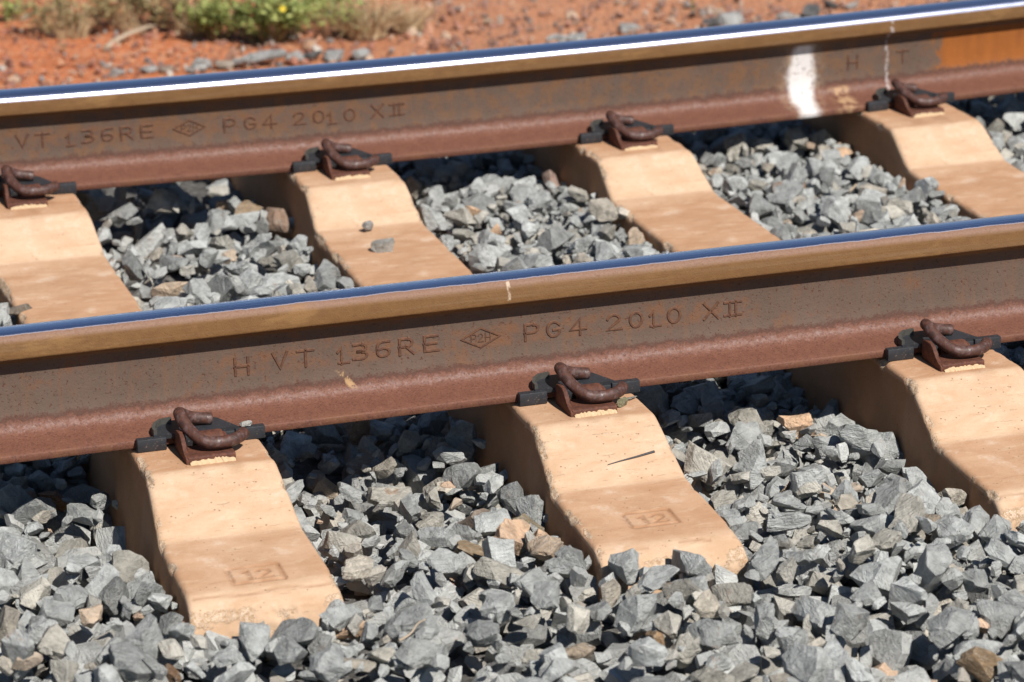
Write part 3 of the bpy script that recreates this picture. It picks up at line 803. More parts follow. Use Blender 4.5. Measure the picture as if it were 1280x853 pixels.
def raw_mesh(name, V, F, tint, mat):
    me = bpy.data.meshes.new(name)
    me.vertices.add(len(V)); me.vertices.foreach_set('co', V.astype('f4').ravel())
    me.loops.add(F.size); me.loops.foreach_set('vertex_index', F.astype('i4').ravel())
    me.polygons.add(len(F)); me.polygons.foreach_set('loop_start', (np.arange(len(F))*3).astype('i4'))
    me.update(calc_edges=True)
    a = me.color_attributes.new('stone_tint', 'FLOAT_COLOR', 'POINT')
    a.data.foreach_set('color', np.ascontiguousarray(tint, dtype='f4').ravel())
    me.materials.append(mat); me.shade_flat()
    return me
def joined(name, groups, mat):
    """groups: (items, shapes); items: (loc, quat, shape, scale, rgba) -> one mesh"""
    Vs, Fs, Ts = [], [], []; nv = 0
    for items, shapes in groups:
        for p, q, k, s, t in items:
            co, tr = shapes[k % len(shapes)]
            Vs.append(co @ quat_mat(np.array(q)).T*s+np.array(p)); Fs.append(tr+nv); nv += len(co)
            Ts.append(np.tile(np.array(t), (len(co), 1)))
    me = raw_mesh(name, np.concatenate(Vs), np.concatenate(Fs), np.concatenate(Ts), mat)
    o = bpy.data.objects.new(name, me); C.objects.link(o); return o
def stone_thing(name, p, q, k, s, t, label, cat, group=None, mat=None, shapes=None, stretch=(1, 1, 1)):
    co, tr = (shapes or SHAPES_F)[k % NSH if shapes is None else k % len(shapes)]
    me = raw_mesh(name, co*np.array(stretch)*s, tr, np.tile(np.array(t), (len(co), 1)), mat or M_stone)
    o = bpy.data.objects.new(name, me); C.objects.link(o)
    o.location = p; o.rotation_mode = 'QUATERNION'; o.rotation_quaternion = tuple(q)
    return tag(o, label, cat, group)

# where each stone came to rest: x, y, z in mm, (x and y from a corner), rotation quaternion x, y, z in twentieths, shape, longest side in mm
STONES = np.array([1475,445,181,7,-7,-8,41,79,612,715,218,-10,-16,-1,47,82,1753,669,208,8,15,-2,33,82,1707,495,200,-5,-3,11,56,70,470,780,223,13,11,-3,7,82,1004,717,210,-12,-2,-5,52,82,
1322,693,193,3,19,-5,17,82,1796,542,184,2,4,-9,20,73,1713,404,175,-6,-14,-12,32,62,867,659,198,14,11,7,25,67,554,1227,189,12,9,0,6,82,1606,1192,209,0,-11,15,16,82,
997,643,201,9,-13,12,53,69,854,765,201,7,18,1,21,82,649,773,215,12,-5,14,56,82,789,755,204,-12,16,2,47,64,1393,597,189,18,-7,-2,15,82,1552,606,192,-6,-5,15,27,79,
1711,634,187,-18,9,0,6,64,1549,784,206,4,-10,-15,50,82,1582,552,198,19,2,-7,7,82,1279,539,203,-2,1,16,29,71,1684,1174,201,-2,-7,10,57,82,1842,793,210,11,15,6,59,77,
1185,891,202,5,0,18,53,67,1127,944,201,-13,-1,5,15,70,1350,818,210,-15,-7,6,0,78,1304,1467,200,-16,-6,-6,1,69,524,806,218,7,-3,17,31,56,693,1117,188,5,-3,13,41,65,
1443,806,204,15,-10,-6,53,76,544,1058,196,8,-6,-15,0,76,1254,1296,206,18,9,-3,33,76,1371,764,209,-1,19,-2,48,82,1206,738,213,8,11,0,6,56,1097,697,190,-1,0,-16,42,75,
650,1018,194,8,-10,15,41,56,1792,837,226,6,-13,-13,11,74,1608,2299,239,-18,2,-7,0,82,1198,937,201,-5,-13,3,12,75,1733,1330,195,-1,-12,15,40,64,600,1426,185,1,-5,-2,36,82,
1398,705,212,11,-4,-7,15,63,1138,747,212,-1,-5,8,25,59,1242,1016,206,-19,2,4,56,63,1881,1233,199,-7,-12,-14,51,82,591,1016,199,-17,-7,6,52,76,1479,613,190,11,-6,-15,33,50,
1644,1542,189,-14,11,2,17,80,1011,1120,188,-4,-16,-12,52,63,1520,451,181,-16,-7,-9,35,82,1233,1083,199,18,2,0,44,70,1274,951,204,1,19,6,25,59,985,932,216,2,0,12,50,76,
1893,824,201,-6,10,-15,42,82,1816,945,201,-4,-5,8,12,82,925,804,207,-1,3,-19,9,80,1753,2360,238,-18,2,1,11,82,1307,1132,191,14,4,14,25,62,1469,701,196,-1,8,17,44,66,
1418,669,201,-17,3,8,1,55,631,1146,196,-3,-3,-15,49,82,1880,698,199,-17,6,6,52,65,586,1466,188,7,5,-7,42,70,1311,2315,227,13,-13,-9,53,82,2360,2313,240,0,12,7,13,82,
1142,1070,197,-3,-9,16,5,65,1142,2915,237,2,4,10,40,63,1633,627,202,0,-2,-1,20,52,1350,587,173,0,-9,-3,25,53,1813,644,188,-7,5,8,25,54,1913,2537,236,-3,-9,13,2,73,
672,1357,199,6,0,-8,4,63,694,999,193,7,-9,17,23,73,1337,451,185,15,-8,4,45,57,1130,1278,191,-17,1,-2,44,82,1351,636,188,14,-12,-8,6,47,1678,749,215,-5,-8,-12,20,52,
1762,882,196,18,-4,-3,2,82,1069,2285,237,7,6,-10,47,67,1923,1235,180,-10,-8,11,40,76,1253,2366,249,10,7,15,15,74,1047,825,213,11,-4,-13,9,75,2308,2337,243,11,0,-8,35,81,
1855,1593,182,19,5,2,55,77,1051,1572,181,-9,18,2,47,69,1722,763,220,-7,3,18,0,60,2265,2512,239,-17,9,-1,20,82,528,740,200,-13,9,12,6,47,1299,1195,189,8,2,-15,6,54,
1488,533,190,11,10,-5,42,65,1716,443,170,-16,-5,-6,46,82,1838,1383,183,0,16,-12,33,67,2309,2881,237,0,-10,8,21,73,644,1066,190,-19,-4,-3,28,70,1209,813,207,-6,7,-17,25,65,
1295,1595,191,7,-16,-10,2,65,1328,2781,217,-15,-14,0,50,82,1141,1202,195,10,6,15,56,53,1147,546,187,17,8,1,13,78,1752,1383,198,19,-7,-1,0,74,1044,2891,225,13,14,4,56,74,
1690,1506,194,-2,-18,-6,56,52,1859,922,211,5,-17,-9,39,78,1022,3004,228,12,-8,13,53,82,1318,786,190,-7,11,-14,21,54,1735,1481,191,-9,9,9,11,60,482,939,200,-17,0,-11,51,63,
1538,410,182,-11,-15,2,28,49,577,677,204,16,-3,-11,19,67,1600,2658,222,-7,-18,2,19,82,1574,934,195,20,2,-1,5,54,1266,849,210,-4,-19,3,16,61,2193,2440,233,14,1,-8,46,79,
1112,2291,243,-11,11,-4,56,67,1396,477,175,-1,-6,1,48,53,742,734,198,-3,1,19,55,48,1265,1426,190,13,-13,-1,16,63,1735,1541,195,5,19,-3,6,65,1216,2300,234,-1,15,13,14,79,
600,919,206,-8,10,-14,19,54,988,2483,238,10,3,11,39,72,1026,2345,227,-1,6,19,59,82,1200,1568,195,-8,-18,2,29,54,1045,1146,185,-11,-13,11,49,74,2457,2907,232,7,-15,-3,40,61,
1265,1479,179,-13,13,-2,30,82,993,2202,230,4,-1,-6,56,82,1227,1508,194,11,0,3,29,54,1705,912,192,-7,-18,-5,58,54,1813,2720,228,-4,-9,17,56,72,1171,599,187,-6,-12,5,46,63,
1063,2499,233,-3,-3,18,26,67,1110,2543,245,-10,1,1,24,68,1636,2579,241,-3,-2,-12,51,77,1711,2689,228,-13,14,3,39,82,1297,898,206,18,-5,-7,41,52,2533,2439,238,3,-14,-1,28,68,
698,790,218,-11,10,-12,54,62,1666,981,212,10,-17,0,13,72,518,874,202,9,14,-12,29,72,1747,328,180,-14,12,7,39,65,1089,1032,197,1,18,0,28,57,2476,2642,236,-17,-9,-5,57,77,
987,1477,189,9,7,-16,38,82,1687,789,184,-5,-8,-8,11,65,1281,2822,222,-18,-7,-3,38,73,1842,1267,183,12,-5,-3,51,54,1154,1389,195,-8,-9,16,26,48,1700,1377,194,-3,-2,12,41,42,
1903,1150,182,-4,1,-1,43,59,1183,1013,183,11,-16,-1,45,70,1382,533,172,-13,4,6,55,41,1735,1091,194,12,-1,-1,28,52,1814,2253,238,15,-10,-8,20,82,1694,2996,230,3,7,-13,42,82,
1837,558,180,-12,-12,-10,34,55,697,883,195,10,1,-17,56,45,1596,1075,193,-18,-1,0,24,51,1228,665,160,19,-1,2,16,55,949,737,199,-4,7,10,44,57,2952,2905,223,4,2,-5,13,80,
1653,2414,236,-19,-3,5,33,69,1824,2673,232,5,5,-19,16,58,941,668,198,2,-7,-10,36,45,1842,1080,196,17,10,1,47,55,514,1135,187,17,-6,-9,15,82,1181,1076,185,-1,11,11,2,70,
2211,2618,230,-4,-15,12,1,65,1223,706,163,-9,17,6,48,51,1912,1352,178,4,3,8,56,61,915,667,188,3,4,19,38,53,645,1555,187,-9,-17,-4,23,58,550,1168,184,-6,-8,5,27,58,
1678,2248,235,10,-8,-7,8,72,1769,906,211,19,-2,-2,16,56,1727,1063,198,15,-6,2,26,45,2321,2581,246,-9,-10,1,2,82,708,1416,194,16,8,-2,8,50,1081,1314,193,1,4,-1,38,57,
1177,2362,229,16,-8,-7,44,60,695,1621,182,-11,-10,11,22,67,2370,2905,232,3,4,19,33,63,1195,1266,184,-13,-10,7,24,59,1852,3108,208,5,6,11,8,82,935,778,190,-9,1,4,1,46,
2486,2398,234,0,8,17,6,51,2509,2309,229,-1,-5,2,28,61,1286,1252,197,-5,17,-8,35,51,1607,1022,203,3,-17,-9,7,49,1727,627,149,-8,13,-1,33,42,1135,2518,235,-10,-4,9,38,62,
706,968,196,18,8,-3,18,51,1766,2800,234,0,-2,6,41,59,1074,981,205,13,-5,-13,22,42,1704,1138,180,-9,17,-3,30,52,1873,2225,237,-14,4,-7,5,71,1726,928,197,-2,5,5,39,47,
1636,806,200,0,12,-14,50,42,1212,2791,224,-15,-9,5,3,82,1756,2991,215,-13,-5,4,0,76,986,1323,200,-17,-6,3,7,62,1660,2824,219,-6,9,-14,46,62,1799,3101,214,2,-1,-17,36,82,
1693,1431,195,3,16,10,9,50,2994,3030,214,11,7,-11,46,82,1825,1313,175,13,13,7,56,38,697,1054,177,2,-2,-14,39,67,1169,2261,235,-14,7,-4,54,58,1169,1189,177,13,-3,5,50,52,
1928,735,204,16,-11,-2,55,53,1907,1067,181,-18,0,4,17,55,982,822,206,5,-4,-16,52,36,995,2418,208,-1,4,18,18,72,1663,1463,163,14,6,-12,51,53,1067,1530,187,-13,-14,6,36,47,
1839,1226,189,-5,-16,-10,54,46,1650,1463,195,15,-12,5,43,59,1158,1513,191,16,0,-9,46,42,1785,2295,249,-15,11,-7,33,50,1177,2959,224,9,-16,-6,56,68,1150,2628,239,14,1,12,20,56,
1168,2550,248,-10,-15,7,47,56,2266,3075,219,12,-6,-10,5,73,2360,2724,239,-7,0,13,17,58,1922,2388,214,-16,-7,-9,35,68,1269,478,178,-2,1,-1,21,82,1810,478,185,-4,17,-7,21,59,
2390,2596,235,10,13,-9,47,52,595,771,208,2,10,-16,52,55,1053,1216,190,4,-19,0,29,42,1310,2538,232,6,18,2,0,64,1714,2955,228,7,-4,13,28,46,2387,2640,236,11,11,9,53,63,
1930,1457,174,6,-14,3,29,42,1759,1129,194,-1,0,12,33,67,1625,2514,225,-7,2,-4,42,50,1621,2198,243,16,11,3,40,61,2235,2462,243,-3,-20,1,2,63,2323,3064,217,-3,15,12,18,54,
2489,2569,235,4,-18,-4,51,61,1636,2903,218,12,-10,3,43,59,1266,2560,231,0,-9,-18,31,58,2417,3085,213,15,-8,-4,20,63,972,1232,181,-10,-11,10,37,82,2447,2706,248,20,2,0,12,48,
1746,1216,173,10,13,-9,11,46,2252,2359,197,6,-3,-9,53,76,1585,1043,183,-5,0,5,4,82,1657,1191,164,9,12,-8,20,57,589,1325,196,-7,0,12,16,45,669,722,186,16,2,-7,7,37,
1231,1600,191,8,11,8,14,57,1230,2727,233,-1,-10,-17,15,50,1672,923,168,-1,-3,-9,43,45,1680,1155,157,1,-6,19,25,60,2526,2929,209,6,-18,5,8,82,1123,1151,179,2,5,9,53,50,
2466,3054,213,4,-9,-17,8,68,1911,2695,228,4,-2,19,43,54,1744,2535,228,13,-8,-12,6,44,1861,3008,207,-3,-4,13,26,65,1260,1290,168,-19,-3,3,21,35,1826,1519,186,12,3,1,5,42,
1739,2480,231,-12,-4,10,49,59,1092,1490,176,-13,-2,-11,14,38,1168,2438,231,1,7,15,30,65,1884,896,192,4,-17,9,0,50,1069,3012,224,12,-3,-16,38,70,2196,2566,219,-11,-14,10,32,50,
1689,1329,161,-3,8,-18,42,56,1903,3088,214,4,10,6,50,82,1127,2694,237,-10,17,1,15,59,1174,670,158,-6,-19,-4,26,57,659,981,182,13,9,8,39,36,1212,2530,234,0,-5,-11,38,56,
2241,2849,225,11,15,7,40,40,2178,2302,225,1,-2,13,4,64,660,1645,186,-7,1,16,54,62,546,696,192,6,-1,15,57,53,652,1476,179,-7,-18,1,9,65,1416,728,201,3,-1,-19,6,47,
1717,736,166,15,12,6,41,39,988,2762,222,-11,16,2,46,49,2939,3063,214,3,6,-18,17,62,1915,2866,212,-3,-13,5,44,56,2248,2595,234,19,0,-3,3,54,2306,2283,223,4,0,-1,25,43,
2441,2371,231,18,3,-4,53,52,1839,745,191,-6,16,-7,33,32,2272,2441,213,-15,-13,-2,12,47,1727,2765,244,-10,-7,4,44,58,1861,2375,243,-7,0,-18,46,55,2412,2309,235,19,0,-6,48,82,
2942,3012,208,7,7,-7,43,51,1228,2200,231,15,7,-10,14,71,701,719,189,-2,10,-4,47,31,769,774,198,0,1,5,38,49,1233,1166,171,10,14,-10,33,66,2421,2412,227,-19,6,2,27,82,
2332,2410,235,19,-4,-1,29,71,700,2279,235,6,-19,4,12,81,1872,619,179,-7,15,-8,37,74,1255,2230,234,11,7,11,13,69,2176,2663,224,-3,16,3,30,65,602,1555,177,-10,-8,-6,15,69,
1055,2612,221,2,-7,-10,55,45,1694,1066,151,0,0,17,20,41,1585,2490,217,-13,12,6,46,47,1093,489,195,-18,-8,4,51,78,1680,2939,206,-4,12,-5,40,54,1732,2951,200,-10,-14,11,19,53,
2269,2979,216,1,-2,15,51,49,2948,3123,227,10,7,-1,53,75,522,944,191,12,1,-6,47,52,1322,613,184,-7,5,-14,26,55,682,1152,194,-8,16,1,3,58,1864,1057,178,-12,-9,11,29,82,
1155,947,167,-10,5,-14,29,42,1762,764,196,-3,18,-7,42,32,2892,2904,211,-13,3,9,17,56,2399,2221,235,-5,-4,6,12,55,2198,2402,204,12,9,10,2,82,1718,1607,182,-8,-8,-12,48,55,
2490,3042,235,-19,-5,1,26,54,1763,597,170,7,16,5,18,49,1039,1304,170,-3,-18,6,49,34,2309,2517,218,-3,-9,16,51,80,2451,2512,212,8,13,12,40,61,1141,3022,219,-18,5,-3,44,72,
1760,2615,232,-13,-15,-4,41,43,1770,2249,230,4,-3,-9,29,45,1176,3099,224,6,-4,-5,28,40,1586,1263,195,10,8,3,0,63,2851,2797,222,3,3,11,9,82,2300,2376,216,-10,-9,12,23,69,
1120,955,163,-2,-20,0,35,33,1682,2642,231,-12,3,2,9,53,1941,833,190,15,9,5,50,49,1763,798,219,4,-11,13,31,30,2347,2860,199,4,-3,8,14,77,543,1320,185,-19,-4,-2,42,82,
1548,656,166,9,8,1,44,54,958,694,179,-1,19,-4,33,55,1148,3133,219,5,-12,15,39,58,1801,682,182,13,-15,-2,6,42,2392,3046,206,-7,-16,-9,16,82,1818,1601,190,-2,-6,-2,21,35,
1917,2990,199,-5,10,-7,17,41,1112,651,173,3,7,-18,1,22,1265,2865,228,12,-12,-3,20,45,1851,1657,176,2,3,-15,41,55,2346,2749,219,7,4,-2,24,63,1258,2602,234,-1,-20,1,17,41,
1294,1339,184,3,-18,8,47,62,1449,663,163,-11,-2,-16,56,40,1286,1102,184,14,-5,-5,58,79,2263,1546,195,-11,16,5,6,62,1828,1498,164,12,-1,-1,55,41,1288,1272,165,-7,-6,-2,56,36,
1685,1108,152,-15,8,-3,19,45,1832,2792,228,-4,-2,3,52,64,1938,985,175,-2,13,6,2,37,1822,847,200,0,-2,-6,2,60,1097,1122,163,16,-2,4,50,40,1707,2571,221,-13,13,6,28,36,
2500,2527,219,-3,8,-13,35,47,1292,1299,180,-8,-14,-8,20,46,2301,2446,220,-17,-2,0,28,37,2472,2266,231,-11,-14,-3,0,38,1436,441,171,-14,14,1,38,47,1762,783,175,8,18,2,22,39,
2339,1619,163,-6,17,7,34,57,1831,1172,154,16,12,1,10,36,1148,612,163,-6,14,-3,54,29,1211,2258,236,-3,-4,9,55,47,1860,723,170,-3,5,-12,13,50,2375,2504,229,-2,1,14,13,67,
1912,1695,170,2,17,8,19,58,1156,652,157,13,-9,-3,15,29,2349,1656,202,6,-15,4,41,80,1151,804,199,-2,6,9,57,73,924,723,187,0,12,13,36,30,1088,2572,234,-13,-1,-2,46,63,
1803,980,177,11,5,13,57,71,1183,1303,167,-16,-3,11,6,30,1793,1399,179,13,9,1,29,44,1259,2895,228,-2,-17,10,44,49,2521,2231,215,-13,6,-5,18,82,2218,2350,205,-10,8,15,7,44,
2277,2820,216,-3,-1,-19,56,31,3059,3197,208,-2,-10,-12,8,82,1810,2825,219,-9,11,14,29,59,2369,2816,218,2,17,-10,38,67,1759,950,193,3,-8,-13,23,55,2307,2942,225,-3,-5,17,25,48,
2801,2587,221,-14,13,-5,57,65,2269,2868,216,8,11,-14,33,43,1872,1462,171,16,10,3,29,46,2369,2275,219,0,-5,-17,17,51,1747,1072,159,-13,-7,-13,5,34,1609,878,188,-18,9,-1,4,35,
1876,2665,208,5,-16,11,34,33,2521,3050,214,-10,17,-1,36,62,523,911,203,11,-15,1,11,51,1870,2945,206,17,9,4,59,45,1793,1353,168,15,-13,2,13,35,2479,3004,213,-6,10,0,38,57,
1578,886,187,18,-7,-5,42,32,2807,2669,209,17,0,-8,6,54,1656,3009,206,4,5,-18,26,53,1906,2732,210,15,-2,-2,21,54,2533,2406,219,7,18,-1,30,42,2844,2644,230,-4,-18,-7,7,56,
2403,2253,217,10,-11,10,25,71,1773,2662,222,0,1,18,12,54,2325,2842,211,12,14,7,0,38,1694,2541,214,18,1,7,36,34,1878,2581,205,4,1,-4,13,43,2865,2739,222,6,19,0,39,51,
1009,1629,192,-3,2,0,31,48,1899,2819,216,7,4,14,55,33,555,1115,188,-8,18,-4,47,46,2520,2824,220,-2,-20,-2,34,45,1711,1496,160,-3,3,20,46,73,1726,1062,152,-8,-6,16,37,45,
1700,2336,228,13,14,5,59,48,1697,2830,205,-15,-4,-12,41,43,1858,1147,180,-12,-11,0,21,31,2309,2223,228,-7,-1,-16,7,63,2508,2403,202,17,-10,2,32,41,1617,1329,188,-10,-2,10,3,49,
1705,2481,212,-13,-2,2,28,36,2173,2386,207,-9,-11,12,28,59,1852,3050,196,17,4,-9,8,38,2203,2165,228,1,9,-16,47,82,2333,3127,211,2,18,5,13,50,2415,2667,231,-16,-2,-1,3,61,
1868,1503,159,-1,-14,14,20,28,2519,2527,207,-9,17,-3,28,50,1828,2297,229,4,-3,19,52,61,2515,2881,228,8,-17,-7,5,38,994,1383,178,-6,1,13,7,82,1109,868,167,6,0,10,48,26,
1928,1658,158,7,2,11,51,37,1038,1052,178,5,19,1,18,34,1266,1398,141,1,-3,-11,13,37,1649,3136,212,-7,18,2,21,82,1874,1576,168,0,19,-2,55,44,1911,2712,207,18,0,-6,48,50,
2399,2566,215,-8,-16,-7,14,45,1134,1427,186,12,-3,-5,47,19,1578,1082,173,-5,5,-19,57,68,1888,1563,156,-13,15,1,18,38,1254,974,172,7,4,-16,4,42,1561,897,177,-6,1,-18,39,42,
2299,1587,173,10,-7,-15,40,44,1624,2780,214,16,-8,9,59,58,2357,2167,247,15,13,0,24,82,1678,1046,148,-20,-3,-2,27,23,1256,1297,146,15,-11,0,45,37,2354,2674,220,-6,6,8,41,58,
2360,2778,213,-2,-19,-3,15,74,1158,967,189,-14,10,2,2,45,1760,2283,219,1,-19,-5,13,47,1122,2114,241,-9,-15,-7,57,82,2333,3010,213,-3,-6,4,48,72,1571,591,144,-2,18,-4,10,49,
2463,2634,195,-5,3,2,25,38,980,2607,205,-4,-18,-6,8,39,1207,1199,166,13,-14,7,29,32,2321,1526,193,12,10,-2,53,71,1649,2720,217,-3,6,7,56,36,2249,2634,229,15,-13,3,49,65,
2927,3149,211,2,-7,9,8,76,2236,2800,215,-1,-3,19,30,34,2454,3095,211,-2,-9,-17,39,43,1622,921,173,-15,-12,-6,56,40,875,809,185,9,18,-3,9,69,1806,505,148,1,15,9,40,22,
1698,2372,221,-11,13,-7,54,44,598,1046,169,7,4,4,23,29,985,2555,232,-15,13,-2,8,51,1219,1524,172,-1,-8,10,6,24,1800,1465,178,15,-6,-10,44,39,1718,1107,159,-12,8,-10,5,67,
2466,2935,200,6,4,5,40,33,1883,2466,215,5,-2,11,45,54,1885,2547,207,3,-19,4,34,37,1827,745,179,-4,0,6,37,37,2245,2335,204,15,-9,0,8,36,2892,2771,215,7,-6,-10,22,65,
1128,2525,212,-1,-9,-17,44,30,1832,1042,187,-3,-3,17,38,40,1713,1011,153,8,-9,-3,23,21,1730,1669,168,11,-7,-10,16,65,2494,2839,212,-9,-15,-4,47,65,1020,2654,218,-13,13,-1,26,40,
1127,1219,150,13,-10,-7,10,28,1864,2346,212,6,8,7,6,51,1868,2434,222,7,-3,4,14,45,1770,1251,171,2,-6,18,38,28,1860,2697,203,-12,4,-11,0,29,2218,2532,237,-2,-20,1,33,32,
568,1536,181,-2,8,16,42,65,1890,2692,203,-16,10,-3,3,51,1629,1419,174,3,5,8,38,48,2347,3088,212,-7,3,18,59,59,1739,2571,211,-6,0,-17,5,44,2524,2605,217,-12,13,-5,35,48,
1758,800,198,15,-12,-3,55,66,1904,1543,160,8,5,16,30,35,1917,3059,184,5,13,7,0,44,2898,3096,197,-8,-3,6,50,73,1787,2277,222,-5,-19,-1,49,62,1702,501,167,18,7,2,48,33,
1771,2741,221,13,-14,5,9,52,1684,3190,202,-19,4,-2,41,82,1902,2580,213,-4,-16,-9,40,36,1288,1047,171,15,-11,5,45,60,1782,2321,229,10,12,-12,45,44,1741,733,174,-7,-14,6,3,27,
1886,2295,223,-15,9,-7,36,64,1920,2815,207,-1,1,-16,43,34,1918,2457,206,-7,5,-17,25,32,2375,2557,217,6,7,12,43,42,1185,1458,181,-4,4,-7,39,31,1825,872,174,9,-3,18,36,24,
2867,2691,224,-3,7,-5,16,57,1147,3281,201,0,0,7,11,81,1654,1119,149,-1,5,-11,0,47,1893,2616,207,-10,8,-3,7,43,1873,2648,205,5,-11,-9,54,29,2302,2170,233,2,-14,-14,5,82,
995,751,197,1,-8,18,32,45,992,1150,173,-10,1,17,31,27,1774,1156,147,6,-19,2,24,24,1727,771,166,0,-20,1,57,34,2923,2926,194,-16,2,-10,20,62,1928,943,170,5,-4,-1,48,33,
1709,3154,211,9,6,-3,47,54,2402,3125,200,-9,-17,-4,16,43,485,821,220,12,-3,-10,43,54,1610,2440,202,-14,14,3,39,30,1732,2447,210,-2,-13,-2,8,32,1855,792,177,7,3,5,57,45,
1761,2469,215,-3,-2,0,19,50,2299,2294,201,2,-2,19,32,52,2261,2836,195,7,-18,0,45,71,926,619,167,2,-5,-12,13,42,1814,488,137,-14,7,-6,10,30,2327,2809,198,-15,-5,4,14,46,
1718,2398,217,10,0,1,23,44,2238,2308,205,-4,-7,10,2,33,1890,1601,154,1,-2,-6,21,59,1868,2537,201,0,20,-1,34,21,2808,2631,212,15,-1,0,35,56,1777,555,160,-19,5,-3,9,44,
1732,2637,204,-1,-2,-10,2,36,1970,799,193,2,20,1,17,46,2456,2662,206,2,7,-8,41,30,2444,2755,229,-7,16,-2,39,63,2529,2874,212,-1,4,14,32,57,1017,2489,199,14,11,8,20,31,
1387,695,156,-12,7,-6,20,27,1586,796,186,-14,7,-7,47,31,1635,1230,173,-18,0,7,33,70,2288,2420,207,-1,14,-13,16,31,2383,3169,206,3,-19,0,18,75,2404,2502,212,3,-9,-17,53,49,
2463,3142,209,5,15,10,2,52,2531,3184,201,-3,-6,-19,5,38,711,1653,200,1,-9,-15,2,82,1269,423,186,1,-20,1,24,82,2480,3069,185,-3,-2,-10,58,68,1082,1677,177,-7,5,-17,35,32,
1671,3131,186,1,14,14,15,26,2180,2636,208,6,8,0,5,45,1837,2611,221,0,-20,-2,18,19,2327,3181,207,-3,4,15,9,60,1892,3157,189,16,8,-1,15,77,1158,781,178,-5,8,17,3,35,
2257,2900,193,6,1,13,41,59,982,2736,189,-4,19,1,48,35,2468,2724,218,-19,-3,-3,13,82,2492,2510,209,-8,4,-2,12,20,1127,1056,173,20,-1,-3,28,53,2533,3110,212,-17,-4,5,23,62,
2994,3079,202,12,10,-3,6,39,1705,848,179,15,-5,-12,5,16,1695,1657,198,-17,-10,3,28,59,2297,2470,214,-1,6,19,59,42,2302,2677,207,7,1,6,40,39,2889,2975,216,-2,0,-20,1,53,
2884,3117,213,-6,-3,3,40,43,670,1024,158,-14,8,11,32,25,1902,1286,156,5,3,-4,47,37,2519,3005,177,0,0,-9,30,55,1849,1419,157,-1,-20,1,53,31,1225,3206,209,6,17,-1,29,74,
1928,701,180,7,1,-1,57,58,2186,2609,210,7,7,1,52,36,1801,739,163,-8,-15,4,14,28,593,1631,198,-4,5,11,43,80,1093,1620,162,-14,-3,-7,46,36,1761,2531,221,2,-6,-12,48,39,
1928,2345,211,7,3,-16,14,35,1906,2556,210,3,5,-10,30,38,2310,2660,215,18,3,4,36,36,2429,3156,203,-13,-13,3,5,48,1671,2324,217,6,18,2,18,47,2184,2566,198,-13,-15,0,24,82,
1644,1022,152,0,0,7,3,30,1386,623,158,-6,-19,1,16,37,1705,2989,200,-5,-19,-5,24,55,1656,2504,215,13,2,3,53,38,2431,2956,197,7,4,9,44,43,2891,2846,201,11,-16,-1,14,52,
1744,512,179,-5,-6,14,8,52,1778,1379,164,-1,20,2,4,41,1756,2703,217,-6,5,-18,42,49,1661,2674,223,-15,-7,-3,18,41,1764,2131,239,2,-3,1,40,54,1723,792,176,7,-9,-10,30,36,
1132,718,158,20,-3,0,41,16,1766,3134,187,-7,-19,-1,29,72,1885,3085,184,-17,-4,-4,46,52,1333,551,140,-4,5,-12,27,39,1725,2501,203,-11,-15,6,30,32,2331,2901,177,16,-7,5,57,51,
1655,2349,208,-2,-12,16,58,70,1728,1161,166,5,17,-8,1,37,3056,3089,193,14,1,11,15,55,1730,2847,212,5,-16,-10,37,43,2522,3002,211,19,3,-2,48,36,1603,2536,210,-3,1,7,50,40,
2510,2577,215,-10,-13,2,44,38,1744,742,162,-17,8,1,26,33,1763,809,170,10,-3,-1,10,32,1919,782,178,19,-5,0,58,49,2252,2461,189,-10,-16,7,32,46,2221,2587,205,12,15,6,45,38,
2362,2572,196,3,17,9,29,45,1747,2886,206,2,-17,-11,7,45,2219,2603,189,0,0,-8,44,27,2937,2779,219,-3,-12,15,9,82,1589,2312,205,3,-2,-10,29,51,1858,2641,201,7,-4,-15,44,16,
1915,2215,220,4,-7,-14,29,59,1920,2836,188,-5,3,11,42,34,1943,802,178,-7,-19,-1,50,26,2518,2454,205,3,8,-6,43,36,991,1548,187,5,9,-12,15,43,1033,3133,210,-1,19,3,59,63,
1740,2422,221,14,-14,-2,57,30,2867,2926,221,-15,-7,10,58,65,1905,2430,199,0,-1,19,18,26,1200,783,170,0,-1,19,28,30,1283,1065,180,-9,3,-2,0,29,1306,639,164,19,-1,5,45,46,
1339,786,171,7,-4,-16,44,34,1714,2670,199,1,1,9,42,20,3078,3282,203,-14,-1,3,39,82,1587,2461,201,-14,13,4,48,28,1794,897,198,-4,-11,-3,49,46,1726,2426,211,0,2,20,2,37,
2288,3145,207,11,-16,3,39,55,2448,3276,182,-1,2,-14,45,44,2481,2472,209,18,9,-1,52,44,1413,836,178,11,17,-1,4,49,1462,732,165,0,0,-11,11,30,1743,2745,221,-16,-4,11,3,58,
1865,2493,212,-2,-5,1,38,19,2537,2678,210,9,-13,-12,10,46,1077,2647,212,-7,18,-1,21,33,1260,2134,240,-11,2,-7,26,82,1714,2653,208,5,-16,11,27,23,1700,948,160,6,19,2,21,31,
1922,2667,204,6,-10,-7,54,35,1844,2712,196,-7,-1,12,26,21,2262,2480,198,-5,14,-6,23,44,2534,2428,197,-7,1,-11,12,36,973,2367,193,8,-18,-1,1,24,1248,996,161,-16,-7,-9,38,27,
1679,3039,201,-16,10,-5,38,52,1922,2560,212,2,-15,2,16,32,1709,2962,194,5,7,7,50,29,969,1163,170,-13,14,-4,26,42,1638,2615,203,-2,4,4,47,25,1851,3274,186,10,9,-13,56,52,
2424,2664,193,-8,-17,4,0,55,1737,1552,153,1,-9,18,15,55,1744,1475,148,10,17,0,39,25,1870,3030,185,3,-1,8,25,38,2477,3009,177,19,1,-5,48,50,1246,1016,170,-15,-8,-8,54,31,
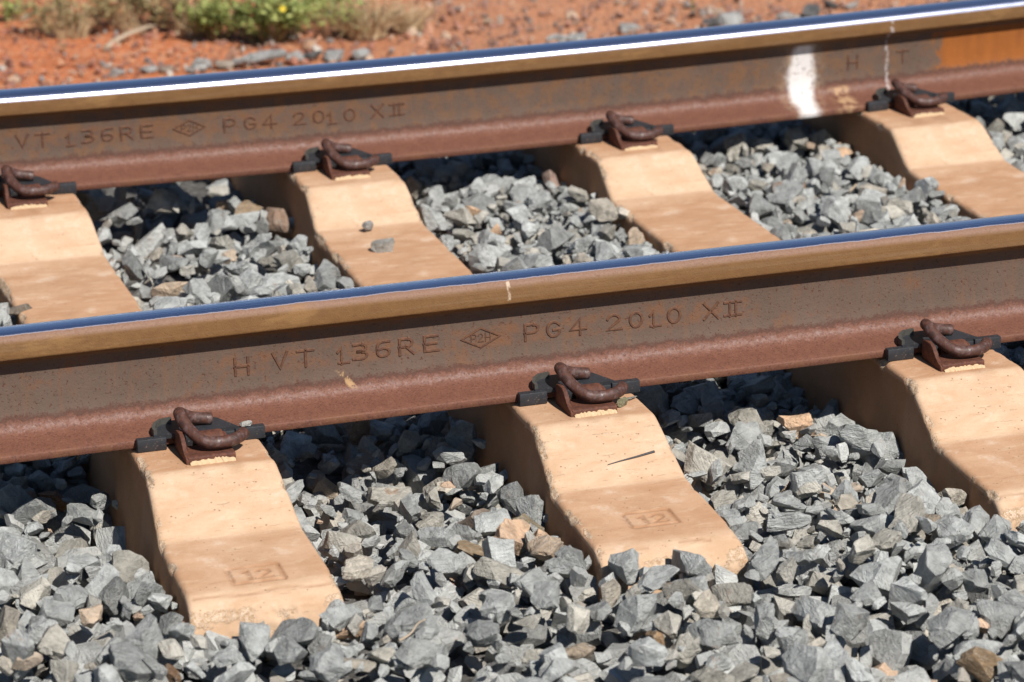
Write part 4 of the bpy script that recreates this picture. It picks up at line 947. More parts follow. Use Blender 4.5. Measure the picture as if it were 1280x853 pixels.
1609,1096,142,-2,-1,-20,34,25,1647,2631,215,7,-14,12,49,53,1696,3146,177,-15,5,10,3,23,2357,2945,207,-6,6,-18,25,69,2529,2710,211,2,-15,-12,7,47,2263,2944,204,-19,5,1,0,26,
3132,3275,185,-5,-3,0,53,39,1908,3175,219,14,-13,7,20,60,1233,3042,182,-20,-1,0,40,32,2466,2573,204,11,9,-10,40,39,2910,3023,189,-6,6,-16,14,82,1584,726,159,-3,3,-6,32,29,
1647,1223,147,19,2,4,57,51,1728,904,174,14,-10,-6,34,29,1675,1412,151,8,-11,-13,4,50,1766,3211,181,4,-16,-12,54,60,2333,2608,217,10,-1,-9,34,64,2532,2999,195,0,-2,-16,52,40,
1119,1094,168,-17,3,10,30,55,1646,2123,232,18,4,7,20,71,1762,423,150,17,2,-9,4,43,1901,3206,200,-19,-1,0,27,58,2215,2509,212,3,2,12,43,60,2203,2302,210,-13,-9,7,34,34,
2236,2805,192,4,3,18,40,31,2356,2967,183,-13,-13,-6,49,32,1759,2411,206,12,2,16,11,32,2296,2879,185,-6,1,11,22,40,2318,3105,199,-16,-4,-8,12,26,2317,3151,195,5,15,9,53,26,
2529,2488,214,-1,8,-15,17,28,1039,2239,224,19,1,-6,53,38,1673,278,170,-3,16,-10,47,59,1733,3123,216,-7,15,-9,31,67,2510,3226,205,-6,15,1,37,50,1898,1167,156,5,-1,-16,47,44,
1891,2495,206,1,-2,20,8,50,2293,2902,176,17,2,8,57,47,2485,2692,187,-2,20,2,21,47,1710,1397,156,4,-4,7,1,47,1855,1103,170,5,-6,-18,44,30,2198,2494,193,15,-14,-1,48,82,
2203,2672,190,9,-5,2,59,36,2327,2975,183,6,-18,5,20,47,2316,3125,181,2,-5,-8,39,39,2451,2557,201,2,-12,2,13,34,886,758,170,-19,-4,2,45,23,1161,974,159,-2,-18,7,5,26,
1392,554,154,-2,5,19,13,39,1862,2994,189,-2,-4,-4,3,38,2383,2907,205,1,-9,-16,52,40,2912,2834,198,17,0,8,38,51,1232,1215,152,3,7,-19,7,42,2291,2896,208,-17,-7,-7,47,41,
2381,2596,195,-14,5,-6,12,34,485,1105,189,-12,14,3,18,56,1640,2657,204,3,-7,-4,8,31,1786,2611,205,-6,6,18,43,25,1805,1021,156,0,0,15,11,18,1809,3189,212,-3,-7,-18,15,82,
1909,3123,203,-7,9,-17,26,50,2275,2927,208,6,19,-1,22,38,2356,2375,212,-8,-17,5,44,49,2818,2938,226,18,1,1,56,82,992,2638,209,4,-1,-17,30,27,1266,1648,199,-14,-13,-3,17,43,
2300,409,152,-18,7,-2,49,49,2308,2414,190,-4,-3,19,43,48,2829,2522,228,5,-3,-19,23,59,2376,1528,159,-3,20,1,18,40,2961,392,182,15,-11,-4,56,39,2792,2470,212,8,-9,11,6,35,
2888,2511,219,4,-9,15,42,49,2353,428,149,-4,-17,3,0,36,2662,761,193,6,13,11,4,27,2368,1109,165,15,13,0,53,32,2824,1691,157,2,-3,-20,53,32,2322,913,164,-4,9,-11,37,26,
2827,2243,203,-3,-3,-16,13,36,2533,210,120,-4,-19,-1,28,24,2873,3065,181,-14,-14,-3,24,40,2241,298,152,-16,2,2,44,38,1662,2446,210,10,-15,-8,43,46,3134,2739,202,-4,-9,-17,50,46,
2259,372,129,-16,8,1,35,22,2357,1265,154,15,-11,0,23,31,2558,303,126,6,16,7,18,22,2147,854,176,7,-18,6,0,21,2458,1916,196,1,-8,0,26,30,2269,1100,173,13,-15,-1,33,42,
2453,550,156,4,-1,-7,48,35,2702,640,183,-12,-8,7,18,59,1928,2000,195,-2,-2,-15,43,32,2536,2693,191,3,-14,-13,22,41,2409,259,123,-6,-15,11,54,38,207,500,164,-13,-5,12,5,35,
2341,697,184,-12,-13,5,58,77,1732,2159,198,-5,13,-12,45,22,2396,494,145,-10,-14,-1,54,49,2809,567,152,-1,16,-12,52,49,2190,776,190,-17,-7,4,45,35,3078,2622,199,12,8,3,22,24,
2513,2001,183,9,18,-1,13,34,2271,2245,213,2,3,0,18,41,2977,256,131,-8,-3,-4,30,20,2876,950,215,-6,17,5,42,82,2231,744,202,6,-17,-1,17,57,2453,3116,175,12,-15,-6,14,19,
2425,1602,149,7,-1,-14,53,33,2145,253,146,10,17,0,8,46,2535,992,186,6,-2,-12,32,55,2250,1037,172,0,-2,-19,18,47,2855,1445,151,19,1,2,20,37,2485,2082,184,10,-10,-8,7,22,
2441,1414,156,-2,-2,0,48,30,2488,2833,173,1,-4,14,39,29,2371,636,166,9,1,17,32,36,2277,2529,190,-2,20,0,11,29,2536,2838,201,-18,-7,3,17,37,281,3174,197,13,0,7,37,49,
3007,1108,151,2,-20,-1,27,35,2428,1685,205,4,-8,-17,41,73,1895,3062,176,-4,-7,16,23,22,2323,1512,167,5,-6,-2,18,33,1778,1972,206,-10,15,5,5,37,2289,460,165,-8,4,1,23,33,
2390,542,159,3,4,8,57,25,2420,990,168,-8,16,7,4,42,2339,2296,215,1,0,4,9,41,2348,783,185,-3,0,2,46,58,170,3036,223,2,-9,-17,39,48,2830,1182,152,20,-1,-2,13,39,
2405,2143,224,-2,2,19,17,58,2012,663,195,-7,-15,-8,33,62,2351,1330,197,-1,-19,-5,12,57,3178,3173,181,-17,1,6,18,27,1938,480,141,12,-1,-1,36,25,2307,2324,191,0,4,19,2,50,
2894,2389,206,-9,-12,-12,45,51,2839,2739,197,-7,8,-14,27,43,2390,2348,216,5,19,0,36,40,2109,230,125,7,-18,-3,36,28,2775,664,154,6,-16,-6,23,21,2453,590,162,13,11,3,27,36,
2208,1605,162,-19,-1,-5,47,43,1756,2431,212,9,0,-9,53,30,2458,423,143,9,6,11,49,55,2317,228,121,-18,-1,3,58,25,1632,1004,151,0,0,-15,58,17,1596,3201,181,0,14,12,0,37,
2749,791,182,1,0,2,50,23,2072,543,169,-8,16,-3,38,49,2333,1268,190,-1,11,-1,55,60,2856,2172,202,4,18,2,6,40,2191,2854,223,0,-1,3,47,60,2880,624,149,8,-12,-14,25,18,
2194,3108,185,-16,11,-1,52,45,2891,3252,183,-6,-3,16,48,41,357,347,143,12,8,7,50,31,1687,2012,210,-5,-13,14,15,40,1744,3257,206,6,4,11,20,68,2273,529,137,-8,-5,15,37,25,
2910,1400,152,-5,2,-10,44,27,2042,353,150,10,12,-12,48,36,2203,1197,171,-9,-13,6,29,42,2606,463,136,-8,18,1,1,34,2017,743,171,-1,5,-15,32,24,2347,620,162,-12,14,2,29,53,
2916,2890,173,-10,12,-12,36,26,2124,661,156,-14,-9,9,35,25,2181,734,172,1,-20,-3,9,56,1602,3106,199,9,-4,-12,39,53,1930,1796,189,11,-2,11,15,32,180,2913,210,-3,-20,-1,49,41,
2649,831,190,-3,-12,-11,26,38,2202,563,173,4,6,-11,56,46,2603,467,170,-4,4,2,11,34,2938,3149,177,-10,2,2,47,20,2778,732,181,-18,-8,-2,24,30,2614,296,151,-2,-18,-9,40,50,
3044,611,164,-16,-11,3,26,39,2959,858,202,-4,2,-20,33,39,1666,2305,198,20,-2,0,11,25,3200,2778,204,-7,17,-7,41,45,2505,1108,172,6,6,13,18,40,2932,2614,210,3,15,-8,10,33,
2399,1182,169,11,-16,-4,52,22,2361,352,156,12,14,7,4,34,227,2725,228,1,12,4,45,57,2443,389,191,-13,2,-15,6,82,2821,1512,148,0,-20,0,51,23,2892,2885,189,-8,0,-16,12,40,
1594,2795,199,-5,11,8,43,48,2293,1316,178,-1,-9,3,33,34,1416,489,156,8,-18,-1,25,34,2958,1769,184,1,10,17,24,52,2399,1218,182,-4,12,16,44,40,2241,2097,198,-17,10,2,51,29,
2262,2971,175,-13,0,0,22,39,2964,3114,181,-10,-12,4,49,32,2719,417,151,1,-2,-14,18,42,2222,1016,161,7,-4,14,36,24,2657,423,133,14,7,12,49,22,2313,373,133,4,-19,-4,1,25,
2870,891,172,2,-1,20,13,35,2727,572,161,-9,-17,3,44,41,2380,804,218,0,-5,-10,11,78,2092,243,126,-6,9,15,27,26,2913,2671,208,-3,4,-17,10,33,1702,2764,208,-13,-6,11,19,26,
2185,2901,184,3,-3,-7,5,49,1645,3063,192,11,-16,-4,25,37,2132,309,141,-14,-4,-11,34,27,291,3265,190,-1,-19,-4,56,47,2764,291,135,0,0,19,25,39,2492,1365,178,-9,-7,0,48,66,
3114,1370,148,-8,-17,-7,45,47,2790,1207,157,5,16,3,46,42,2842,702,189,3,5,-12,42,35,2825,3154,190,7,5,9,4,53,2274,1252,181,7,-15,4,31,67,2391,1072,172,-15,13,-4,34,36,
2435,889,211,17,-7,8,1,47,2725,771,184,-16,-11,-7,20,29,2008,236,142,0,11,17,53,62,2362,2195,206,15,13,3,41,59,1800,2931,181,-16,0,10,33,29,2811,3258,194,0,0,3,22,67,
2897,1294,157,-14,6,6,33,50,2239,685,199,16,5,4,40,82,2468,356,139,12,-16,1,38,55,2957,324,145,-10,7,-8,47,21,1892,1666,159,3,-19,-4,29,35,242,2751,179,2,-4,7,50,37,
328,2835,211,16,-11,-2,51,30,2282,1378,163,-2,-1,-15,39,27,318,2643,195,5,15,-6,37,29,314,318,141,8,15,4,11,30,1581,2536,204,-11,-17,0,53,21,1892,1741,179,3,-11,-16,43,36,
2341,2036,204,-4,5,18,59,37,2333,1438,186,4,-18,-1,41,40,2863,3279,184,14,-14,0,41,41,2246,1845,198,-7,6,-12,37,33,232,264,119,-17,3,4,3,19,1789,2249,204,-4,19,-5,29,47,
2201,757,174,-4,17,9,44,34,2502,1315,144,0,0,9,21,26,2693,703,168,-5,-5,-4,0,52,2976,1803,217,-8,-8,16,11,49,2899,2541,213,14,-11,9,8,18,2977,1231,150,-17,4,3,35,39,
2957,2319,219,4,-5,-6,50,28,2279,1490,164,-8,17,-7,49,32,2185,802,185,-12,-15,-3,28,49,2954,1267,175,-3,18,-6,45,51,2279,801,199,-14,2,-7,31,49,2920,1256,168,-8,9,6,43,45,
2895,1676,154,-16,-10,-1,46,29,1867,390,153,-7,18,1,22,40,2339,1470,145,-18,-1,-2,24,28,252,3289,179,3,-3,-19,13,21,2884,1453,152,-16,-5,8,51,34,2904,2969,180,-7,-4,16,41,27,
2448,717,179,-3,-9,-6,27,37,2080,554,150,-7,0,-9,12,38,2271,2569,214,11,-16,4,36,36,2497,565,161,-10,1,8,42,37,3096,3161,197,-10,-13,9,29,43,299,402,162,8,4,12,23,63,
1740,2010,207,15,-11,-1,28,43,2275,759,175,3,13,-15,38,41,2630,442,137,-3,20,-3,8,35,2276,2146,190,15,-13,-1,26,39,214,311,138,7,14,-12,28,16,2991,961,172,8,-15,7,24,43,
1988,209,130,-9,4,16,19,38,2151,648,154,12,14,8,14,21,2262,452,134,6,-1,18,50,26,2429,1897,217,-6,-3,-11,12,32,3205,229,141,17,-10,-1,44,49,2982,239,150,11,9,8,18,28,
2316,2669,186,3,-6,-15,26,31,3093,2896,204,-10,7,16,36,48,2615,601,162,7,-8,-10,44,39,3001,1040,156,-17,3,-7,14,43,1899,2230,194,-1,-10,-17,10,26,2438,2206,192,-17,8,-7,0,34,
2658,404,159,-16,7,-5,10,57,2909,1576,141,19,7,1,58,35,2948,550,187,3,-1,-15,33,69,2947,1696,180,-4,18,-2,34,43,2470,1855,199,13,4,-9,36,26,2795,2995,217,-6,0,19,55,49,
2873,1096,177,-4,19,2,59,38,2923,2811,197,-19,1,0,49,59,2922,2247,221,-7,0,-14,36,35,1782,1823,202,8,-9,-13,5,56,1752,2223,213,12,-4,3,14,32,1375,456,133,-5,-19,-6,20,29,
161,2355,192,3,-12,-10,25,22,2828,346,151,12,-12,-2,36,32,2310,1551,145,-2,6,-10,0,29,210,349,151,16,3,10,58,26,2097,825,178,4,18,8,9,22,2381,924,176,16,-10,-6,49,53,
2417,2558,189,16,-12,-3,21,32,2272,793,181,3,-1,-11,23,37,2333,659,146,1,10,12,30,28,2497,3234,186,-12,6,13,52,33,3083,2945,179,2,3,18,33,47,2581,697,159,-3,20,1,53,49,
2673,728,183,-8,14,-7,12,35,260,2634,228,-4,-6,7,29,50,2811,445,162,1,20,1,1,49,641,822,203,-1,8,-15,12,31,2799,1570,150,17,9,3,26,43,2876,1825,233,2,1,-19,39,82,
1724,1892,206,18,7,-4,30,38,2860,3168,182,12,14,-6,6,33,1887,2248,202,13,11,-3,6,45,2345,3135,197,11,-11,-2,35,53,2214,428,137,-14,1,-7,15,30,2862,2932,198,1,-2,-15,42,41,
2479,456,160,-10,-16,-4,20,35,2098,822,207,-1,-4,5,32,70,2559,507,180,-8,17,-3,18,34,2843,1342,169,1,-13,-4,20,31,2135,503,178,-6,13,-12,58,79,267,768,202,-7,-7,17,18,52,
2797,1306,155,0,-20,1,57,37,3127,2529,220,-2,1,-9,55,35,1985,534,170,16,-4,6,54,28,2234,2815,176,-15,11,-6,30,30,1886,1799,187,-9,18,2,28,23,2382,2567,190,11,4,11,37,27,
1591,2708,197,-19,4,-2,9,27,2360,2082,191,16,6,-3,53,33,2881,1644,191,-4,-15,-9,7,82,3130,2687,195,0,-1,-18,38,17,2852,642,166,3,-19,6,16,25,1172,1061,165,8,16,8,47,31,
2224,2468,216,-6,14,-13,22,58,2517,3098,194,-12,-15,2,4,32,1815,2885,196,5,-4,-9,33,34,2795,1826,225,16,11,0,54,82,3234,3130,189,-11,9,12,40,32,229,450,133,-15,12,-3,9,47,
2194,467,143,12,13,-6,11,31,2472,2801,182,2,-3,-17,30,51,1867,417,151,15,6,6,49,58,2323,3042,175,0,0,6,20,28,2545,2956,177,-9,8,12,26,23,1726,2342,206,17,7,9,48,25,
2966,3094,178,-10,9,9,56,22,2361,1396,188,-3,9,18,39,58,2382,2933,213,-9,-17,1,34,22,2255,603,150,-6,-6,5,12,49,2238,207,126,-13,5,6,28,32,2876,1123,148,-17,-9,2,4,24,
1792,2335,211,-10,14,4,3,24,2987,2253,217,5,-19,1,28,42,3039,1479,180,14,12,-2,6,37,273,814,190,13,12,4,36,39,1770,2701,199,0,15,14,52,27,1740,2198,203,-1,-9,-10,56,33,
2883,1428,185,19,1,6,55,69,1566,1544,142,0,0,18,37,27,173,2416,222,-1,2,-12,18,60,2818,954,173,-4,3,-2,17,77,191,1773,187,-2,8,-16,52,34,2505,2485,200,4,19,-3,30,49,
2597,351,166,-1,13,13,14,45,2289,1441,152,-9,6,-13,52,33,1726,2221,216,15,-6,3,20,23,2228,1165,192,0,6,5,35,62,2318,837,201,19,-4,4,0,35,2527,2637,214,1,11,-3,16,48,
2254,2306,194,-13,-12,2,14,53,2951,1973,201,-14,7,11,36,45,2519,2105,224,-5,6,-6,18,66,299,2490,196,11,-14,-10,48,25,2418,2184,189,8,-17,-1,29,29,2325,643,178,12,4,7,5,30,
2820,369,147,9,3,-3,33,24,2345,568,140,-10,-13,10,54,40,2897,2647,215,-15,8,-2,44,48,2911,1238,166,19,-2,-3,53,39,2612,523,137,-12,16,1,13,33,1629,1985,209,16,2,-10,35,29,
2065,750,191,-5,-3,19,27,82,3012,1142,165,4,3,19,6,38,2251,2278,210,-8,10,-13,0,36,2475,2151,185,-3,-5,-19,48,19,2058,695,182,1,-4,-19,31,30,3029,1569,145,6,18,-2,55,37,
3147,2110,196,-5,-8,13,19,38,2405,2157,189,6,19,2,37,51,2393,982,180,-4,1,-12,1,28,3025,689,187,6,15,-9,11,43,2392,2833,193,-15,-1,-9,19,29,3148,1360,145,-6,-2,9,27,27,
2005,810,181,17,7,7,34,23,2342,1713,184,3,-10,10,5,46,294,330,176,-5,-18,6,50,74,333,628,211,17,-4,7,17,35,2874,1217,156,0,-18,9,24,43,2328,1909,208,-15,12,-1,59,74,
2821,1957,201,3,7,-17,32,33,2423,1869,220,0,12,16,54,46,2784,691,200,13,-1,-5,43,82,1918,2258,209,0,-19,2,38,46,1859,1805,188,0,-5,-19,51,26,2546,2239,194,-10,-15,6,26,24,
2959,244,136,-5,-10,4,58,46,2354,2704,223,-2,-3,-5,51,29,3120,3224,187,-7,-1,18,42,49,2861,3253,205,-7,18,2,25,59,2238,1309,149,-14,-11,4,30,22,2442,1764,197,13,-1,1,5,42,
2443,1388,143,6,-1,9,48,35,2793,508,145,-17,-11,0,41,39,2406,2323,202,19,-3,1,57,64,2308,631,146,-9,9,-3,7,30,2846,2020,227,-11,-6,2,2,63,279,3194,188,-3,5,-11,37,27,
2914,280,150,-19,1,7,39,46,2112,613,166,-10,14,-3,8,42,2965,1113,161,-20,4,0,19,69,1604,2686,204,-16,8,1,3,52,2417,2200,188,19,3,-4,38,22,1590,1005,151,5,19,3,21,25,
2188,968,171,-7,16,-10,33,38,2188,881,185,-19,6,1,49,31,2960,2894,179,-1,-2,-20,42,54,293,1331,145,15,11,6,35,27,2440,432,158,-5,-9,15,11,37,2236,2071,208,-11,16,3,39,38,
2534,490,170,-6,-4,4,8,31,310,3255,198,10,6,13,57,43,2868,993,158,-18,-8,2,35,28,2262,3047,193,9,12,2,2,29,2801,216,161,-15,-2,-7,49,62,2923,2193,217,0,-1,-16,48,65,
258,803,182,-11,-1,-14,45,42,1640,2168,216,0,20,-1,24,56,2720,373,132,7,-5,-7,50,32,3112,3027,176,-2,-20,2,34,29,1796,2800,188,0,-17,-10,58,28,1571,1158,149,5,4,19,19,46,
2545,2906,175,10,10,10,58,34,3113,1592,170,4,19,-4,39,36,199,3261,181,2,-1,-15,1,44,1666,1907,204,4,6,13,15,47,675,2952,186,-10,17,1,9,63,1703,2065,201,-18,-7,-3,25,23,
1762,3177,181,-7,-3,18,25,38,2327,1575,147,0,-19,5,53,38,2548,2988,196,6,12,6,13,32,1884,1948,194,1,-2,20,8,20,2873,1137,163,-1,9,-17,20,28,2953,635,161,6,15,-10,17,31,
1974,323,164,15,-9,-5,40,52,2391,2857,209,0,12,-16,52,65,1774,2217,210,-2,19,0,25,44,3018,2366,196,15,-11,-4,2,23,2545,2621,202,5,-11,-7,13,33,340,2086,189,19,4,2,34,27,
2250,349,132,-13,6,14,40,20,2882,1593,154,2,-11,16,10,48,2098,716,199,11,-2,-16,19,39,2174,2796,197,14,-14,-1,40,33,1784,1911,199,-8,-11,11,2,24,2213,1485,154,-1,-15,-10,12,32,
2360,2993,206,8,5,-17,56,39,227,234,127,15,2,-8,37,26,2356,1919,193,0,0,19,38,43,3151,1674,186,-5,16,11,12,36,2335,535,157,-12,3,10,35,31,2480,2508,196,-8,-6,6,14,37,
2946,3234,186,14,9,7,41,29,2900,1921,206,9,-8,2,6,46,2516,633,163,-17,-8,-2,4,34,2035,428,151,2,20,-2,12,43,3026,878,189,-1,4,-19,40,28,2368,3171,181,9,-16,2,27,33,
1356,407,149,16,-7,-6,12,54,2209,2814,197,12,-4,8,14,33,1920,2148,205,-2,2,15,57,58,2372,1570,142,17,0,6,40,25,1896,2082,193,17,-7,-3,2,23,1817,2848,205,-15,-12,-4,43,34,
2398,1470,194,-10,0,-4,43,56,2250,2789,179,-5,-2,16,32,35,2963,459,171,-3,-1,-2,8,53,235,869,225,-5,2,-11,56,53,2899,3085,175,-9,1,4,37,24,2439,1008,166,2,-14,2,53,40,
1663,2655,222,-4,-19,-5,26,38,2977,1592,182,-2,1,18,33,51,2997,1590,168,-16,10,-3,34,39,292,2697,205,-1,-6,17,43,50,3204,264,153,-13,-1,-8,41,41,2543,2819,182,3,9,-14,54,31,
2445,2132,196,-1,-1,17,17,63,301,2614,225,-9,9,-11,43,82,2241,3049,187,-7,16,9,6,33,2261,778,208,-12,7,-6,12,50,2480,1841,200,-7,-6,-15,3,36,1869,1693,164,0,1,10,34,32,
2932,661,166,-16,-8,-8,25,19,2512,1229,164,18,-6,-2,52,29,175,2931,202,-4,-19,-2,1,41,1780,1894,232,12,11,8,0,47,1639,2029,227,-9,-17,-4,12,41,1914,507,159,-3,7,4,17,39,
2862,316,147,-11,-16,-4,59,36,2920,330,148,8,-3,2,6,26,2972,1756,206,-5,4,-6,32,56,2830,3195,188,-2,4,-19,25,16,2724,729,167,-13,5,4,0,32,2800,408,159,-19,-4,-3,20,35,
2788,831,175,-16,11,-3,36,39,2406,823,175,-3,14,9,0,35,2803,1639,156,13,-2,-3,23,52,2055,551,153,-14,-13,3,50,35,2403,613,171,-2,11,16,40,47,2990,1641,161,4,-11,-16,50,30,
365,2178,188,0,0,20,13,32,2238,1241,160,19,0,3,40,67,2515,2901,178,0,2,-20,17,49,2948,1161,149,0,0,20,34,30,2812,2402,211,5,-2,18,13,46,1577,1670,182,1,-7,-1,12,40,
1995,460,153,-9,-14,-11,14,37,1689,1828,192,19,-7,0,18,32,2407,841,187,6,10,16,5,41,2358,2312,198,-9,6,9,18,33,2292,1081,154,-14,4,12,32,16,2381,1585,168,-3,11,-13,49,30,
3085,449,145,-6,5,-8,23,46,2922,1415,154,-5,-1,19,32,42,2835,979,186,14,-11,-1,59,31,2879,798,183,2,-1,17,59,61,2276,2077,213,-15,-1,-7,30,63,2794,2920,178,14,-2,-4,52,23,
656,2873,177,17,7,6,40,39,1637,1965,206,7,-13,2,51,40,2267,2279,206,-10,-6,13,26,36,3022,1587,157,11,-17,-3,8,49,1601,1281,171,-5,-19,-4,40,32,2841,2430,232,18,6,6,41,55,
2876,1675,161,-2,4,5,17,24,199,427,185,9,-12,0,6,56,1944,464,137,-16,2,2,54,17,2553,798,181,18,-2,0,15,33,2845,2626,204,-2,-12,10,58,34,2176,440,155,17,-5,4,45,45,
2368,2999,172,0,-10,-17,35,20,2888,1395,169,-7,-18,4,32,34,2491,2100,186,-8,-13,10,44,24,2946,2587,200,-15,-5,6,54,38,2549,363,144,-2,-15,-9,5,42,2191,2623,190,17,-10,0,26,38,
413,2028,203,0,8,-16,12,54,414,2792,210,-14,12,7,6,41,2427,537,158,-6,7,-7,42,28,2336,2255,209,4,19,-3,10,54,3175,2116,204,-11,17,-1,47,46,2425,2064,187,15,10,7,40,36,
2467,1431,149,-3,17,-7,3,62,2251,1910,198,19,-2,-4,38,46,2283,1005,165,4,3,-19,32,50,2360,2502,186,-7,-3,14,49,25,2353,3172,173,15,-11,-3,9,24,172,611,189,10,-8,-14,51,57,
314,2298,198,4,14,14,47,42,3172,2507,210,2,20,-2,17,39,2681,400,146,-8,12,5,30,37,2821,1539,169,2,8,-13,44,56,2376,968,174,9,-1,-8,44,59,3056,2698,220,7,5,14,54,54,
546,300,167,-4,4,-12,25,42,3193,680,165,14,6,7,26,34,2400,641,149,7,-9,-10,28,42,2805,288,143,-2,13,-13,4,34,2276,2205,192,9,11,9,15,31,2316,726,180,-5,-3,16,57,47,
2269,2081,188,11,-9,-11,5,20,2884,2572,199,-16,-12,2,8,20,1773,1560,146,18,7,-2,37,33,2689,362,142,-4,-4,19,25,64,3166,3132,178,-3,-1,-15,2,24,1868,1631,154,-13,9,-5,23,33,
2243,356,145,-3,19,-3,34,34,201,328,158,-9,5,-12,55,37,623,443,188,-5,19,-1,51,82,3161,435,162,-10,5,-14,25,43,2860,1604,139,12,15,5,2,16,2885,3107,176,-12,16,1,13,32,
2718,822,172,-18,8,0,29,23,2883,3036,180,-9,-16,0,45,26,2906,910,185,6,13,-10,25,31,301,304,151,-4,-2,4,26,26,2082,465,159,-19,1,4,50,38,2476,675,182,-9,0,8,39,50,
2473,1755,173,2,3,19,43,36,301,519,144,-17,5,9,18,27,251,2439,222,12,15,-1,9,51,2849,1743,191,3,-5,-15,28,33,3169,635,159,11,-14,-4,24,28,2952,344,137,-2,4,-8,30,35,
2527,2033,213,-9,1,0,14,52,186,3069,194,-4,8,-7,29,35,573,314,151,1,7,12,39,32,2426,1676,161,-5,-10,16,30,30,624,2928,191,-2,20,0,5,51,1448,285,127,10,-7,-16,13,22,
2335,755,189,0,-15,12,32,40,2317,475,152,17,3,-4,2,40,2348,2227,199,4,0,-16,35,26,2880,2736,189,12,16,-1,59,22,1742,1745,177,3,-8,-17,53,30,397,362,161,7,4,-5,40,32,
1000,416,158,18,2,-1,25,43,2830,764,168,-18,-2,-2,47,27,2949,1294,146,4,7,18,50,24,2226,2451,195,15,13,-1,18,31,2139,631,164,-9,18,1,48,35,2232,2127,226,18,5,-3,5,64,
2909,2105,195,16,-2,-3,44,30,2415,1046,149,0,0,7,58,21,2966,1681,163,-2,-5,-17,33,41,2986,686,152,14,8,0,10,26,2692,325,164,-13,14,-3,47,42,2192,259,144,4,-18,-5,12,50,
2197,3067,201,16,-10,4,24,48,2886,2058,198,-15,-11,-7,17,41,3047,1176,160,19,-2,3,37,46,2537,769,189,-6,8,6,23,34,2527,2745,183,-19,-4,-2,0,32,2937,1284,185,-16,1,8,17,46,
380,343,152,0,19,5,16,37,2511,1001,160,-13,15,-6,57,52,2858,2975,182,-1,11,-12,7,44,2532,1991,209,19,1,-5,41,46,2956,844,186,1,3,13,13,43,1945,245,147,-1,19,-5,54,43,
2531,1256,192,-13,-15,-2,9,82,2849,1253,169,-2,-6,-16,47,40,3025,2211,208,7,-16,-5,13,42,1681,1618,143,-4,20,0,28,31,2336,2459,194,0,4,-13,32,29,320,380,140,-4,-19,-1,34,32,
1630,2274,197,16,-5,11,45,17,1982,337,132,19,0,1,20,31,2806,2988,196,10,-5,9,11,59,2975,1149,150,0,0,-19,21,33,2493,1662,193,12,-1,-9,16,74,1681,2865,188,4,5,9,37,29,
2364,1700,173,19,-5,0,54,20,2906,1709,157,1,19,-1,49,27,2759,537,159,-3,-2,-19,41,25,2942,535,153,0,-10,17,44,53,1747,494,142,-12,-2,15,52,22,3239,2911,177,-1,0,-7,18,24,
2959,1186,152,0,0,-7,38,46,2300,2953,181,1,-4,-19,16,42,2833,213,143,-2,-1,20,43,35,2098,771,208,7,16,-8,56,44,2816,1579,165,15,12,3,42,38,2200,1385,153,-11,-2,-3,14,30,
2309,2130,207,-1,13,15,12,48,2257,474,137,19,-1,1,9,47,2307,1691,175,16,-7,6,40,27,2522,727,179,-17,7,4,33,41,2642,235,146,3,2,17,56,34,3225,400,172,-4,2,-14,31,62,
2358,1413,144,13,-3,0,7,26,2641,493,149,-4,-2,-17,2,52,2324,639,156,16,-4,12,42,38,3157,1040,158,-3,19,-2,6,24,2838,2604,210,13,4,-1,44,53,1592,1024,151,-16,-1,10,35,16,
2542,2328,197,-8,10,-5,15,29,401,401,161,-8,-11,-11,29,43,2788,3060,189,1,-8,-4,1,43,2421,3241,180,15,14,0,42,41,2870,2872,182,10,17,1,42,38,1619,1460,157,6,-19,-4,23,29,
236,432,185,-14,-7,12,55,73,2868,2336,215,-4,19,-1,52,42,2789,625,180,5,15,10,37,43,2865,1793,182,-15,-11,8,28,30,2877,3204,180,5,1,-9,47,36,2171,2864,179,14,14,2,16,39,
2523,1610,144,-3,17,-4,37,29,2845,577,145,10,17,-4,45,28,3169,2819,197,16,-1,-2,11,30,220,2913,183,-1,-2,11,15,22,3114,1429,192,19,4,-4,39,78,295,3152,178,-3,-10,15,5,33,
2398,1480,147,-9,-16,4,47,51,2388,261,123,11,10,13,49,26,2923,3083,186,12,-11,-11,18,40,3180,361,154,8,-8,1,48,38,2528,981,155,7,19,0,13,37,570,2420,199,1,19,3,13,53,
2338,2370,199,-8,-2,-17,42,39,2905,1080,157,-13,-4,-8,58,43,2923,1047,171,3,1,-5,13,43,2931,1623,165,-4,1,-5,24,51,360,2422,225,-6,6,16,42,54,2331,2250,188,-7,-5,6,15,25,
2812,1239,168,1,10,10,6,62,2916,1657,202,11,-14,1,27,63,204,2896,203,5,17,-4,12,35,2134,337,154,1,-20,2,57,52,2836,240,131,12,2,11,54,39,2974,624,197,0,-2,-19,33,82,
1731,854,176,9,11,10,12,42,2963,2409,214,-13,14,-6,35,35,2949,3085,198,-17,-10,-3,2,50,2358,1512,185,5,-10,-16,55,53,2210,297,138,9,15,-4,39,37,2020,819,181,1,0,-15,40,23,
2205,1744,172,3,0,7,52,26,3062,1257,180,-4,17,9,40,42,2321,1207,151,-8,-9,2,58,28,2440,1219,162,10,17,-3,48,24,2849,1195,152,1,-19,3,34,25,3101,3017,200,17,-9,4,30,44,
357,322,173,0,-4,-1,36,49,2890,2804,183,3,0,20,26,42,2212,3028,186,-9,-18,1,17,39,193,1578,137,-19,-7,0,43,20,2313,3193,181,-7,15,-10,26,40,2479,1855,215,-12,5,-11,2,36,
3143,310,151,-13,8,-8,17,34,247,3189,192,-2,-6,18,51,39,286,508,178,-7,-17,3,34,52,2083,740,172,-16,-12,0,42,23,1187,1069,153,-10,-1,-7,37,45,1711,2337,212,5,2,9,53,32,
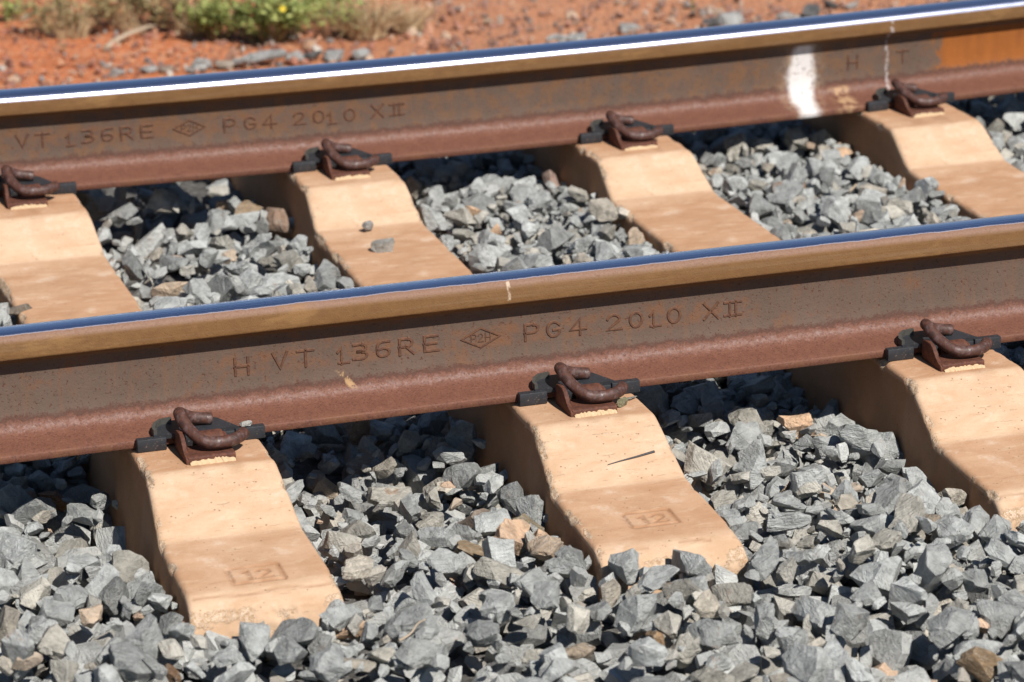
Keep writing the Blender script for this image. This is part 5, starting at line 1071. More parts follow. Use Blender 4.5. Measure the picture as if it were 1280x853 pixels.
2331,970,174,7,13,12,46,51,2847,2107,197,2,-10,-17,11,19,568,3117,204,16,0,2,40,65,1330,1863,199,-4,-2,17,59,23,2750,472,165,-6,-6,-5,57,46,2933,392,168,-4,-15,-10,40,38,
2874,1690,153,0,1,-8,59,29,3012,900,171,4,-6,-17,53,41,2755,809,200,-11,-10,9,14,68,2141,581,146,-3,-8,17,23,22,2875,1217,188,-1,20,1,29,62,3067,521,202,10,16,-2,6,60,
2412,1165,151,20,3,1,58,46,2460,878,194,5,-2,0,20,82,1816,2866,183,-18,-2,-3,53,26,2974,2902,196,-14,14,0,28,27,2297,2956,204,14,-13,-4,25,45,2299,1057,158,1,-4,-19,33,47,
1973,607,157,-11,1,4,16,34,2509,1173,171,12,3,-13,4,51,2820,492,177,5,15,-12,5,68,2872,2759,193,2,-5,-3,19,35,1046,1834,216,8,3,13,50,47,655,632,189,-2,-8,-17,6,40,
2909,616,147,19,-3,-4,37,41,2236,929,170,-19,-1,-3,55,28,2590,679,190,6,-8,-15,11,45,2823,2834,211,-16,9,-5,0,48,2285,1163,184,2,-1,-14,47,47,2457,3158,175,4,-4,11,39,22,
2873,2140,196,3,-2,16,43,35,2232,579,163,7,-7,-16,6,40,2265,1993,209,-15,-8,7,22,49,2966,2724,211,0,2,-15,32,26,211,622,188,3,2,13,7,42,2404,3201,179,-1,1,-19,59,55,
2795,1336,164,1,-6,19,45,36,2897,1157,160,-19,-3,-3,57,67,2170,498,170,7,-4,15,17,59,166,3050,200,-19,-4,0,40,34,1777,2451,220,18,-8,-2,45,40,422,570,159,8,9,11,43,41,
2010,520,164,4,-4,10,55,43,2131,245,133,16,-12,-3,35,27,2716,479,171,6,-5,10,20,64,1933,498,149,-3,-7,-13,20,37,1961,661,162,-9,4,-17,12,17,2321,1439,171,-1,-1,17,16,22,
2939,2475,204,-20,1,-2,16,44,1050,1930,215,-12,2,8,32,48,2950,506,155,-19,2,-2,41,32,3235,2892,176,10,17,1,37,29,180,1497,172,7,-12,-14,6,82,287,1921,196,2,19,4,53,45,
2860,276,142,-1,2,-20,41,42,2879,2958,183,-14,-1,1,56,29,2346,488,147,-4,19,3,42,50,2842,3136,179,11,3,10,54,36,2373,2671,192,19,-4,0,14,43,2257,3203,196,15,-7,0,45,29,
2405,1753,200,2,18,6,38,57,2507,2800,181,3,10,-16,1,33,2767,399,154,13,-1,1,4,32,2804,2218,199,-9,18,0,42,19,3235,2759,194,-16,8,5,22,42,2539,1419,148,-10,3,16,42,30,
3240,3057,189,11,-11,-8,55,39,183,2587,187,5,19,-4,45,25,2240,853,169,-7,19,1,30,25,2393,2647,188,-5,13,-7,11,26,2048,590,158,6,-9,4,39,29,352,628,187,1,-6,18,11,51,
344,652,171,13,4,-11,46,25,365,712,181,-19,4,-1,58,43,377,601,211,4,-5,-17,33,61,1950,450,156,-15,13,0,5,39,2211,1478,191,15,12,5,40,54,2303,2251,202,-6,-19,2,51,34,
2422,1105,163,-5,-17,-7,48,24,2935,2973,190,17,-8,-6,43,39,3023,863,212,-3,-2,14,43,61,324,760,205,4,9,-11,55,55,2751,733,170,0,1,7,42,52,2919,1596,186,1,6,18,14,82,
2296,1209,150,0,0,-20,20,23,2370,1244,179,5,4,-3,5,54,2939,3206,193,17,-7,-1,34,31,1790,267,127,-6,13,-12,20,27,1920,515,142,0,-19,7,0,18,2206,464,160,5,-4,-2,48,38,
2238,1364,180,3,-19,-1,53,43,1975,267,128,-20,2,0,19,30,2237,3095,177,0,0,-13,20,20,2792,2078,203,10,-8,-11,44,60,2849,2449,198,-2,19,-6,31,28,2534,952,198,5,4,-13,40,44,
2856,1739,180,-7,-6,15,21,35,1885,502,174,-11,-12,9,47,40,3084,207,142,-16,2,0,24,45,3126,3022,222,-3,2,15,42,82,3186,2031,202,-6,0,14,27,47,219,2822,205,-1,12,8,2,38,
2898,1389,150,-18,7,1,26,34,1402,303,122,-2,-19,-3,1,28,2320,2467,187,-11,-16,-2,12,30,2366,2142,213,2,-12,16,12,68,2795,2363,205,-2,-2,-13,41,37,2906,3280,196,-14,2,14,47,51,
2997,1558,142,-1,-4,-19,5,30,3229,1121,162,0,6,-12,41,36,3152,1784,184,-10,-17,1,58,42,2793,1393,170,1,0,-1,32,28,2913,707,184,8,-2,5,51,32,2961,1955,239,-10,-17,2,21,28,
3219,1690,169,-7,-13,-13,56,42,167,3208,178,-1,1,0,43,25,2850,1299,152,-9,-17,3,38,37,3016,530,143,6,-5,-17,44,42,2206,416,158,-19,-6,0,45,47,2178,1687,168,-10,-13,12,37,38,
2323,920,182,6,16,-11,33,33,2901,790,205,5,-2,17,20,66,3155,1432,145,13,13,6,9,35,331,2086,212,-8,-3,8,20,55,1712,3028,214,-19,1,1,17,40,1744,1800,212,13,15,2,24,62,
2144,561,169,-9,4,-17,25,35,3137,2949,207,10,-6,2,8,75,205,2558,204,8,5,-16,46,31,392,237,117,-2,14,14,22,18,2109,384,133,-19,3,0,31,24,3011,410,154,3,17,3,24,40,
3004,2231,204,12,-15,1,21,37,2308,2363,189,-19,-5,-1,57,50,2828,2682,198,-3,2,-7,24,37,421,1670,178,-1,-16,12,50,59,1903,2007,196,2,-7,18,12,33,2243,2622,209,-4,-19,6,9,52,
2237,1496,172,-19,-3,-7,42,40,3125,1417,163,8,-2,1,52,41,3227,1622,168,8,5,6,48,68,317,3118,185,3,4,-16,42,65,2510,1905,190,0,-1,19,9,42,2096,583,149,-3,1,3,24,40,
223,1659,146,5,-4,-14,51,28,1582,1369,186,-1,-2,-3,33,62,2261,342,151,-8,8,-16,46,38,1930,468,138,-19,6,-4,34,17,2075,587,168,2,2,15,25,36,2495,582,138,0,1,-18,28,18,
2721,849,183,0,-14,15,25,48,2942,1654,177,0,11,-7,39,48,610,240,147,19,2,-2,38,37,1580,2091,229,-14,-5,13,7,42,2828,1689,197,-13,-6,5,26,47,2943,2107,195,19,-1,6,24,25,
1689,2853,184,-9,-4,-3,48,32,2478,3042,173,20,2,-1,21,36,2917,1339,150,3,6,18,51,38,230,972,152,-6,-17,8,4,29,2444,2042,195,3,-17,-1,55,35,1911,2086,222,2,-7,15,8,82,
2957,2958,186,11,-1,-8,57,43,3104,2477,219,-2,20,2,58,34,3238,2556,216,15,-1,13,25,38,340,361,155,11,4,0,26,32,1650,2893,185,-13,2,15,25,22,260,2794,224,3,2,-16,42,66,
3104,1261,158,7,3,4,32,61,3183,1245,153,0,4,-18,24,51,2131,745,192,17,10,-1,27,60,2024,571,154,-3,-3,-5,39,49,2362,1853,221,14,-10,-4,13,62,299,2399,188,-13,6,4,11,30,
1788,1719,195,-8,-8,10,22,49,2784,668,160,-4,4,15,43,17,2955,1700,170,15,13,2,34,27,348,252,179,-9,-4,14,12,82,2213,1424,168,-14,9,-10,12,49,2902,2035,208,-1,-4,15,34,32,
2963,2001,239,16,9,6,24,67,1728,3251,179,-3,7,-12,42,49,2527,1847,214,-18,2,-4,46,44,2858,2294,236,-1,1,-12,41,62,2875,3181,194,16,-9,4,51,29,2912,2539,222,16,-11,-2,46,34,
1497,232,157,4,2,0,56,40,2303,1602,146,8,-17,7,23,30,2450,1673,188,8,15,6,0,51,2908,562,162,14,-7,-11,46,45,3039,3119,199,-5,7,-13,49,58,602,602,187,-8,14,0,35,45,
2498,2936,175,9,-17,-3,4,46,3238,1237,159,7,-12,-13,15,35,1645,1610,147,-4,17,-10,34,33,2991,3215,180,19,7,-2,7,30,3151,831,187,6,15,-10,33,55,1930,2231,196,-11,-10,11,35,24,
2418,1089,156,0,14,-14,3,46,2453,239,127,18,6,2,24,42,2867,2544,215,4,4,6,33,57,186,2285,222,0,-1,16,53,54,1645,1905,216,-20,-1,-3,48,43,2582,583,160,-20,-4,2,53,32,
2819,1110,172,-18,8,-4,6,22,2494,1535,171,2,-4,11,39,33,247,2385,217,0,5,13,22,50,3136,389,148,4,-20,0,17,39,2542,2772,184,13,9,-7,15,30,2349,1239,154,-11,11,-12,34,35,
2666,815,179,0,0,13,51,59,463,2852,207,-2,9,-8,2,39,2340,3075,186,-15,-3,-13,14,37,2407,1593,167,19,4,-2,59,30,2463,1399,190,-8,3,18,17,76,2494,1385,146,-3,0,11,13,39,
2917,2628,219,-6,-17,-7,39,36,2947,436,153,17,-10,3,27,34,536,370,162,2,-17,-2,12,43,2490,1729,169,-6,2,-19,5,43,2182,875,175,0,0,-13,38,32,3000,1002,156,4,10,17,35,29,
1629,1404,147,16,11,-4,9,33,2285,625,149,-5,-2,4,12,31,2369,727,188,-2,3,-11,56,44,1981,416,144,15,5,12,57,40,2307,2992,186,5,0,10,9,33,2422,504,161,6,13,-14,11,43,
2939,468,149,6,-6,-10,26,23,301,1285,147,13,-15,-1,55,44,2508,1409,169,-19,0,-7,10,75,2216,1137,162,-12,7,-7,20,39,2819,615,176,-4,7,18,35,38,3227,1351,162,-6,-18,-5,29,61,
1870,2402,227,-10,15,3,32,44,2363,1600,176,-15,3,-12,5,38,2453,3198,192,15,12,2,18,42,2616,561,172,8,4,8,54,63,2697,843,193,-19,-3,-5,13,50,2910,1378,177,13,4,13,24,39,
2943,2021,218,-7,-2,7,16,55,3058,1488,197,0,3,-12,50,57,213,3176,197,0,-19,-4,1,43,2363,2435,195,6,-18,-2,45,73,2939,1690,154,-8,18,-2,49,43,278,1243,178,-9,-10,-8,21,67,
2158,724,185,7,7,11,53,32,2290,743,162,-3,4,-4,17,30,2796,1652,181,-16,7,-9,36,41,2835,3121,208,11,-6,-11,44,70,163,2820,199,-14,13,-4,59,38,2540,2852,180,9,11,10,12,43,
2774,465,139,2,-5,16,39,33,2506,2728,200,-6,-19,1,15,47,2167,2788,182,14,-14,-1,38,31,2458,1845,190,3,-1,18,26,20,2921,1237,150,-2,-8,16,15,25,3174,3112,181,14,-1,-3,52,33,
606,3214,189,16,-9,8,5,28,935,448,159,-5,4,-10,42,55,1720,1957,214,-19,2,-2,47,36,3075,2746,191,2,4,-15,30,29,458,2978,213,3,-5,-6,39,46,2410,2848,182,1,-7,-10,1,25,
2523,1491,167,5,8,5,17,17,211,516,186,-1,6,-10,23,70,2919,2233,200,-9,-11,10,9,33,2977,394,149,-5,16,-5,34,42,3115,2968,175,-1,0,-6,9,35,2247,2702,202,6,16,10,18,66,
2850,1685,156,13,4,6,7,28,3048,515,167,8,2,6,36,82,2936,1157,166,0,1,12,19,38,3102,2711,207,5,-3,-19,41,36,1579,2026,212,16,11,-6,37,43,2175,2729,216,-1,-6,-16,11,44,
2251,3160,200,-19,-5,-4,1,44,2258,989,178,2,-7,-11,38,27,2828,2097,204,-7,5,-4,55,32,2890,2164,208,4,17,8,42,32,3030,1873,201,10,13,1,58,37,417,540,176,5,5,12,59,33,
2270,1031,158,2,3,20,34,45,2375,554,141,-15,13,-2,36,40,1980,588,153,-4,0,5,32,49,2887,1784,179,1,-14,-14,55,25,2900,2914,176,0,0,-1,55,34,376,1625,159,12,-5,-4,41,55,
1837,488,165,7,-9,-15,40,30,2293,1329,149,1,-3,17,57,32,2962,2338,213,2,10,-17,11,36,2241,997,180,-19,-5,-1,35,46,2886,1742,193,-1,-3,2,39,26,208,1649,179,-2,-10,-16,53,50,
1764,1441,150,11,-13,-3,7,25,2468,218,124,-20,2,0,51,43,288,1985,202,2,-11,-14,37,73,356,1656,156,-13,1,0,2,56,1747,1930,212,-11,14,6,15,59,2799,450,143,-7,5,-17,25,36,
2961,1670,148,3,-3,19,2,35,3117,1508,144,-14,-13,3,4,48,464,1921,195,-8,-17,-7,41,27,1803,2347,203,-11,9,-8,20,34,1860,1953,198,-11,16,1,59,37,2569,834,178,-10,-5,2,14,69,
1047,1095,152,17,-9,0,41,23,2034,604,152,0,0,20,38,26,2244,2935,200,-1,4,-19,56,35,2276,581,160,2,2,20,31,29,2540,312,154,6,19,0,17,38,2564,541,160,-6,11,12,19,31,
188,635,185,12,-3,-2,2,35,380,2825,196,14,8,10,18,34,432,335,167,-16,-11,4,0,37,1989,795,179,0,-2,13,59,30,1803,560,142,-4,-18,-8,14,20,2650,457,141,9,11,12,50,39,
1228,1011,154,18,8,3,18,38,1412,249,129,-1,18,-5,48,35,2072,487,164,-6,-3,6,48,48,2527,466,175,9,16,-5,43,61,176,1617,175,11,-6,-15,43,59,240,2826,191,9,2,-13,35,35,
1188,1980,228,-14,12,-3,54,68,1299,1822,194,1,-2,-1,43,37,2962,1641,167,8,15,-4,46,41,160,1700,170,11,9,-12,44,33,2402,1416,147,-12,-4,12,2,27,2423,3172,176,0,-2,16,8,32,
2903,1105,182,10,-7,-10,36,44,2430,1458,178,7,17,-7,9,66,1935,914,173,-3,-1,16,24,33,2180,536,170,-12,3,-5,16,56,2371,210,119,-19,6,-2,49,30,2360,893,209,18,-8,1,26,64,
2375,2095,204,-5,-8,-15,37,39,3103,1390,148,10,-13,-11,43,31,187,1707,190,0,-2,-5,33,33,2310,660,167,-11,12,-4,15,51,2398,2474,190,10,-2,-14,30,29,2453,1290,162,13,-4,2,37,30,
387,221,160,18,-7,-5,18,48,2270,2276,190,0,0,12,4,45,2339,1000,161,-14,-2,11,11,60,2515,1276,145,5,-6,-10,50,32,1796,1245,146,-18,9,2,34,18,2519,1766,171,17,7,-6,6,21,
3190,2727,202,-4,2,-3,13,64,536,2734,213,1,5,-18,56,38,1216,1070,173,2,13,14,27,50,1756,477,160,10,13,3,18,34,1912,301,177,-17,7,-1,56,54,2292,2710,206,11,7,2,30,39,
2851,1027,183,-4,-20,1,24,42,1614,2138,214,12,-16,0,21,32,2116,454,171,-11,2,1,19,61,2180,843,184,-7,-19,-4,56,47,2368,2235,200,-15,-11,3,4,27,2891,1562,157,14,8,6,44,35,
286,1032,184,4,-18,-7,16,45,2715,664,151,-10,-3,-1,14,25,2779,391,138,10,9,13,7,53,2774,588,145,0,-18,-8,9,33,2844,1236,154,6,-1,-2,51,35,2158,632,152,8,-12,-13,44,28,
2374,2530,194,-4,-1,14,30,54,1760,250,121,-8,5,-2,37,32,2270,899,212,-5,2,2,25,61,3220,1151,160,3,-18,-6,40,49,224,1850,196,14,-13,-3,40,24,1726,1877,196,-7,18,3,21,29,
1869,1835,209,-15,13,0,30,52,2524,711,214,-1,1,3,56,59,2973,3150,184,-6,-13,13,55,24,3106,2845,212,3,9,17,7,51,237,2856,221,2,-2,-11,12,47,1195,3245,181,-3,-3,-4,39,36,
2449,2407,193,0,0,-20,25,25,2531,1957,193,7,10,14,36,63,2800,1405,161,15,-7,4,11,37,1392,393,133,-4,14,-12,7,35,2375,1270,148,6,-3,-10,53,31,357,1902,204,-17,-5,-8,4,44,
1889,1929,227,-3,1,-20,41,73,2259,1562,167,-14,13,5,26,46,2293,1121,183,1,19,-3,10,52,2279,1938,200,-5,-11,-7,29,31,2380,2834,173,-8,2,-18,0,27,2390,2994,191,7,-3,-3,6,35,
2507,2991,201,-16,-3,11,10,39,175,1843,199,5,5,-7,9,35,262,1636,204,-6,18,4,27,67,585,532,195,2,1,18,33,61,1947,567,181,2,3,6,21,39,2193,724,190,14,13,-1,53,47,
2302,2330,208,-5,-8,13,29,18,2811,344,162,13,11,3,14,32,2963,1346,149,19,3,-2,10,27,221,925,200,-15,10,-9,32,37,2350,2709,184,2,-4,-18,13,52,2521,1856,194,4,2,12,33,33,
1741,1269,148,6,-2,-4,51,34,1771,1616,148,0,0,-19,16,40,252,916,157,20,-4,0,41,16,1340,724,158,9,-18,-2,58,32,2244,984,161,17,7,-3,53,31,2286,1365,148,-10,-9,14,7,27,
2925,3183,196,-19,-3,6,37,40,3135,3191,196,2,-8,-18,52,52,719,3290,185,-2,4,17,46,39,2880,2635,199,-10,17,1,30,33,2183,1420,158,-4,-1,-15,52,50,2451,2681,185,-3,-13,-15,54,24,
2616,335,128,0,0,-3,18,28,2614,497,138,-18,7,4,45,29,2872,2029,189,-20,3,1,55,26,343,1983,192,-13,-2,-6,44,33,1717,2750,196,20,1,0,17,30,1398,537,145,-18,0,-6,36,37,
2245,750,172,3,12,15,2,39,2282,1645,181,16,11,3,51,35,2208,2749,198,-2,3,20,48,39,2406,2632,205,-16,8,-4,22,43,3071,2839,180,7,-18,-1,37,24,269,3048,203,-9,-1,4,29,44,
424,962,189,19,5,1,1,43,654,344,145,18,-1,7,56,20,1439,390,135,10,16,-6,52,20,1289,276,138,-5,-13,13,20,66,176,1566,154,-3,10,-6,39,39,1290,445,131,-14,-12,3,4,38,
2674,302,129,-15,-14,0,59,38,2840,216,128,-15,2,-7,21,27,1636,2305,195,19,6,-2,30,29,2173,2344,192,-8,-2,18,16,36,2255,1100,159,17,1,-10,8,30,2276,373,149,3,8,12,0,55,
2364,2251,195,-16,-5,3,4,31,2852,1062,157,-10,14,4,22,38,3022,954,185,1,-8,-13,45,67,1731,476,171,-3,1,-17,0,38,2882,2100,197,1,-3,-19,50,33,2998,577,155,-18,-5,2,45,22,
2235,2259,198,-1,-5,4,10,53,2664,640,153,0,0,-20,51,46,2951,1740,170,1,3,-19,45,63,3194,362,144,-11,-15,-5,17,22,2263,636,148,-2,-19,2,34,34,2386,1650,153,10,0,8,7,45,
3130,2896,180,19,-7,0,50,48,306,1541,169,10,-16,-4,25,64,1714,1976,198,11,-8,-9,19,34,2294,1988,199,-1,16,10,20,34,946,364,158,-1,-12,-13,52,25,2433,979,162,-9,1,16,26,29,
3042,3048,176,-19,-1,2,3,41,257,459,143,-1,2,18,3,41,318,368,151,11,-17,-4,59,38,2825,1376,176,16,-12,-2,29,39,2201,774,172,0,20,-1,33,20,2220,2798,179,0,5,-15,0,32,
2231,1468,151,3,18,8,56,26,2658,490,136,-19,-6,0,43,21,3073,3119,188,8,6,-11,19,43,2240,1936,201,-1,-17,10,9,54,2411,1509,153,2,-18,8,9,41,2513,1704,192,-3,-13,-5,51,82,
2296,1349,184,13,-2,8,3,82,2741,275,142,-5,2,-1,35,55,3071,1836,187,-18,-5,0,9,28,3231,1769,193,-10,-17,-1,15,63,409,237,134,9,16,0,19,57,2429,1229,198,-8,12,-2,29,39,
2896,1486,190,2,-14,13,20,48,3008,2022,230,4,17,6,46,54,3077,2603,233,9,-7,-4,27,24,169,261,145,9,-13,5,43,42,2197,710,161,0,1,18,40,21,2271,1318,157,8,14,-12,50,46,
2531,303,131,-13,10,-11,22,32,2964,3028,182,-3,5,-8,25,51,2080,312,165,-2,-18,-9,40,72,2420,575,156,1,6,6,41,53,2971,1376,170,-10,-17,-4,20,48,2234,2081,190,17,-10,-1,48,44,
222,2338,190,0,0,19,20,30,1467,320,168,-7,8,-16,19,64,2008,494,177,14,9,6,51,47,2192,3102,200,-10,-17,3,4,34,2355,2065,203,-17,2,3,35,34,2790,1509,175,-3,4,3,27,23,
2348,1825,202,-10,-17,-3,12,82,198,349,128,2,13,-13,15,26,1911,741,169,12,-2,-2,57,27,2167,3028,187,-14,-3,13,31,34,2419,228,119,4,-19,-2,58,26,2636,616,169,11,14,6,10,67,
2801,336,138,11,-15,0,34,35,2831,1419,162,2,17,-5,55,45,2792,2754,191,0,1,18,11,20,1974,583,184,-5,18,-7,33,44,2186,2098,215,9,14,-7,36,66,2366,3245,206,7,-5,-11,5,76,
3070,2882,215,-13,5,14,22,57,176,3178,210,6,15,9,38,68,568,292,122,-18,-9,1,8,16,3036,3017,187,-13,4,-14,10,33,2214,1170,156,-4,-4,19,25,37,2240,2236,193,0,0,-20,38,53,
312,1586,158,-6,7,17,46,52,2212,3004,178,-1,-1,10,28,29,2312,1238,153,3,-7,19,12,40,3234,1273,156,2,0,-13,40,34,3169,3093,177,-1,-1,-20,34,24,2235,1808,208,-17,11,0,47,26,
3165,1704,161,1,-1,8,37,23,2295,1207,169,6,-17,-8,2,53,2373,1773,202,14,12,7,12,32,2503,823,206,-13,1,0,54,48,2867,1269,152,7,-3,-10,53,29,419,443,164,13,-14,0,20,46,
2184,1030,156,6,0,2,51,16,2401,1503,188,-3,-6,-1,8,47,2514,921,195,-6,14,-13,36,31,2683,223,162,-10,-16,0,45,62,2990,1248,192,0,-18,7,24,50,418,251,162,8,17,5,56,58,
2358,597,142,-1,0,11,45,33,1845,2760,204,-16,-5,10,5,39,2333,510,146,10,12,-12,47,34,2350,3276,176,13,-15,0,16,33,2715,247,153,5,-7,-2,3,52,2848,904,189,2,-1,-11,32,56,
2865,852,173,-4,5,-14,27,50,709,2816,178,6,12,-15,58,30,2220,1990,198,-5,0,19,34,33,2865,2581,208,-9,-13,-12,28,31,2882,849,189,11,-15,5,47,52,2928,1214,186,-11,-15,1,4,82,
3209,2419,202,12,6,-3,0,26,3201,2448,206,-6,-5,4,12,46,185,1256,194,-3,3,16,28,70,165,2618,225,-14,0,14,9,67,1827,375,162,-19,6,-1,4,59,2252,1682,177,-1,18,8,10,44,
2794,1119,191,7,-1,-13,40,51,2899,2012,221,0,-7,-18,6,34,2928,683,185,17,-3,-1,11,44,521,343,146,1,4,-13,43,43,1730,564,141,0,-20,0,56,29,2955,2785,185,20,0,0,38,46,
163,456,129,2,-6,-19,53,19,2347,2106,192,17,5,-7,6,43,220,1557,158,-4,-12,5,25,40,2275,2051,198,-4,0,-7,53,43,2872,2783,184,-6,13,-10,58,34,3041,1046,194,-2,17,9,40,74,
3163,1399,149,3,0,17,14,33,351,300,152,19,-2,-3,15,61,350,2458,214,16,-9,-8,22,44,1669,1600,154,-2,-2,-6,28,32,2859,1320,151,1,-5,16,22,17,2877,2415,208,6,-9,-15,23,32,
232,3017,241,-19,3,3,6,82,305,2997,196,10,1,9,37,52,2253,1954,207,19,2,-5,53,31,2303,942,201,3,15,-13,42,52,2365,2066,219,-1,-3,9,39,32,2428,1226,151,4,14,13,54,40,
2536,1119,177,-3,9,0,7,29,2843,2414,197,-4,5,-13,27,18,2947,246,149,-5,5,-7,58,43,3207,1821,205,-10,-6,1,23,41,203,363,145,4,-16,-11,3,39,220,935,173,17,0,1,10,33,
305,2941,222,-3,-15,-3,20,52,2880,1375,184,-1,19,-2,9,60,1693,1878,202,11,-11,-11,11,30,2319,1433,151,-3,20,0,55,66,2540,2798,176,18,-4,0,9,22,2611,370,128,-9,18,2,13,26,
2362,1496,150,17,-5,-9,6,47,2377,2495,192,-7,9,-16,29,33,2984,1465,144,9,-13,-9,23,24,358,2268,196,-14,6,-8,18,40,2322,692,157,4,14,13,46,45,2393,1246,147,-14,13,-4,31,30,
337,3001,182,10,-17,4,35,35,732,2805,181,14,-13,-4,2,27,2348,273,138,4,2,19,14,26,2999,1352,163,-7,10,-15,22,47,364,542,164,-1,13,-14,5,29,1584,1415,189,5,2,3,59,58,
2272,2025,217,-16,-11,-2,58,58,1770,2759,195,3,2,-20,11,24,2461,3210,172,-2,-5,-17,13,20,2853,2690,199,0,1,0,40,28,1877,1354,157,-14,1,-2,46,23,1920,677,160,9,-17,-5,22,38,
2215,1092,151,-2,-1,-20,34,20,2224,2853,195,-1,-17,2,55,55,2425,1261,169,11,-10,-11,40,60,2429,1653,148,0,1,-9,37,41,531,2536,220,10,-5,8,31,32,2303,1309,148,-20,-1,0,16,22,
2324,2411,208,-18,4,6,13,58,2338,386,158,-1,-8,-15,33,59,2392,1786,196,-6,-9,13,8,29,2696,638,149,14,-4,-5,12,20,2796,2200,201,-11,0,-4,5,35,185,2779,202,-5,3,-17,2,41,
519,2304,204,1,-3,19,30,53,1770,1899,197,-17,-10,0,56,25,2028,454,139,2,0,-12,1,25,2313,1171,197,12,15,-2,8,66,2337,2320,209,0,8,-17,24,40,2385,1398,167,-8,-8,-14,0,36,
2396,1904,208,-15,13,-3,31,44,2504,373,141,-5,-3,-11,37,53,2775,540,140,-13,14,2,49,16,2900,1278,171,-6,-16,-1,31,47,3061,2798,191,14,-6,2,58,40,371,467,175,2,5,11,50,37,
1218,2142,231,6,-11,-7,23,55,2403,2961,189,7,-16,-1,45,28,3000,1405,179,4,8,-17,27,25,3194,289,142,1,0,10,54,28,314,2903,212,-1,18,-9,18,48,757,382,170,-11,-13,10,50,40,
2421,603,138,0,0,-19,38,19,2545,1251,150,3,9,11,42,29,2811,418,140,6,-14,-13,14,46,2827,1664,152,4,19,5,18,45,2810,2432,201,20,-3,1,18,42,2851,2818,195,4,-2,-19,3,52,
2894,260,133,2,8,15,44,45,1880,1520,152,6,0,1,51,17,2210,629,152,2,0,-4,52,35,2291,967,186,-7,-17,-7,40,39,3050,2849,190,12,15,-5,30,61,3131,1363,164,5,-16,-11,40,35,
1703,2400,202,13,-13,0,9,35,2003,367,145,10,2,1,54,30,2008,706,183,9,3,-12,29,45,2303,2185,190,18,-7,3,49,30,2951,289,139,2,-17,-8,40,42,3034,830,198,-5,11,-15,19,58,
3199,1225,175,-8,-2,0,5,69,178,2832,168,-4,5,-16,27,30,521,3180,211,-4,-10,-17,3,54,2370,450,170,0,2,-12,18,63,2522,422,162,-10,15,7,6,34,2842,761,188,-8,-1,4,3,45,
2846,2588,239,1,1,-7,40,57,2907,508,146,-10,-5,7,49,35,3169,2834,185,3,2,1,21,32,158,2479,245,-2,18,-6,35,29,285,1051,165,-5,13,-5,32,30,2042,209,148,-11,5,-1,47,40,
2234,2886,174,-18,7,-5,0,34,2350,3055,173,10,-3,-1,10,31,2643,664,149,-4,20,1,30,36,2903,209,132,0,0,20,44,31,2916,1972,198,-10,-11,8,44,73,3139,275,157,-1,-10,-5,33,56,
326,933,161,-11,3,-12,29,36,2236,565,147,-15,14,0,2,42,2298,533,149,16,-2,-1,35,55,2528,1541,173,9,15,7,8,69,2697,446,148,11,-13,-7,45,29,2889,1767,184,8,2,5,49,58,
1681,2641,206,8,-13,-5,0,23,2380,1302,185,-17,-1,-6,5,62,2436,2771,182,4,-15,-13,44,49,2474,267,146,3,-1,16,28,49,2586,748,187,-11,1,4,23,48,2858,2747,201,-14,2,1,31,29,
2361,1887,192,16,-8,-9,19,24,2899,1128,158,20,1,-3,22,36,624,298,143,15,-1,13,37,48,1236,2064,224,2,1,-1,11,50,1757,3094,191,4,0,19,52,38,2799,1623,177,4,-6,-17,59,54,
2956,1177,168,-1,-5,-19,34,30,2932,1887,237,12,9,-11,40,36,2965,1904,226,-7,1,-5,25,52,3170,2782,197,18,3,5,21,42,172,866,204,-5,15,-12,45,54,1815,1830,204,-5,7,13,46,32,
1294,325,123,-15,-1,0,10,30,1746,1317,148,-6,-8,-17,15,29,2321,1390,170,11,2,15,6,65,2746,258,127,-3,18,-7,52,31,1745,1165,147,4,-2,-4,34,35,3047,1453,150,6,-5,10,39,41,
323,1207,149,5,17,7,56,33,570,2546,194,-10,5,-15,22,36,2543,544,151,8,-10,11,57,34,2663,393,132,-5,17,-9,24,25,2791,863,187,-11,8,-7,41,45,2835,895,209,-15,10,-5,23,51,
2997,1731,164,5,-3,-6,40,25,1876,2157,197,14,-7,-12,22,30,1850,2827,202,3,-8,16,51,44,2240,1734,197,6,-15,-9,8,41,2384,1569,160,3,-1,19,30,30,2519,671,168,14,-14,5,28,56,
2608,808,179,-7,2,-17,0,44,2610,543,157,-3,4,16,50,38,2701,403,144,8,16,5,38,29,3055,2658,217,3,-20,-3,39,31,3095,2362,200,17,2,-5,19,36,3186,305,139,-16,12,0,51,20,
172,1303,163,-10,-7,6,19,60,385,459,165,7,-12,-14,14,37,2326,1228,162,1,-10,10,14,34,2694,736,176,0,4,-11,57,24,2882,3058,197,-7,11,-10,22,40,3153,2715,207,13,12,-6,46,49,
3148,3147,179,0,-2,20,17,24,1168,3062,202,9,1,2,13,44,1584,2764,209,14,14,0,36,35,2420,587,140,1,4,-11,43,25,2399,1198,155,4,11,16,36,55,2740,610,159,-15,-13,1,6,51,
1830,237,132,9,-16,4,0,52,1892,2126,195,7,-2,-7,53,33,3105,704,162,-19,4,3,54,38,3131,1577,149,4,2,-19,47,54,3132,3138,176,-19,5,2,13,28,3183,428,145,-5,-19,-2,12,24,
1662,2322,195,-4,-3,19,17,20,1871,484,161,0,0,-15,45,61,2587,632,147,-8,3,-10,19,34,2854,1120,165,-2,-8,-9,46,38,2960,588,159,1,3,6,48,63,3158,1253,156,1,7,-15,58,39,
1567,978,165,12,9,-3,6,40,1866,976,165,-14,-1,2,16,25,2055,276,126,4,-1,-12,13,31,2097,523,165,-1,18,-4,54,48,2178,2244,193,5,5,10,53,40,2349,924,168,7,-18,-3,0,38,
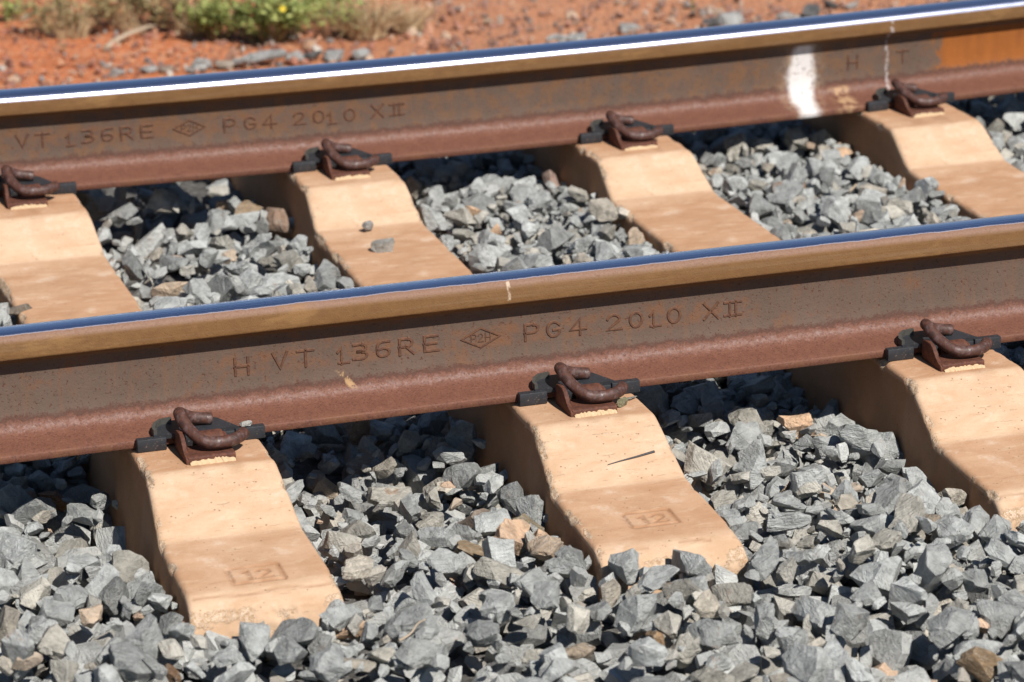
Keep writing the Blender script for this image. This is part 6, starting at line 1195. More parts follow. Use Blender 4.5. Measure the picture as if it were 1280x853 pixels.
2349,2482,208,-4,3,7,47,36,2836,1075,161,13,7,10,12,44,3013,2296,215,-17,10,1,34,40,239,1801,208,5,16,-10,7,37,404,489,170,6,-3,16,26,46,1266,1748,200,0,-3,-8,49,31,
638,311,136,-1,-8,10,34,24,1737,2409,203,-3,3,15,57,35,2194,2339,185,-6,-19,-3,1,22,2497,2445,197,0,0,12,25,32,2970,3074,176,2,19,-4,6,27,3033,3209,176,5,-7,-12,50,30,
3163,554,154,12,14,-1,25,38,2251,671,156,13,12,-3,6,46,2328,2018,191,-19,6,1,29,40,3079,841,182,-10,-17,-2,30,37,3081,875,173,-5,17,8,2,19,2591,643,168,-10,0,-16,57,56,
3186,1630,156,6,-4,8,39,34,668,2901,175,5,-8,17,2,24,2292,500,155,14,-13,2,16,38,2317,1330,165,14,-12,-3,29,49,2420,2874,204,-9,17,3,9,43,2687,507,152,-16,12,2,27,41,
2785,2897,185,12,-14,-6,52,36,284,455,183,-10,-14,2,6,67,284,2441,224,-6,12,11,14,51,345,3080,171,-7,-16,-11,7,16,474,2805,199,-9,17,-4,27,25,1242,1870,240,-18,-5,5,52,77,
1926,2606,211,0,0,13,44,39,2178,3052,189,-4,15,-5,52,29,2407,2192,210,17,9,4,59,55,2493,771,182,-4,16,-11,32,35,2874,223,151,-6,2,-8,32,47,3046,1091,157,-9,8,-16,8,30,
3138,675,158,5,-19,5,0,33,3126,2286,207,-11,16,2,55,25,420,211,159,-11,5,8,3,40,1785,1497,152,5,-3,0,48,45,2030,507,147,10,4,7,26,32,2194,2865,177,-1,-1,13,9,38,
2294,778,175,-2,17,9,15,44,2298,1576,143,10,16,-6,6,23,2408,2622,190,-3,-7,-17,8,32,2797,667,154,6,-5,-16,32,36,2826,1285,160,-17,-8,-6,17,49,2881,2835,180,14,-14,1,53,35,
465,1764,177,3,0,0,52,47,1877,1775,186,16,-10,0,34,45,2189,3029,188,16,-4,11,24,34,2874,1046,160,3,-14,-12,23,48,2864,1338,157,-5,13,-13,3,42,1907,588,147,-2,3,-20,4,30,
2445,3141,176,1,-2,12,41,33,2856,3026,179,1,-4,-16,34,48,3002,1091,176,-3,9,2,30,36,3038,2792,186,8,10,15,23,37,3120,2564,210,2,-12,-16,22,52,3206,2653,205,13,15,-1,51,34,
405,2923,200,-9,-5,-7,14,37,508,3090,188,-2,-1,-10,48,34,1372,500,143,14,8,10,47,33,1864,2909,193,5,-13,14,19,43,2033,298,152,-10,-14,1,26,56,2368,519,158,-13,-14,4,3,45,
2443,254,135,-17,0,-3,10,31,2756,422,170,12,-15,-5,41,50,2803,1370,160,-5,2,5,25,46,2969,1354,178,11,-1,11,50,31,1876,3063,195,3,-2,1,1,28,2885,2777,191,-12,-15,6,25,27,
2949,1089,156,4,17,8,55,32,3120,1557,151,-20,1,2,9,24,280,2988,194,10,-7,-7,45,32,378,364,145,10,17,-4,39,32,566,782,167,-8,-1,4,30,32,705,420,149,16,-1,10,44,26,
742,421,149,-14,-6,-5,46,22,1723,479,145,-4,-3,3,20,42,2500,517,139,2,1,6,42,38,2810,2738,195,5,-1,-14,47,37,2933,931,163,14,11,0,19,25,2936,2890,171,-12,-15,4,4,26,
2999,488,140,-12,16,1,34,41,1789,1440,153,-15,-11,5,19,33,1860,1102,155,0,0,14,51,41,2113,447,146,15,-11,-5,2,62,2394,1132,171,1,-3,-20,7,52,2442,1212,146,-5,19,-6,4,28,
2508,2861,187,18,-6,-5,46,67,2901,306,138,6,1,15,48,65,3094,3051,180,-1,0,6,48,46,474,1855,195,-14,-9,9,35,24,592,2336,197,-12,-9,-13,33,32,1868,1703,186,-12,-15,1,57,60,
2489,2177,196,-11,-16,-3,43,43,2538,572,155,18,-5,3,24,35,2913,853,181,-5,2,14,9,41,254,1730,181,-2,-7,16,27,56,2341,1707,158,-14,5,0,54,17,2467,1087,158,2,-16,12,49,43,
2477,1591,190,-7,-16,9,47,82,2518,1651,161,14,-14,4,58,40,2893,736,162,-9,4,17,23,22,3001,1013,177,-2,4,17,22,53,3116,3248,180,1,1,3,40,31,188,236,154,-7,-10,-15,53,63,
195,1610,161,-10,-9,4,44,40,284,3128,200,6,-15,-11,11,40,447,2841,184,-6,-5,18,16,32,1320,2219,223,2,-19,5,0,42,2139,635,151,3,-4,18,39,18,2241,2025,211,-13,-15,-3,21,54,
2429,2167,206,-9,16,4,20,28,2540,1582,173,5,-1,4,41,28,2978,2861,241,-11,17,-1,29,77,2984,1456,202,-20,-1,0,52,68,3127,1511,161,-19,7,0,20,38,3213,2618,217,3,-6,-19,55,55,
477,3167,204,-3,1,18,32,32,668,369,175,14,-12,1,23,82,700,489,153,15,-8,8,37,25,789,462,150,13,-9,3,3,32,213,3147,178,-8,-12,10,44,36,2014,463,144,-11,-8,14,15,31,
2511,463,136,7,-18,-5,20,44,2951,1250,153,-5,3,1,17,47,3050,3169,177,0,0,18,16,24,3122,1741,180,-2,-16,-10,40,63,3114,3100,193,0,0,-1,29,82,330,2377,192,1,-20,0,14,36,
1632,948,163,-1,-1,15,9,37,1757,2443,203,20,-2,0,32,39,1937,707,163,0,0,-18,55,37,2265,730,166,-11,-11,10,39,30,2268,1362,154,2,-3,-13,5,42,2436,775,183,-8,-13,-13,7,76,
730,2601,202,-7,-12,13,50,41,678,2779,190,-5,8,-15,12,52,1900,974,174,-6,18,-6,59,42,2408,534,145,11,1,4,7,47,2431,1565,138,-17,-9,3,23,28,2510,1063,154,5,19,2,47,30,
2607,264,143,-9,-3,-11,17,39,2869,212,132,-20,3,0,35,38,3067,1970,210,1,-1,-6,51,33,3068,3151,185,-3,19,-4,33,47,3163,1361,152,8,0,16,45,29,3229,1494,149,2,-3,-15,33,34,
3230,3173,197,-1,8,-2,45,60,603,3036,173,-14,4,3,58,31,2219,1322,170,-13,-11,-5,47,37,2302,1290,175,13,-4,10,40,40,2831,3014,189,11,-3,-10,54,34,2949,2953,204,-10,0,-6,44,42,
3045,1114,158,-9,16,8,46,42,3095,2812,204,-9,-16,7,47,59,383,3261,180,-8,-18,-4,26,29,775,432,149,1,-8,-4,44,41,1113,1727,212,-13,3,5,6,47,1194,2147,233,20,0,2,45,35,
2144,585,176,-11,9,-12,11,50,2343,589,184,-15,0,-12,43,67,2993,675,184,-9,15,-3,22,45,2992,1149,190,-4,-5,-16,8,82,3176,722,196,1,-5,4,39,72,174,2011,225,5,2,-19,9,45,
424,953,177,-2,-7,16,8,35,2921,1583,158,-1,-3,-3,31,29,2951,2401,200,-16,11,-2,36,47,3009,210,144,8,2,3,40,45,1274,572,144,15,12,3,13,29,2663,613,150,-3,-20,-1,52,38,
2810,1864,196,5,-1,-16,13,41,2909,3174,186,4,4,10,55,50,3101,2292,200,17,-9,5,17,34,3098,3129,189,-7,-15,-7,55,38,931,223,117,0,1,-17,18,27,2426,2742,181,12,-15,2,18,37,
2812,2465,199,-14,13,-4,9,27,2883,3233,177,0,0,20,3,21,284,2016,211,2,-17,-6,57,32,2241,3119,181,-5,18,-7,30,46,2294,1539,152,-10,6,-1,16,38,2417,1528,158,5,17,-9,33,41,
2408,1954,193,11,11,-1,44,25,2498,283,146,1,20,2,9,32,2539,1502,178,-9,-10,-14,15,37,2805,1140,169,-11,14,10,19,72,2802,2336,221,13,-2,-2,42,52,359,2907,206,6,0,6,14,63,
371,2975,194,0,5,16,41,29,536,2846,214,4,10,14,35,56,1216,1778,198,3,0,-3,41,32,2482,2480,193,11,16,3,24,25,2488,3204,198,9,3,-17,52,56,2640,341,136,18,5,-1,29,37,
2736,312,135,8,17,6,23,30,2879,1132,175,-6,16,-10,36,35,2907,2066,209,-1,10,3,33,36,2887,2487,219,13,3,1,47,38,2902,2559,211,-19,1,-3,48,41,3019,779,197,8,-5,-14,23,41,
3162,3138,190,10,15,7,29,31,3229,477,155,-7,11,-7,7,65,181,1815,217,4,4,-19,2,37,207,2501,186,-2,20,0,55,27,1906,844,178,-1,-1,9,18,43,2316,1984,189,1,-4,-16,13,38,
2880,1630,157,-5,-11,-16,23,80,3073,627,154,-16,12,0,42,42,3042,675,154,-1,5,-12,25,28,3134,1318,153,19,6,2,18,78,1187,345,152,5,-11,-13,54,46,1775,2577,210,-1,-4,-11,19,36,
1793,2865,190,18,6,-1,21,27,2186,1176,171,15,-10,-4,53,57,2256,496,151,-15,2,5,19,53,2212,647,180,-6,-3,-19,6,54,2259,1494,163,6,-12,-11,36,31,2378,2357,202,-13,10,-2,50,36,
2809,538,166,-5,15,-12,16,38,2978,558,145,1,3,16,1,36,3036,1100,148,-1,0,-14,28,21,202,3092,194,19,-6,-2,22,58,331,340,148,3,1,1,8,45,348,2640,191,-18,6,3,6,23,
465,2633,207,-4,-15,-12,22,41,528,2284,197,-10,12,12,43,21,1597,1572,152,1,19,5,27,39,2223,770,189,3,-1,10,50,38,2270,1303,150,4,11,16,28,20,2231,1392,151,-3,4,-5,17,29,
2180,2162,193,0,0,-13,53,33,2494,645,165,0,-18,-1,30,48,2531,807,174,10,-4,-17,53,27,2539,2545,197,0,-19,-1,17,25,2720,631,155,19,4,3,30,36,2850,1685,183,14,-14,1,19,66,
2799,3129,180,-20,-3,0,8,25,2887,230,130,-15,-1,0,10,41,2974,1025,176,16,3,-2,16,43,2937,1491,183,18,-9,1,34,52,2963,1432,175,-3,10,-16,41,35,3117,1926,210,-2,-6,-18,35,24,
3045,2868,207,1,10,13,51,61,3093,2310,209,-16,8,-4,18,36,3101,2429,227,-6,11,-8,58,56,3142,1141,163,-6,15,7,10,42,268,1704,155,5,-17,-7,40,19,294,2387,221,-1,7,16,39,71,
494,3116,211,17,1,2,52,60,591,391,166,-2,-6,-7,53,51,544,2903,192,0,-16,-6,54,36,2178,1664,165,-1,-14,-8,44,35,2668,772,208,-12,-1,15,35,56,3030,2295,230,2,1,19,50,47,
209,2911,219,2,5,-8,27,36,283,871,225,7,-7,-10,32,68,465,2885,202,-6,16,-9,31,35,451,3088,173,0,0,11,58,24,1424,310,159,-7,6,7,47,40,1808,1935,222,2,-6,17,21,37,
2923,748,202,-11,-9,4,14,44,1281,244,118,2,-1,13,34,45,2074,234,133,18,-2,-9,6,60,2291,1636,156,-3,13,-11,7,82,2300,2016,191,-5,0,13,43,36,2537,1018,157,2,0,-13,40,36,
2844,466,140,-7,-19,0,32,32,2807,3221,186,2,-11,17,5,57,2943,900,171,-2,3,-19,1,49,2949,1575,154,10,-2,0,40,41,1993,492,149,-2,-3,-20,14,45,2225,532,151,13,-3,-3,19,55,
2481,2233,197,-11,10,-9,26,45,2519,902,163,0,0,-20,56,18,2523,1311,144,2,-19,-2,1,32,2543,3026,177,9,12,10,12,30,2823,1105,159,-1,-8,-3,36,36,2932,2660,218,-18,-4,1,56,48,
179,3176,183,-11,7,-9,58,44,1207,1185,147,5,3,-14,9,34,1637,2441,203,0,-19,-6,34,29,1717,1922,210,-16,10,6,26,47,2275,1792,200,4,20,2,9,82,2536,2279,199,3,-16,11,54,37,
2856,241,136,4,-17,-6,20,34,2829,2271,200,2,17,4,46,25,2926,1279,160,-13,-13,6,51,27,3115,2173,193,15,-13,1,27,17,3106,2513,216,-2,3,19,4,49,3209,1740,172,-19,1,1,38,42,
170,1666,179,-11,-4,1,35,46,1746,1701,182,11,-10,-4,10,34,2287,1041,168,9,11,-12,25,33,2309,791,196,3,-1,16,0,37,2462,1386,153,6,9,0,46,44,2458,1939,230,-13,4,-10,20,82,
2485,3251,182,4,-5,13,22,39,2581,599,149,15,-12,2,55,31,2567,680,171,-17,10,-2,35,36,2734,387,155,-8,9,15,51,33,2804,718,177,2,-1,10,39,50,2864,2342,201,0,0,-20,30,35,
2952,1000,202,2,13,10,22,74,3044,1638,180,8,-4,2,56,53,3144,3127,186,7,19,2,54,38,3165,2695,220,15,-1,-14,56,31,3208,3281,184,0,-1,-20,52,40,252,2824,214,-1,5,-19,59,49,
342,2398,215,19,0,-4,28,41,1148,2062,229,10,15,8,54,57,1300,1690,204,5,-12,-15,47,52,1801,1498,175,-7,-5,10,25,21,2102,367,155,-1,8,-17,15,49,2288,707,182,17,-8,0,9,66,
2304,3210,175,-4,0,13,30,23,2387,2022,218,20,-1,3,45,51,2515,1626,153,1,-19,-2,25,31,2518,2760,204,-2,5,9,32,43,2542,2794,193,-11,9,-13,36,38,2869,1159,181,0,20,-2,34,49,
2935,2136,208,4,-2,-19,8,39,2951,3110,176,8,-12,-12,4,22,3003,2096,221,12,0,5,36,43,3068,1130,164,-13,9,-1,38,43,3205,1794,195,3,0,19,46,36,3235,2717,199,3,-17,-4,57,43,
223,2633,228,-6,-2,12,35,41,298,862,191,-8,-13,12,31,54,325,2866,206,5,11,12,48,55,424,468,158,9,11,-13,3,36,590,341,148,14,3,1,24,28,1511,507,163,-2,16,-8,23,43,
2029,374,179,-4,-14,-14,7,76,2976,1557,161,-16,0,10,33,21,911,234,116,19,6,0,21,25,1964,249,124,-11,17,1,28,26,2029,344,133,-5,15,-9,54,36,2135,700,169,4,-19,-5,20,62,
2832,3051,184,-9,-5,5,5,59,2898,2343,202,-13,-15,0,43,40,3026,353,138,15,11,5,21,29,3088,1040,153,-19,-3,1,36,24,473,1754,194,-1,17,-9,22,32,1689,1207,146,0,0,-10,19,30,
2166,218,130,7,0,-19,35,63,2267,910,171,2,17,9,29,30,2193,1054,169,14,2,1,31,49,2251,1563,148,8,-17,-3,4,46,2356,761,161,-1,20,1,13,42,2458,1295,147,2,-2,13,43,37,
2847,1534,156,14,-14,-1,35,53,3033,2869,178,-1,6,9,9,43,3168,1745,174,16,-4,-9,10,37,207,3210,183,10,16,-4,6,37,1271,1110,158,17,-10,0,48,37,1570,1424,165,14,9,9,5,58,
1918,454,159,-14,0,-7,6,50,2107,507,146,0,0,-14,6,27,2088,672,181,-19,-5,0,31,56,2178,642,163,-5,-19,5,2,34,2272,2386,188,3,-7,-16,31,22,2282,2608,191,14,-12,0,9,43,
2298,2685,185,-20,1,1,33,28,2342,1032,154,3,9,-1,23,29,2383,1154,162,8,-9,11,47,35,2450,2231,202,5,1,-1,9,47,2631,548,148,3,-8,-12,15,49,2793,2873,180,13,-15,0,12,30,
2935,2359,213,-16,-3,-11,9,51,524,2824,200,-9,-6,-17,43,47,704,2702,214,-13,-6,7,10,38,2071,386,151,-14,-8,9,35,37,2101,482,154,-8,-1,-13,23,35,2204,1688,164,11,17,0,54,57,
2416,2528,188,0,-1,20,59,16,2510,443,154,5,-1,17,51,43,2538,2404,203,-9,16,-8,31,26,2787,1459,153,0,-8,18,15,23,2814,2084,194,-8,15,-1,22,25,2889,1341,158,-5,19,3,44,30,
3011,754,176,7,-7,17,58,26,3025,1487,203,1,-4,20,29,38,3108,1537,165,-6,-10,-17,11,41,3139,2779,207,-12,-15,1,27,58,218,1743,192,12,-10,-4,56,42,270,2023,210,9,-14,-9,35,34,
244,2546,229,-9,-6,12,12,45,365,2674,199,-3,18,8,10,54,2309,909,202,-11,-8,14,7,35,2367,849,196,1,-14,13,49,51,2677,492,161,-15,-5,-5,44,32,2890,455,138,14,4,3,15,16,
2874,1330,180,-15,6,-6,29,44,2998,1350,185,11,1,6,7,52,612,303,166,-11,-5,14,28,38,1916,620,193,4,-7,-11,36,56,2242,1330,166,9,10,11,53,37,2268,1381,187,8,5,14,51,53,
2819,2752,206,11,12,7,44,30,249,2690,188,-7,13,-13,44,42,1973,636,158,-12,16,0,39,46,2144,805,183,4,-13,-15,5,39,2369,3204,179,-3,14,-8,11,45,2413,1112,150,0,5,-16,17,35,
2501,1574,139,1,13,-14,7,35,2480,2881,168,18,8,3,20,19,2449,3009,173,8,-18,0,1,49,2957,1622,145,16,12,-1,55,61,3067,1391,150,-20,-3,-2,27,57,3108,1783,185,15,4,2,5,55,
1759,1416,152,-20,-2,0,8,35,1923,1837,199,-14,-14,-1,57,48,2015,405,140,1,3,17,44,31,2244,2227,205,3,19,5,48,40,2353,3146,173,-1,20,0,13,31,2543,2880,174,3,6,-11,13,21,
2604,319,133,7,12,12,30,36,2833,362,135,4,-6,-18,32,25,2941,1465,146,16,6,0,43,23,3033,1173,171,15,11,7,38,38,3142,587,150,-3,1,-12,4,31,178,1121,168,-19,2,1,58,61,
162,2044,196,10,10,6,44,27,1719,818,167,-6,-19,1,57,16,1749,1837,197,6,-3,7,31,31,1872,2104,204,-2,-1,11,56,45,2211,2892,195,-15,-13,4,2,45,2241,1827,189,19,-4,-2,21,28,
2277,3039,174,-3,-13,14,22,22,2366,1369,156,-4,-16,-11,29,42,2360,1786,188,-5,8,10,24,31,2741,747,195,-1,0,-18,20,45,2899,2611,213,6,-18,5,13,26,2977,2636,214,0,-4,1,47,45,
2978,1715,185,-4,1,17,16,59,3069,1154,163,-3,-1,-8,4,42,3129,2809,188,9,2,6,23,44,202,3142,189,-16,-11,3,52,27,369,2253,226,-8,18,0,33,53,651,3100,192,4,-9,-8,22,37,
1267,956,157,-19,-4,0,49,17,1634,2205,211,-7,7,16,47,44,2280,645,162,13,10,4,38,45,2233,1565,148,-16,9,8,10,30,2371,1939,216,12,4,9,52,49,2362,3073,183,7,-8,10,3,34,
2418,957,164,-10,4,10,7,31,2530,1091,175,-5,-10,-12,13,46,2541,2191,190,-13,-6,11,58,38,3122,1475,148,-11,-14,-8,8,31,3210,2119,202,4,6,-17,24,36,1057,446,148,7,12,6,35,39,
1167,1936,224,1,19,-2,50,47,1273,2163,227,-17,8,-4,27,55,1263,2196,192,-17,2,5,54,35,1658,2485,222,-9,-1,17,0,33,2033,246,168,-5,-19,-4,41,47,2222,2661,211,10,1,-10,8,47,
2311,1083,156,-11,10,4,28,26,2371,1883,215,-1,-3,-2,25,48,2386,2423,208,4,7,1,13,41,2540,2159,209,9,1,-10,47,31,2631,391,144,-12,11,0,23,26,2721,346,147,-3,-1,14,7,18,
3014,2365,225,1,-10,-2,31,55,3061,1650,161,2,-1,-17,13,39,1010,1062,155,-13,1,6,54,28,1794,753,182,6,-15,0,36,29,2459,1013,190,-11,-7,-15,50,37,2501,3086,193,-6,-4,-18,15,23,
1068,3204,177,19,4,2,16,25,1900,1118,157,17,11,2,58,56,2188,2701,195,10,-5,0,54,73,2235,1361,156,9,15,4,15,40,2442,2719,183,0,-1,-19,30,38,2421,2867,169,2,-1,8,21,28,
2495,1540,149,0,-1,20,16,65,2540,1639,158,-5,-13,5,20,52,2828,2451,198,19,-2,1,20,22,2943,1373,157,18,-8,0,41,53,2935,1818,179,-11,8,0,58,22,3182,3236,188,-1,8,-6,16,51,
343,1151,145,4,15,10,14,30,605,1949,199,1,0,1,52,41,1764,2782,193,18,9,1,44,41,1974,462,146,1,-5,-19,21,40,2174,618,151,2,-2,14,2,33,2527,1143,168,5,6,-14,43,80,
2744,769,174,19,6,1,40,31,2859,2719,194,18,3,6,45,37,2903,1888,197,10,12,10,42,42,3211,1311,168,-15,12,2,17,68,3174,2917,175,-13,15,2,54,23,1673,2535,209,4,-15,-2,7,28,
1657,2604,208,-1,-5,8,52,42,1771,840,174,15,12,-2,30,49,1747,3096,174,19,5,-2,37,41,1806,584,174,-3,9,-8,56,37,2240,2950,183,-10,8,-11,46,47,2281,1915,205,0,2,-2,24,40,
2406,2078,212,18,7,3,18,74,2534,478,135,-2,2,-3,31,23,2507,1143,148,-5,14,-13,9,21,2814,217,131,8,-13,-13,25,31,2904,764,169,-14,-6,5,10,43,2869,969,180,-12,2,-2,23,37,
2971,2567,197,10,17,1,48,20,2960,2818,191,-3,18,6,59,45,2998,478,156,8,0,7,51,46,3018,981,164,-8,-18,-1,19,42,3074,426,168,-10,-17,2,16,62,3140,427,151,20,-3,2,30,49,
3088,2621,225,-15,7,-9,43,65,174,2237,219,-3,-3,18,0,45,238,3256,183,0,0,13,48,48,291,2559,189,0,0,12,15,26,472,2581,206,3,-2,-19,30,62,1591,1533,172,-5,-11,6,12,40,
1585,2117,204,-2,-11,16,14,40,2118,641,155,9,5,12,10,32,2175,2460,204,-13,-5,-2,10,31,2372,1675,158,-8,-1,-2,59,39,2469,552,181,-7,7,-5,26,65,2571,248,150,20,1,-2,10,57,
2817,831,209,18,-9,3,33,57,2831,1615,172,3,-3,-16,52,50,2911,2141,236,2,-20,-2,17,82,2948,2213,200,-4,-18,8,9,40,3022,244,159,12,14,-6,25,42,3067,2414,214,-6,-18,4,34,36,
3146,1708,194,-7,-16,10,11,55,701,2998,184,2,11,-9,27,30,2271,1977,195,4,18,-8,27,31,2294,2547,190,-7,0,-18,31,25,2454,607,177,-2,-1,9,28,42,2854,1789,200,-17,-8,5,35,47,
2893,2966,198,-2,-17,-9,7,42,2953,1513,148,1,-19,2,48,28,3006,1761,207,-8,-16,6,31,41,3055,2954,174,-17,7,3,18,25,3211,732,192,-14,-12,2,44,47,3187,3017,216,18,7,-1,19,62,
241,2350,188,3,4,18,53,20,329,981,196,13,2,0,6,50,438,2927,218,-4,4,-18,42,59,573,684,172,14,-3,-10,13,34,624,408,183,12,5,-7,41,40,1720,2077,226,-18,-8,-1,0,37,
2187,3003,188,16,2,10,15,30,2844,1314,163,-4,-12,-15,51,28,1782,2199,197,-5,-5,1,48,35,1910,2299,207,-2,-8,12,25,51,1983,737,170,-10,-16,-7,45,32,2228,1320,151,1,-2,9,2,31,
2252,2832,171,15,12,-1,37,24,2333,1528,146,0,-2,11,39,41,2360,1975,196,-9,-13,12,11,59,2353,2477,190,-1,0,4,18,40,2422,1378,142,0,-2,-14,34,22,2456,3186,178,4,4,2,47,43,
2506,1476,146,3,19,2,37,66,2809,2519,206,7,15,11,3,53,3043,1316,155,5,-13,-13,12,50,3048,3118,177,2,3,17,33,28,235,1371,163,-5,-13,13,42,81,647,1820,216,-10,15,-7,29,52,
990,2293,195,3,4,-19,17,29,1346,291,125,1,19,5,37,49,1330,811,171,19,4,2,16,30,1569,712,156,9,-5,-4,10,30,1655,1758,214,1,-20,1,41,62,1766,1990,197,-1,-14,-14,49,34,
1788,2411,201,-13,-15,4,36,51,1794,3175,180,14,-13,-5,5,49,1848,2074,197,3,-19,-2,50,28,1860,3200,175,0,-1,5,52,41,2314,561,149,-12,-10,-12,56,49,2445,2169,191,9,-1,-12,6,39,
2507,830,182,3,5,-16,24,82,2763,488,141,1,20,1,54,40,2856,402,162,-8,-6,17,12,65,2836,2770,189,11,0,9,23,29,2988,1195,180,-7,-5,-14,17,69,2994,1775,173,0,-18,6,14,34,
2982,3180,179,-13,-14,4,31,45,3134,534,149,5,-19,-2,58,44,3166,2072,200,7,6,-17,17,40,3163,2154,192,4,2,19,13,18,725,2196,205,-14,-10,10,46,36,714,2487,196,1,9,-17,37,48,
898,420,144,14,2,-1,40,37,1454,299,144,6,-8,16,5,38,1749,619,146,10,-11,-9,2,28,1815,1031,153,13,11,-3,46,16,2007,683,160,0,0,-19,55,28,2059,615,160,-8,2,-7,15,48,
2214,246,131,3,-3,-17,24,47,2185,2295,195,-1,1,14,13,57,2312,1719,187,-6,-11,10,40,48,2341,1540,160,2,-4,-17,13,49,2544,438,155,15,11,5,34,51,2514,2184,203,4,-19,0,49,52,
2564,511,141,-1,-4,17,51,28,2618,741,170,15,7,-1,6,46,2849,1152,163,19,3,-3,51,43,2876,1521,159,7,6,10,50,39,2947,3002,185,20,-2,3,4,40,3011,3012,185,-7,3,-12,1,45,
3109,252,158,9,-7,-6,32,64,3091,307,145,10,-15,-6,1,37,3183,1688,177,-4,9,-13,12,44,3155,3074,177,-1,18,-8,52,34,367,2564,212,6,1,-18,34,41,920,548,177,-6,19,2,12,50,
1264,1152,159,6,-19,0,19,30,1685,2265,211,-3,11,-9,27,46,1802,992,155,-1,-10,-17,10,20,1948,610,177,-11,15,8,37,57,2192,436,134,16,7,-6,46,21,2198,1005,166,-20,0,0,43,53,
2453,2457,191,-7,-8,10,5,24,2529,1051,185,7,-17,-7,15,66,2531,1220,146,0,0,2,38,23,2903,1821,206,-11,-4,16,7,38,2939,793,204,3,-5,8,48,38,2977,1714,208,-13,-14,-4,17,43,
3059,2439,217,7,1,-8,49,25,3209,1102,155,1,7,-18,49,27,205,1793,210,-14,12,-7,44,49,169,2656,232,1,-7,8,34,59,271,2599,218,8,10,7,57,42,1501,294,164,16,5,-11,39,58,
1910,2211,196,-19,7,0,42,26,2037,266,147,-6,-15,5,3,50,2170,710,163,-9,-11,12,35,25,2165,3190,194,-15,5,-12,46,26,2257,1297,166,-18,1,-7,37,46,2235,2333,185,10,17,3,18,20,
2534,1302,178,8,-18,2,13,40,2532,1755,177,-10,-11,5,17,24,2967,342,144,2,3,-10,33,33,2915,994,182,-7,6,16,52,32,3117,319,148,-2,-8,-7,25,31,3229,2088,210,0,-3,20,40,40,
215,1827,213,0,13,-15,54,47,294,1128,170,10,-11,-13,0,34,340,2803,211,-4,9,-5,33,32,648,306,163,-3,20,2,29,47,654,457,179,8,-11,-14,3,31,1093,2462,202,-15,-5,-10,15,26,
1379,486,147,9,9,-2,58,33,1775,1924,217,12,7,14,57,47,1901,1007,176,5,19,-2,5,30,3059,733,199,-13,8,-1,7,49,253,2963,172,6,-5,-17,44,48,242,3211,179,0,0,-2,58,33,
544,1649,154,12,9,11,23,54,2241,322,137,-5,18,-7,5,50,2263,3057,175,0,14,-12,58,30,2364,2360,190,-4,19,-3,8,32,2684,459,141,0,2,-11,45,53,2789,258,146,-10,5,13,56,56,
2879,1814,183,-5,-13,-13,49,27,2971,3220,183,4,-6,-17,32,51,3057,1527,140,-2,8,18,44,25,3164,487,154,5,13,-13,11,57,351,1207,147,10,17,-2,33,42,2098,530,146,5,-3,-19,47,32,
2313,2213,193,-19,-1,3,32,55,2364,728,166,13,6,7,54,70,2333,2419,185,-4,20,0,55,27,2346,2777,184,2,-19,-5,16,34,2473,2264,202,-8,-3,4,34,40,2638,675,181,-7,16,-7,6,82,
2785,631,151,5,9,9,29,20,2830,1817,184,19,-2,5,45,30,2850,2934,180,-20,-1,0,20,38,2921,1121,152,-6,-10,7,29,31,2986,1859,193,-12,-9,4,44,38,3149,761,178,-14,-4,-1,0,29,
3116,3199,178,7,4,1,44,32,3233,1817,194,6,-19,0,57,46,204,1756,177,-3,-1,18,45,41,362,1237,168,8,2,18,33,40,384,1831,193,5,-4,-2,13,25,390,2379,225,1,-6,-14,10,71,
476,2097,203,2,1,15,31,33,595,2093,208,-11,12,-11,58,46,666,2831,182,3,11,-16,19,30,1232,880,184,-18,-9,1,44,43,1680,3282,191,-6,5,-18,15,60,1852,448,192,-8,3,-15,39,81,
1805,2309,207,-1,19,-3,59,56,1979,352,143,9,-17,-1,9,56,2205,2753,181,19,-2,1,18,35,2312,506,150,-9,-12,12,5,28,2303,1262,159,10,16,-5,16,51,2315,2099,227,-13,15,4,37,79,
2308,2812,186,-19,2,6,33,44,2344,1345,153,2,19,-4,39,39,2297,1948,193,15,1,1,58,34,2418,1561,168,1,-11,17,25,45,2386,1958,199,-17,9,5,53,34,2621,638,151,-1,1,10,34,44,
2936,603,148,8,-9,-10,28,30,3002,254,137,5,-2,-9,29,40,3145,1708,168,12,-8,-11,25,35,3221,2174,212,-9,15,-10,24,82,178,330,151,-9,-2,-12,26,71,194,1553,149,16,10,3,35,40,
363,2014,221,-3,0,-15,40,46,356,2367,185,19,5,0,56,18,969,309,149,-2,16,9,6,35,1785,2101,191,8,18,2,21,25,1934,272,164,-10,14,10,53,57,1966,220,130,-8,6,-11,31,36,
2107,255,155,2,14,-8,10,72,2245,2499,194,-16,10,6,29,37,2331,1948,199,-6,16,8,48,41,2358,3241,177,1,-1,2,34,37,2542,231,119,2,-4,-19,53,16,2798,2269,208,18,-2,3,55,33,
2886,2445,222,-10,7,-13,22,68,2924,1570,143,-5,0,-16,52,33,2944,2839,206,2,14,-2,11,35,2934,2979,172,-7,-17,8,19,16,3149,1222,158,-2,18,4,21,37,3075,1721,220,6,-8,-13,55,82,
3130,2036,221,3,-19,4,1,43,3152,1685,163,-18,-5,3,14,29,3233,2597,208,-5,0,9,17,43,167,391,147,-16,-11,-4,15,54,193,447,157,7,4,-14,0,39,209,2370,225,1,10,-11,27,47,
188,3287,181,9,-17,6,0,31,966,625,161,-12,1,5,4,31,1012,337,175,19,-4,-2,41,68,1103,1784,213,-1,8,-16,23,59,1631,1644,162,14,-13,-6,10,25,1610,3239,189,2,0,-13,41,55,
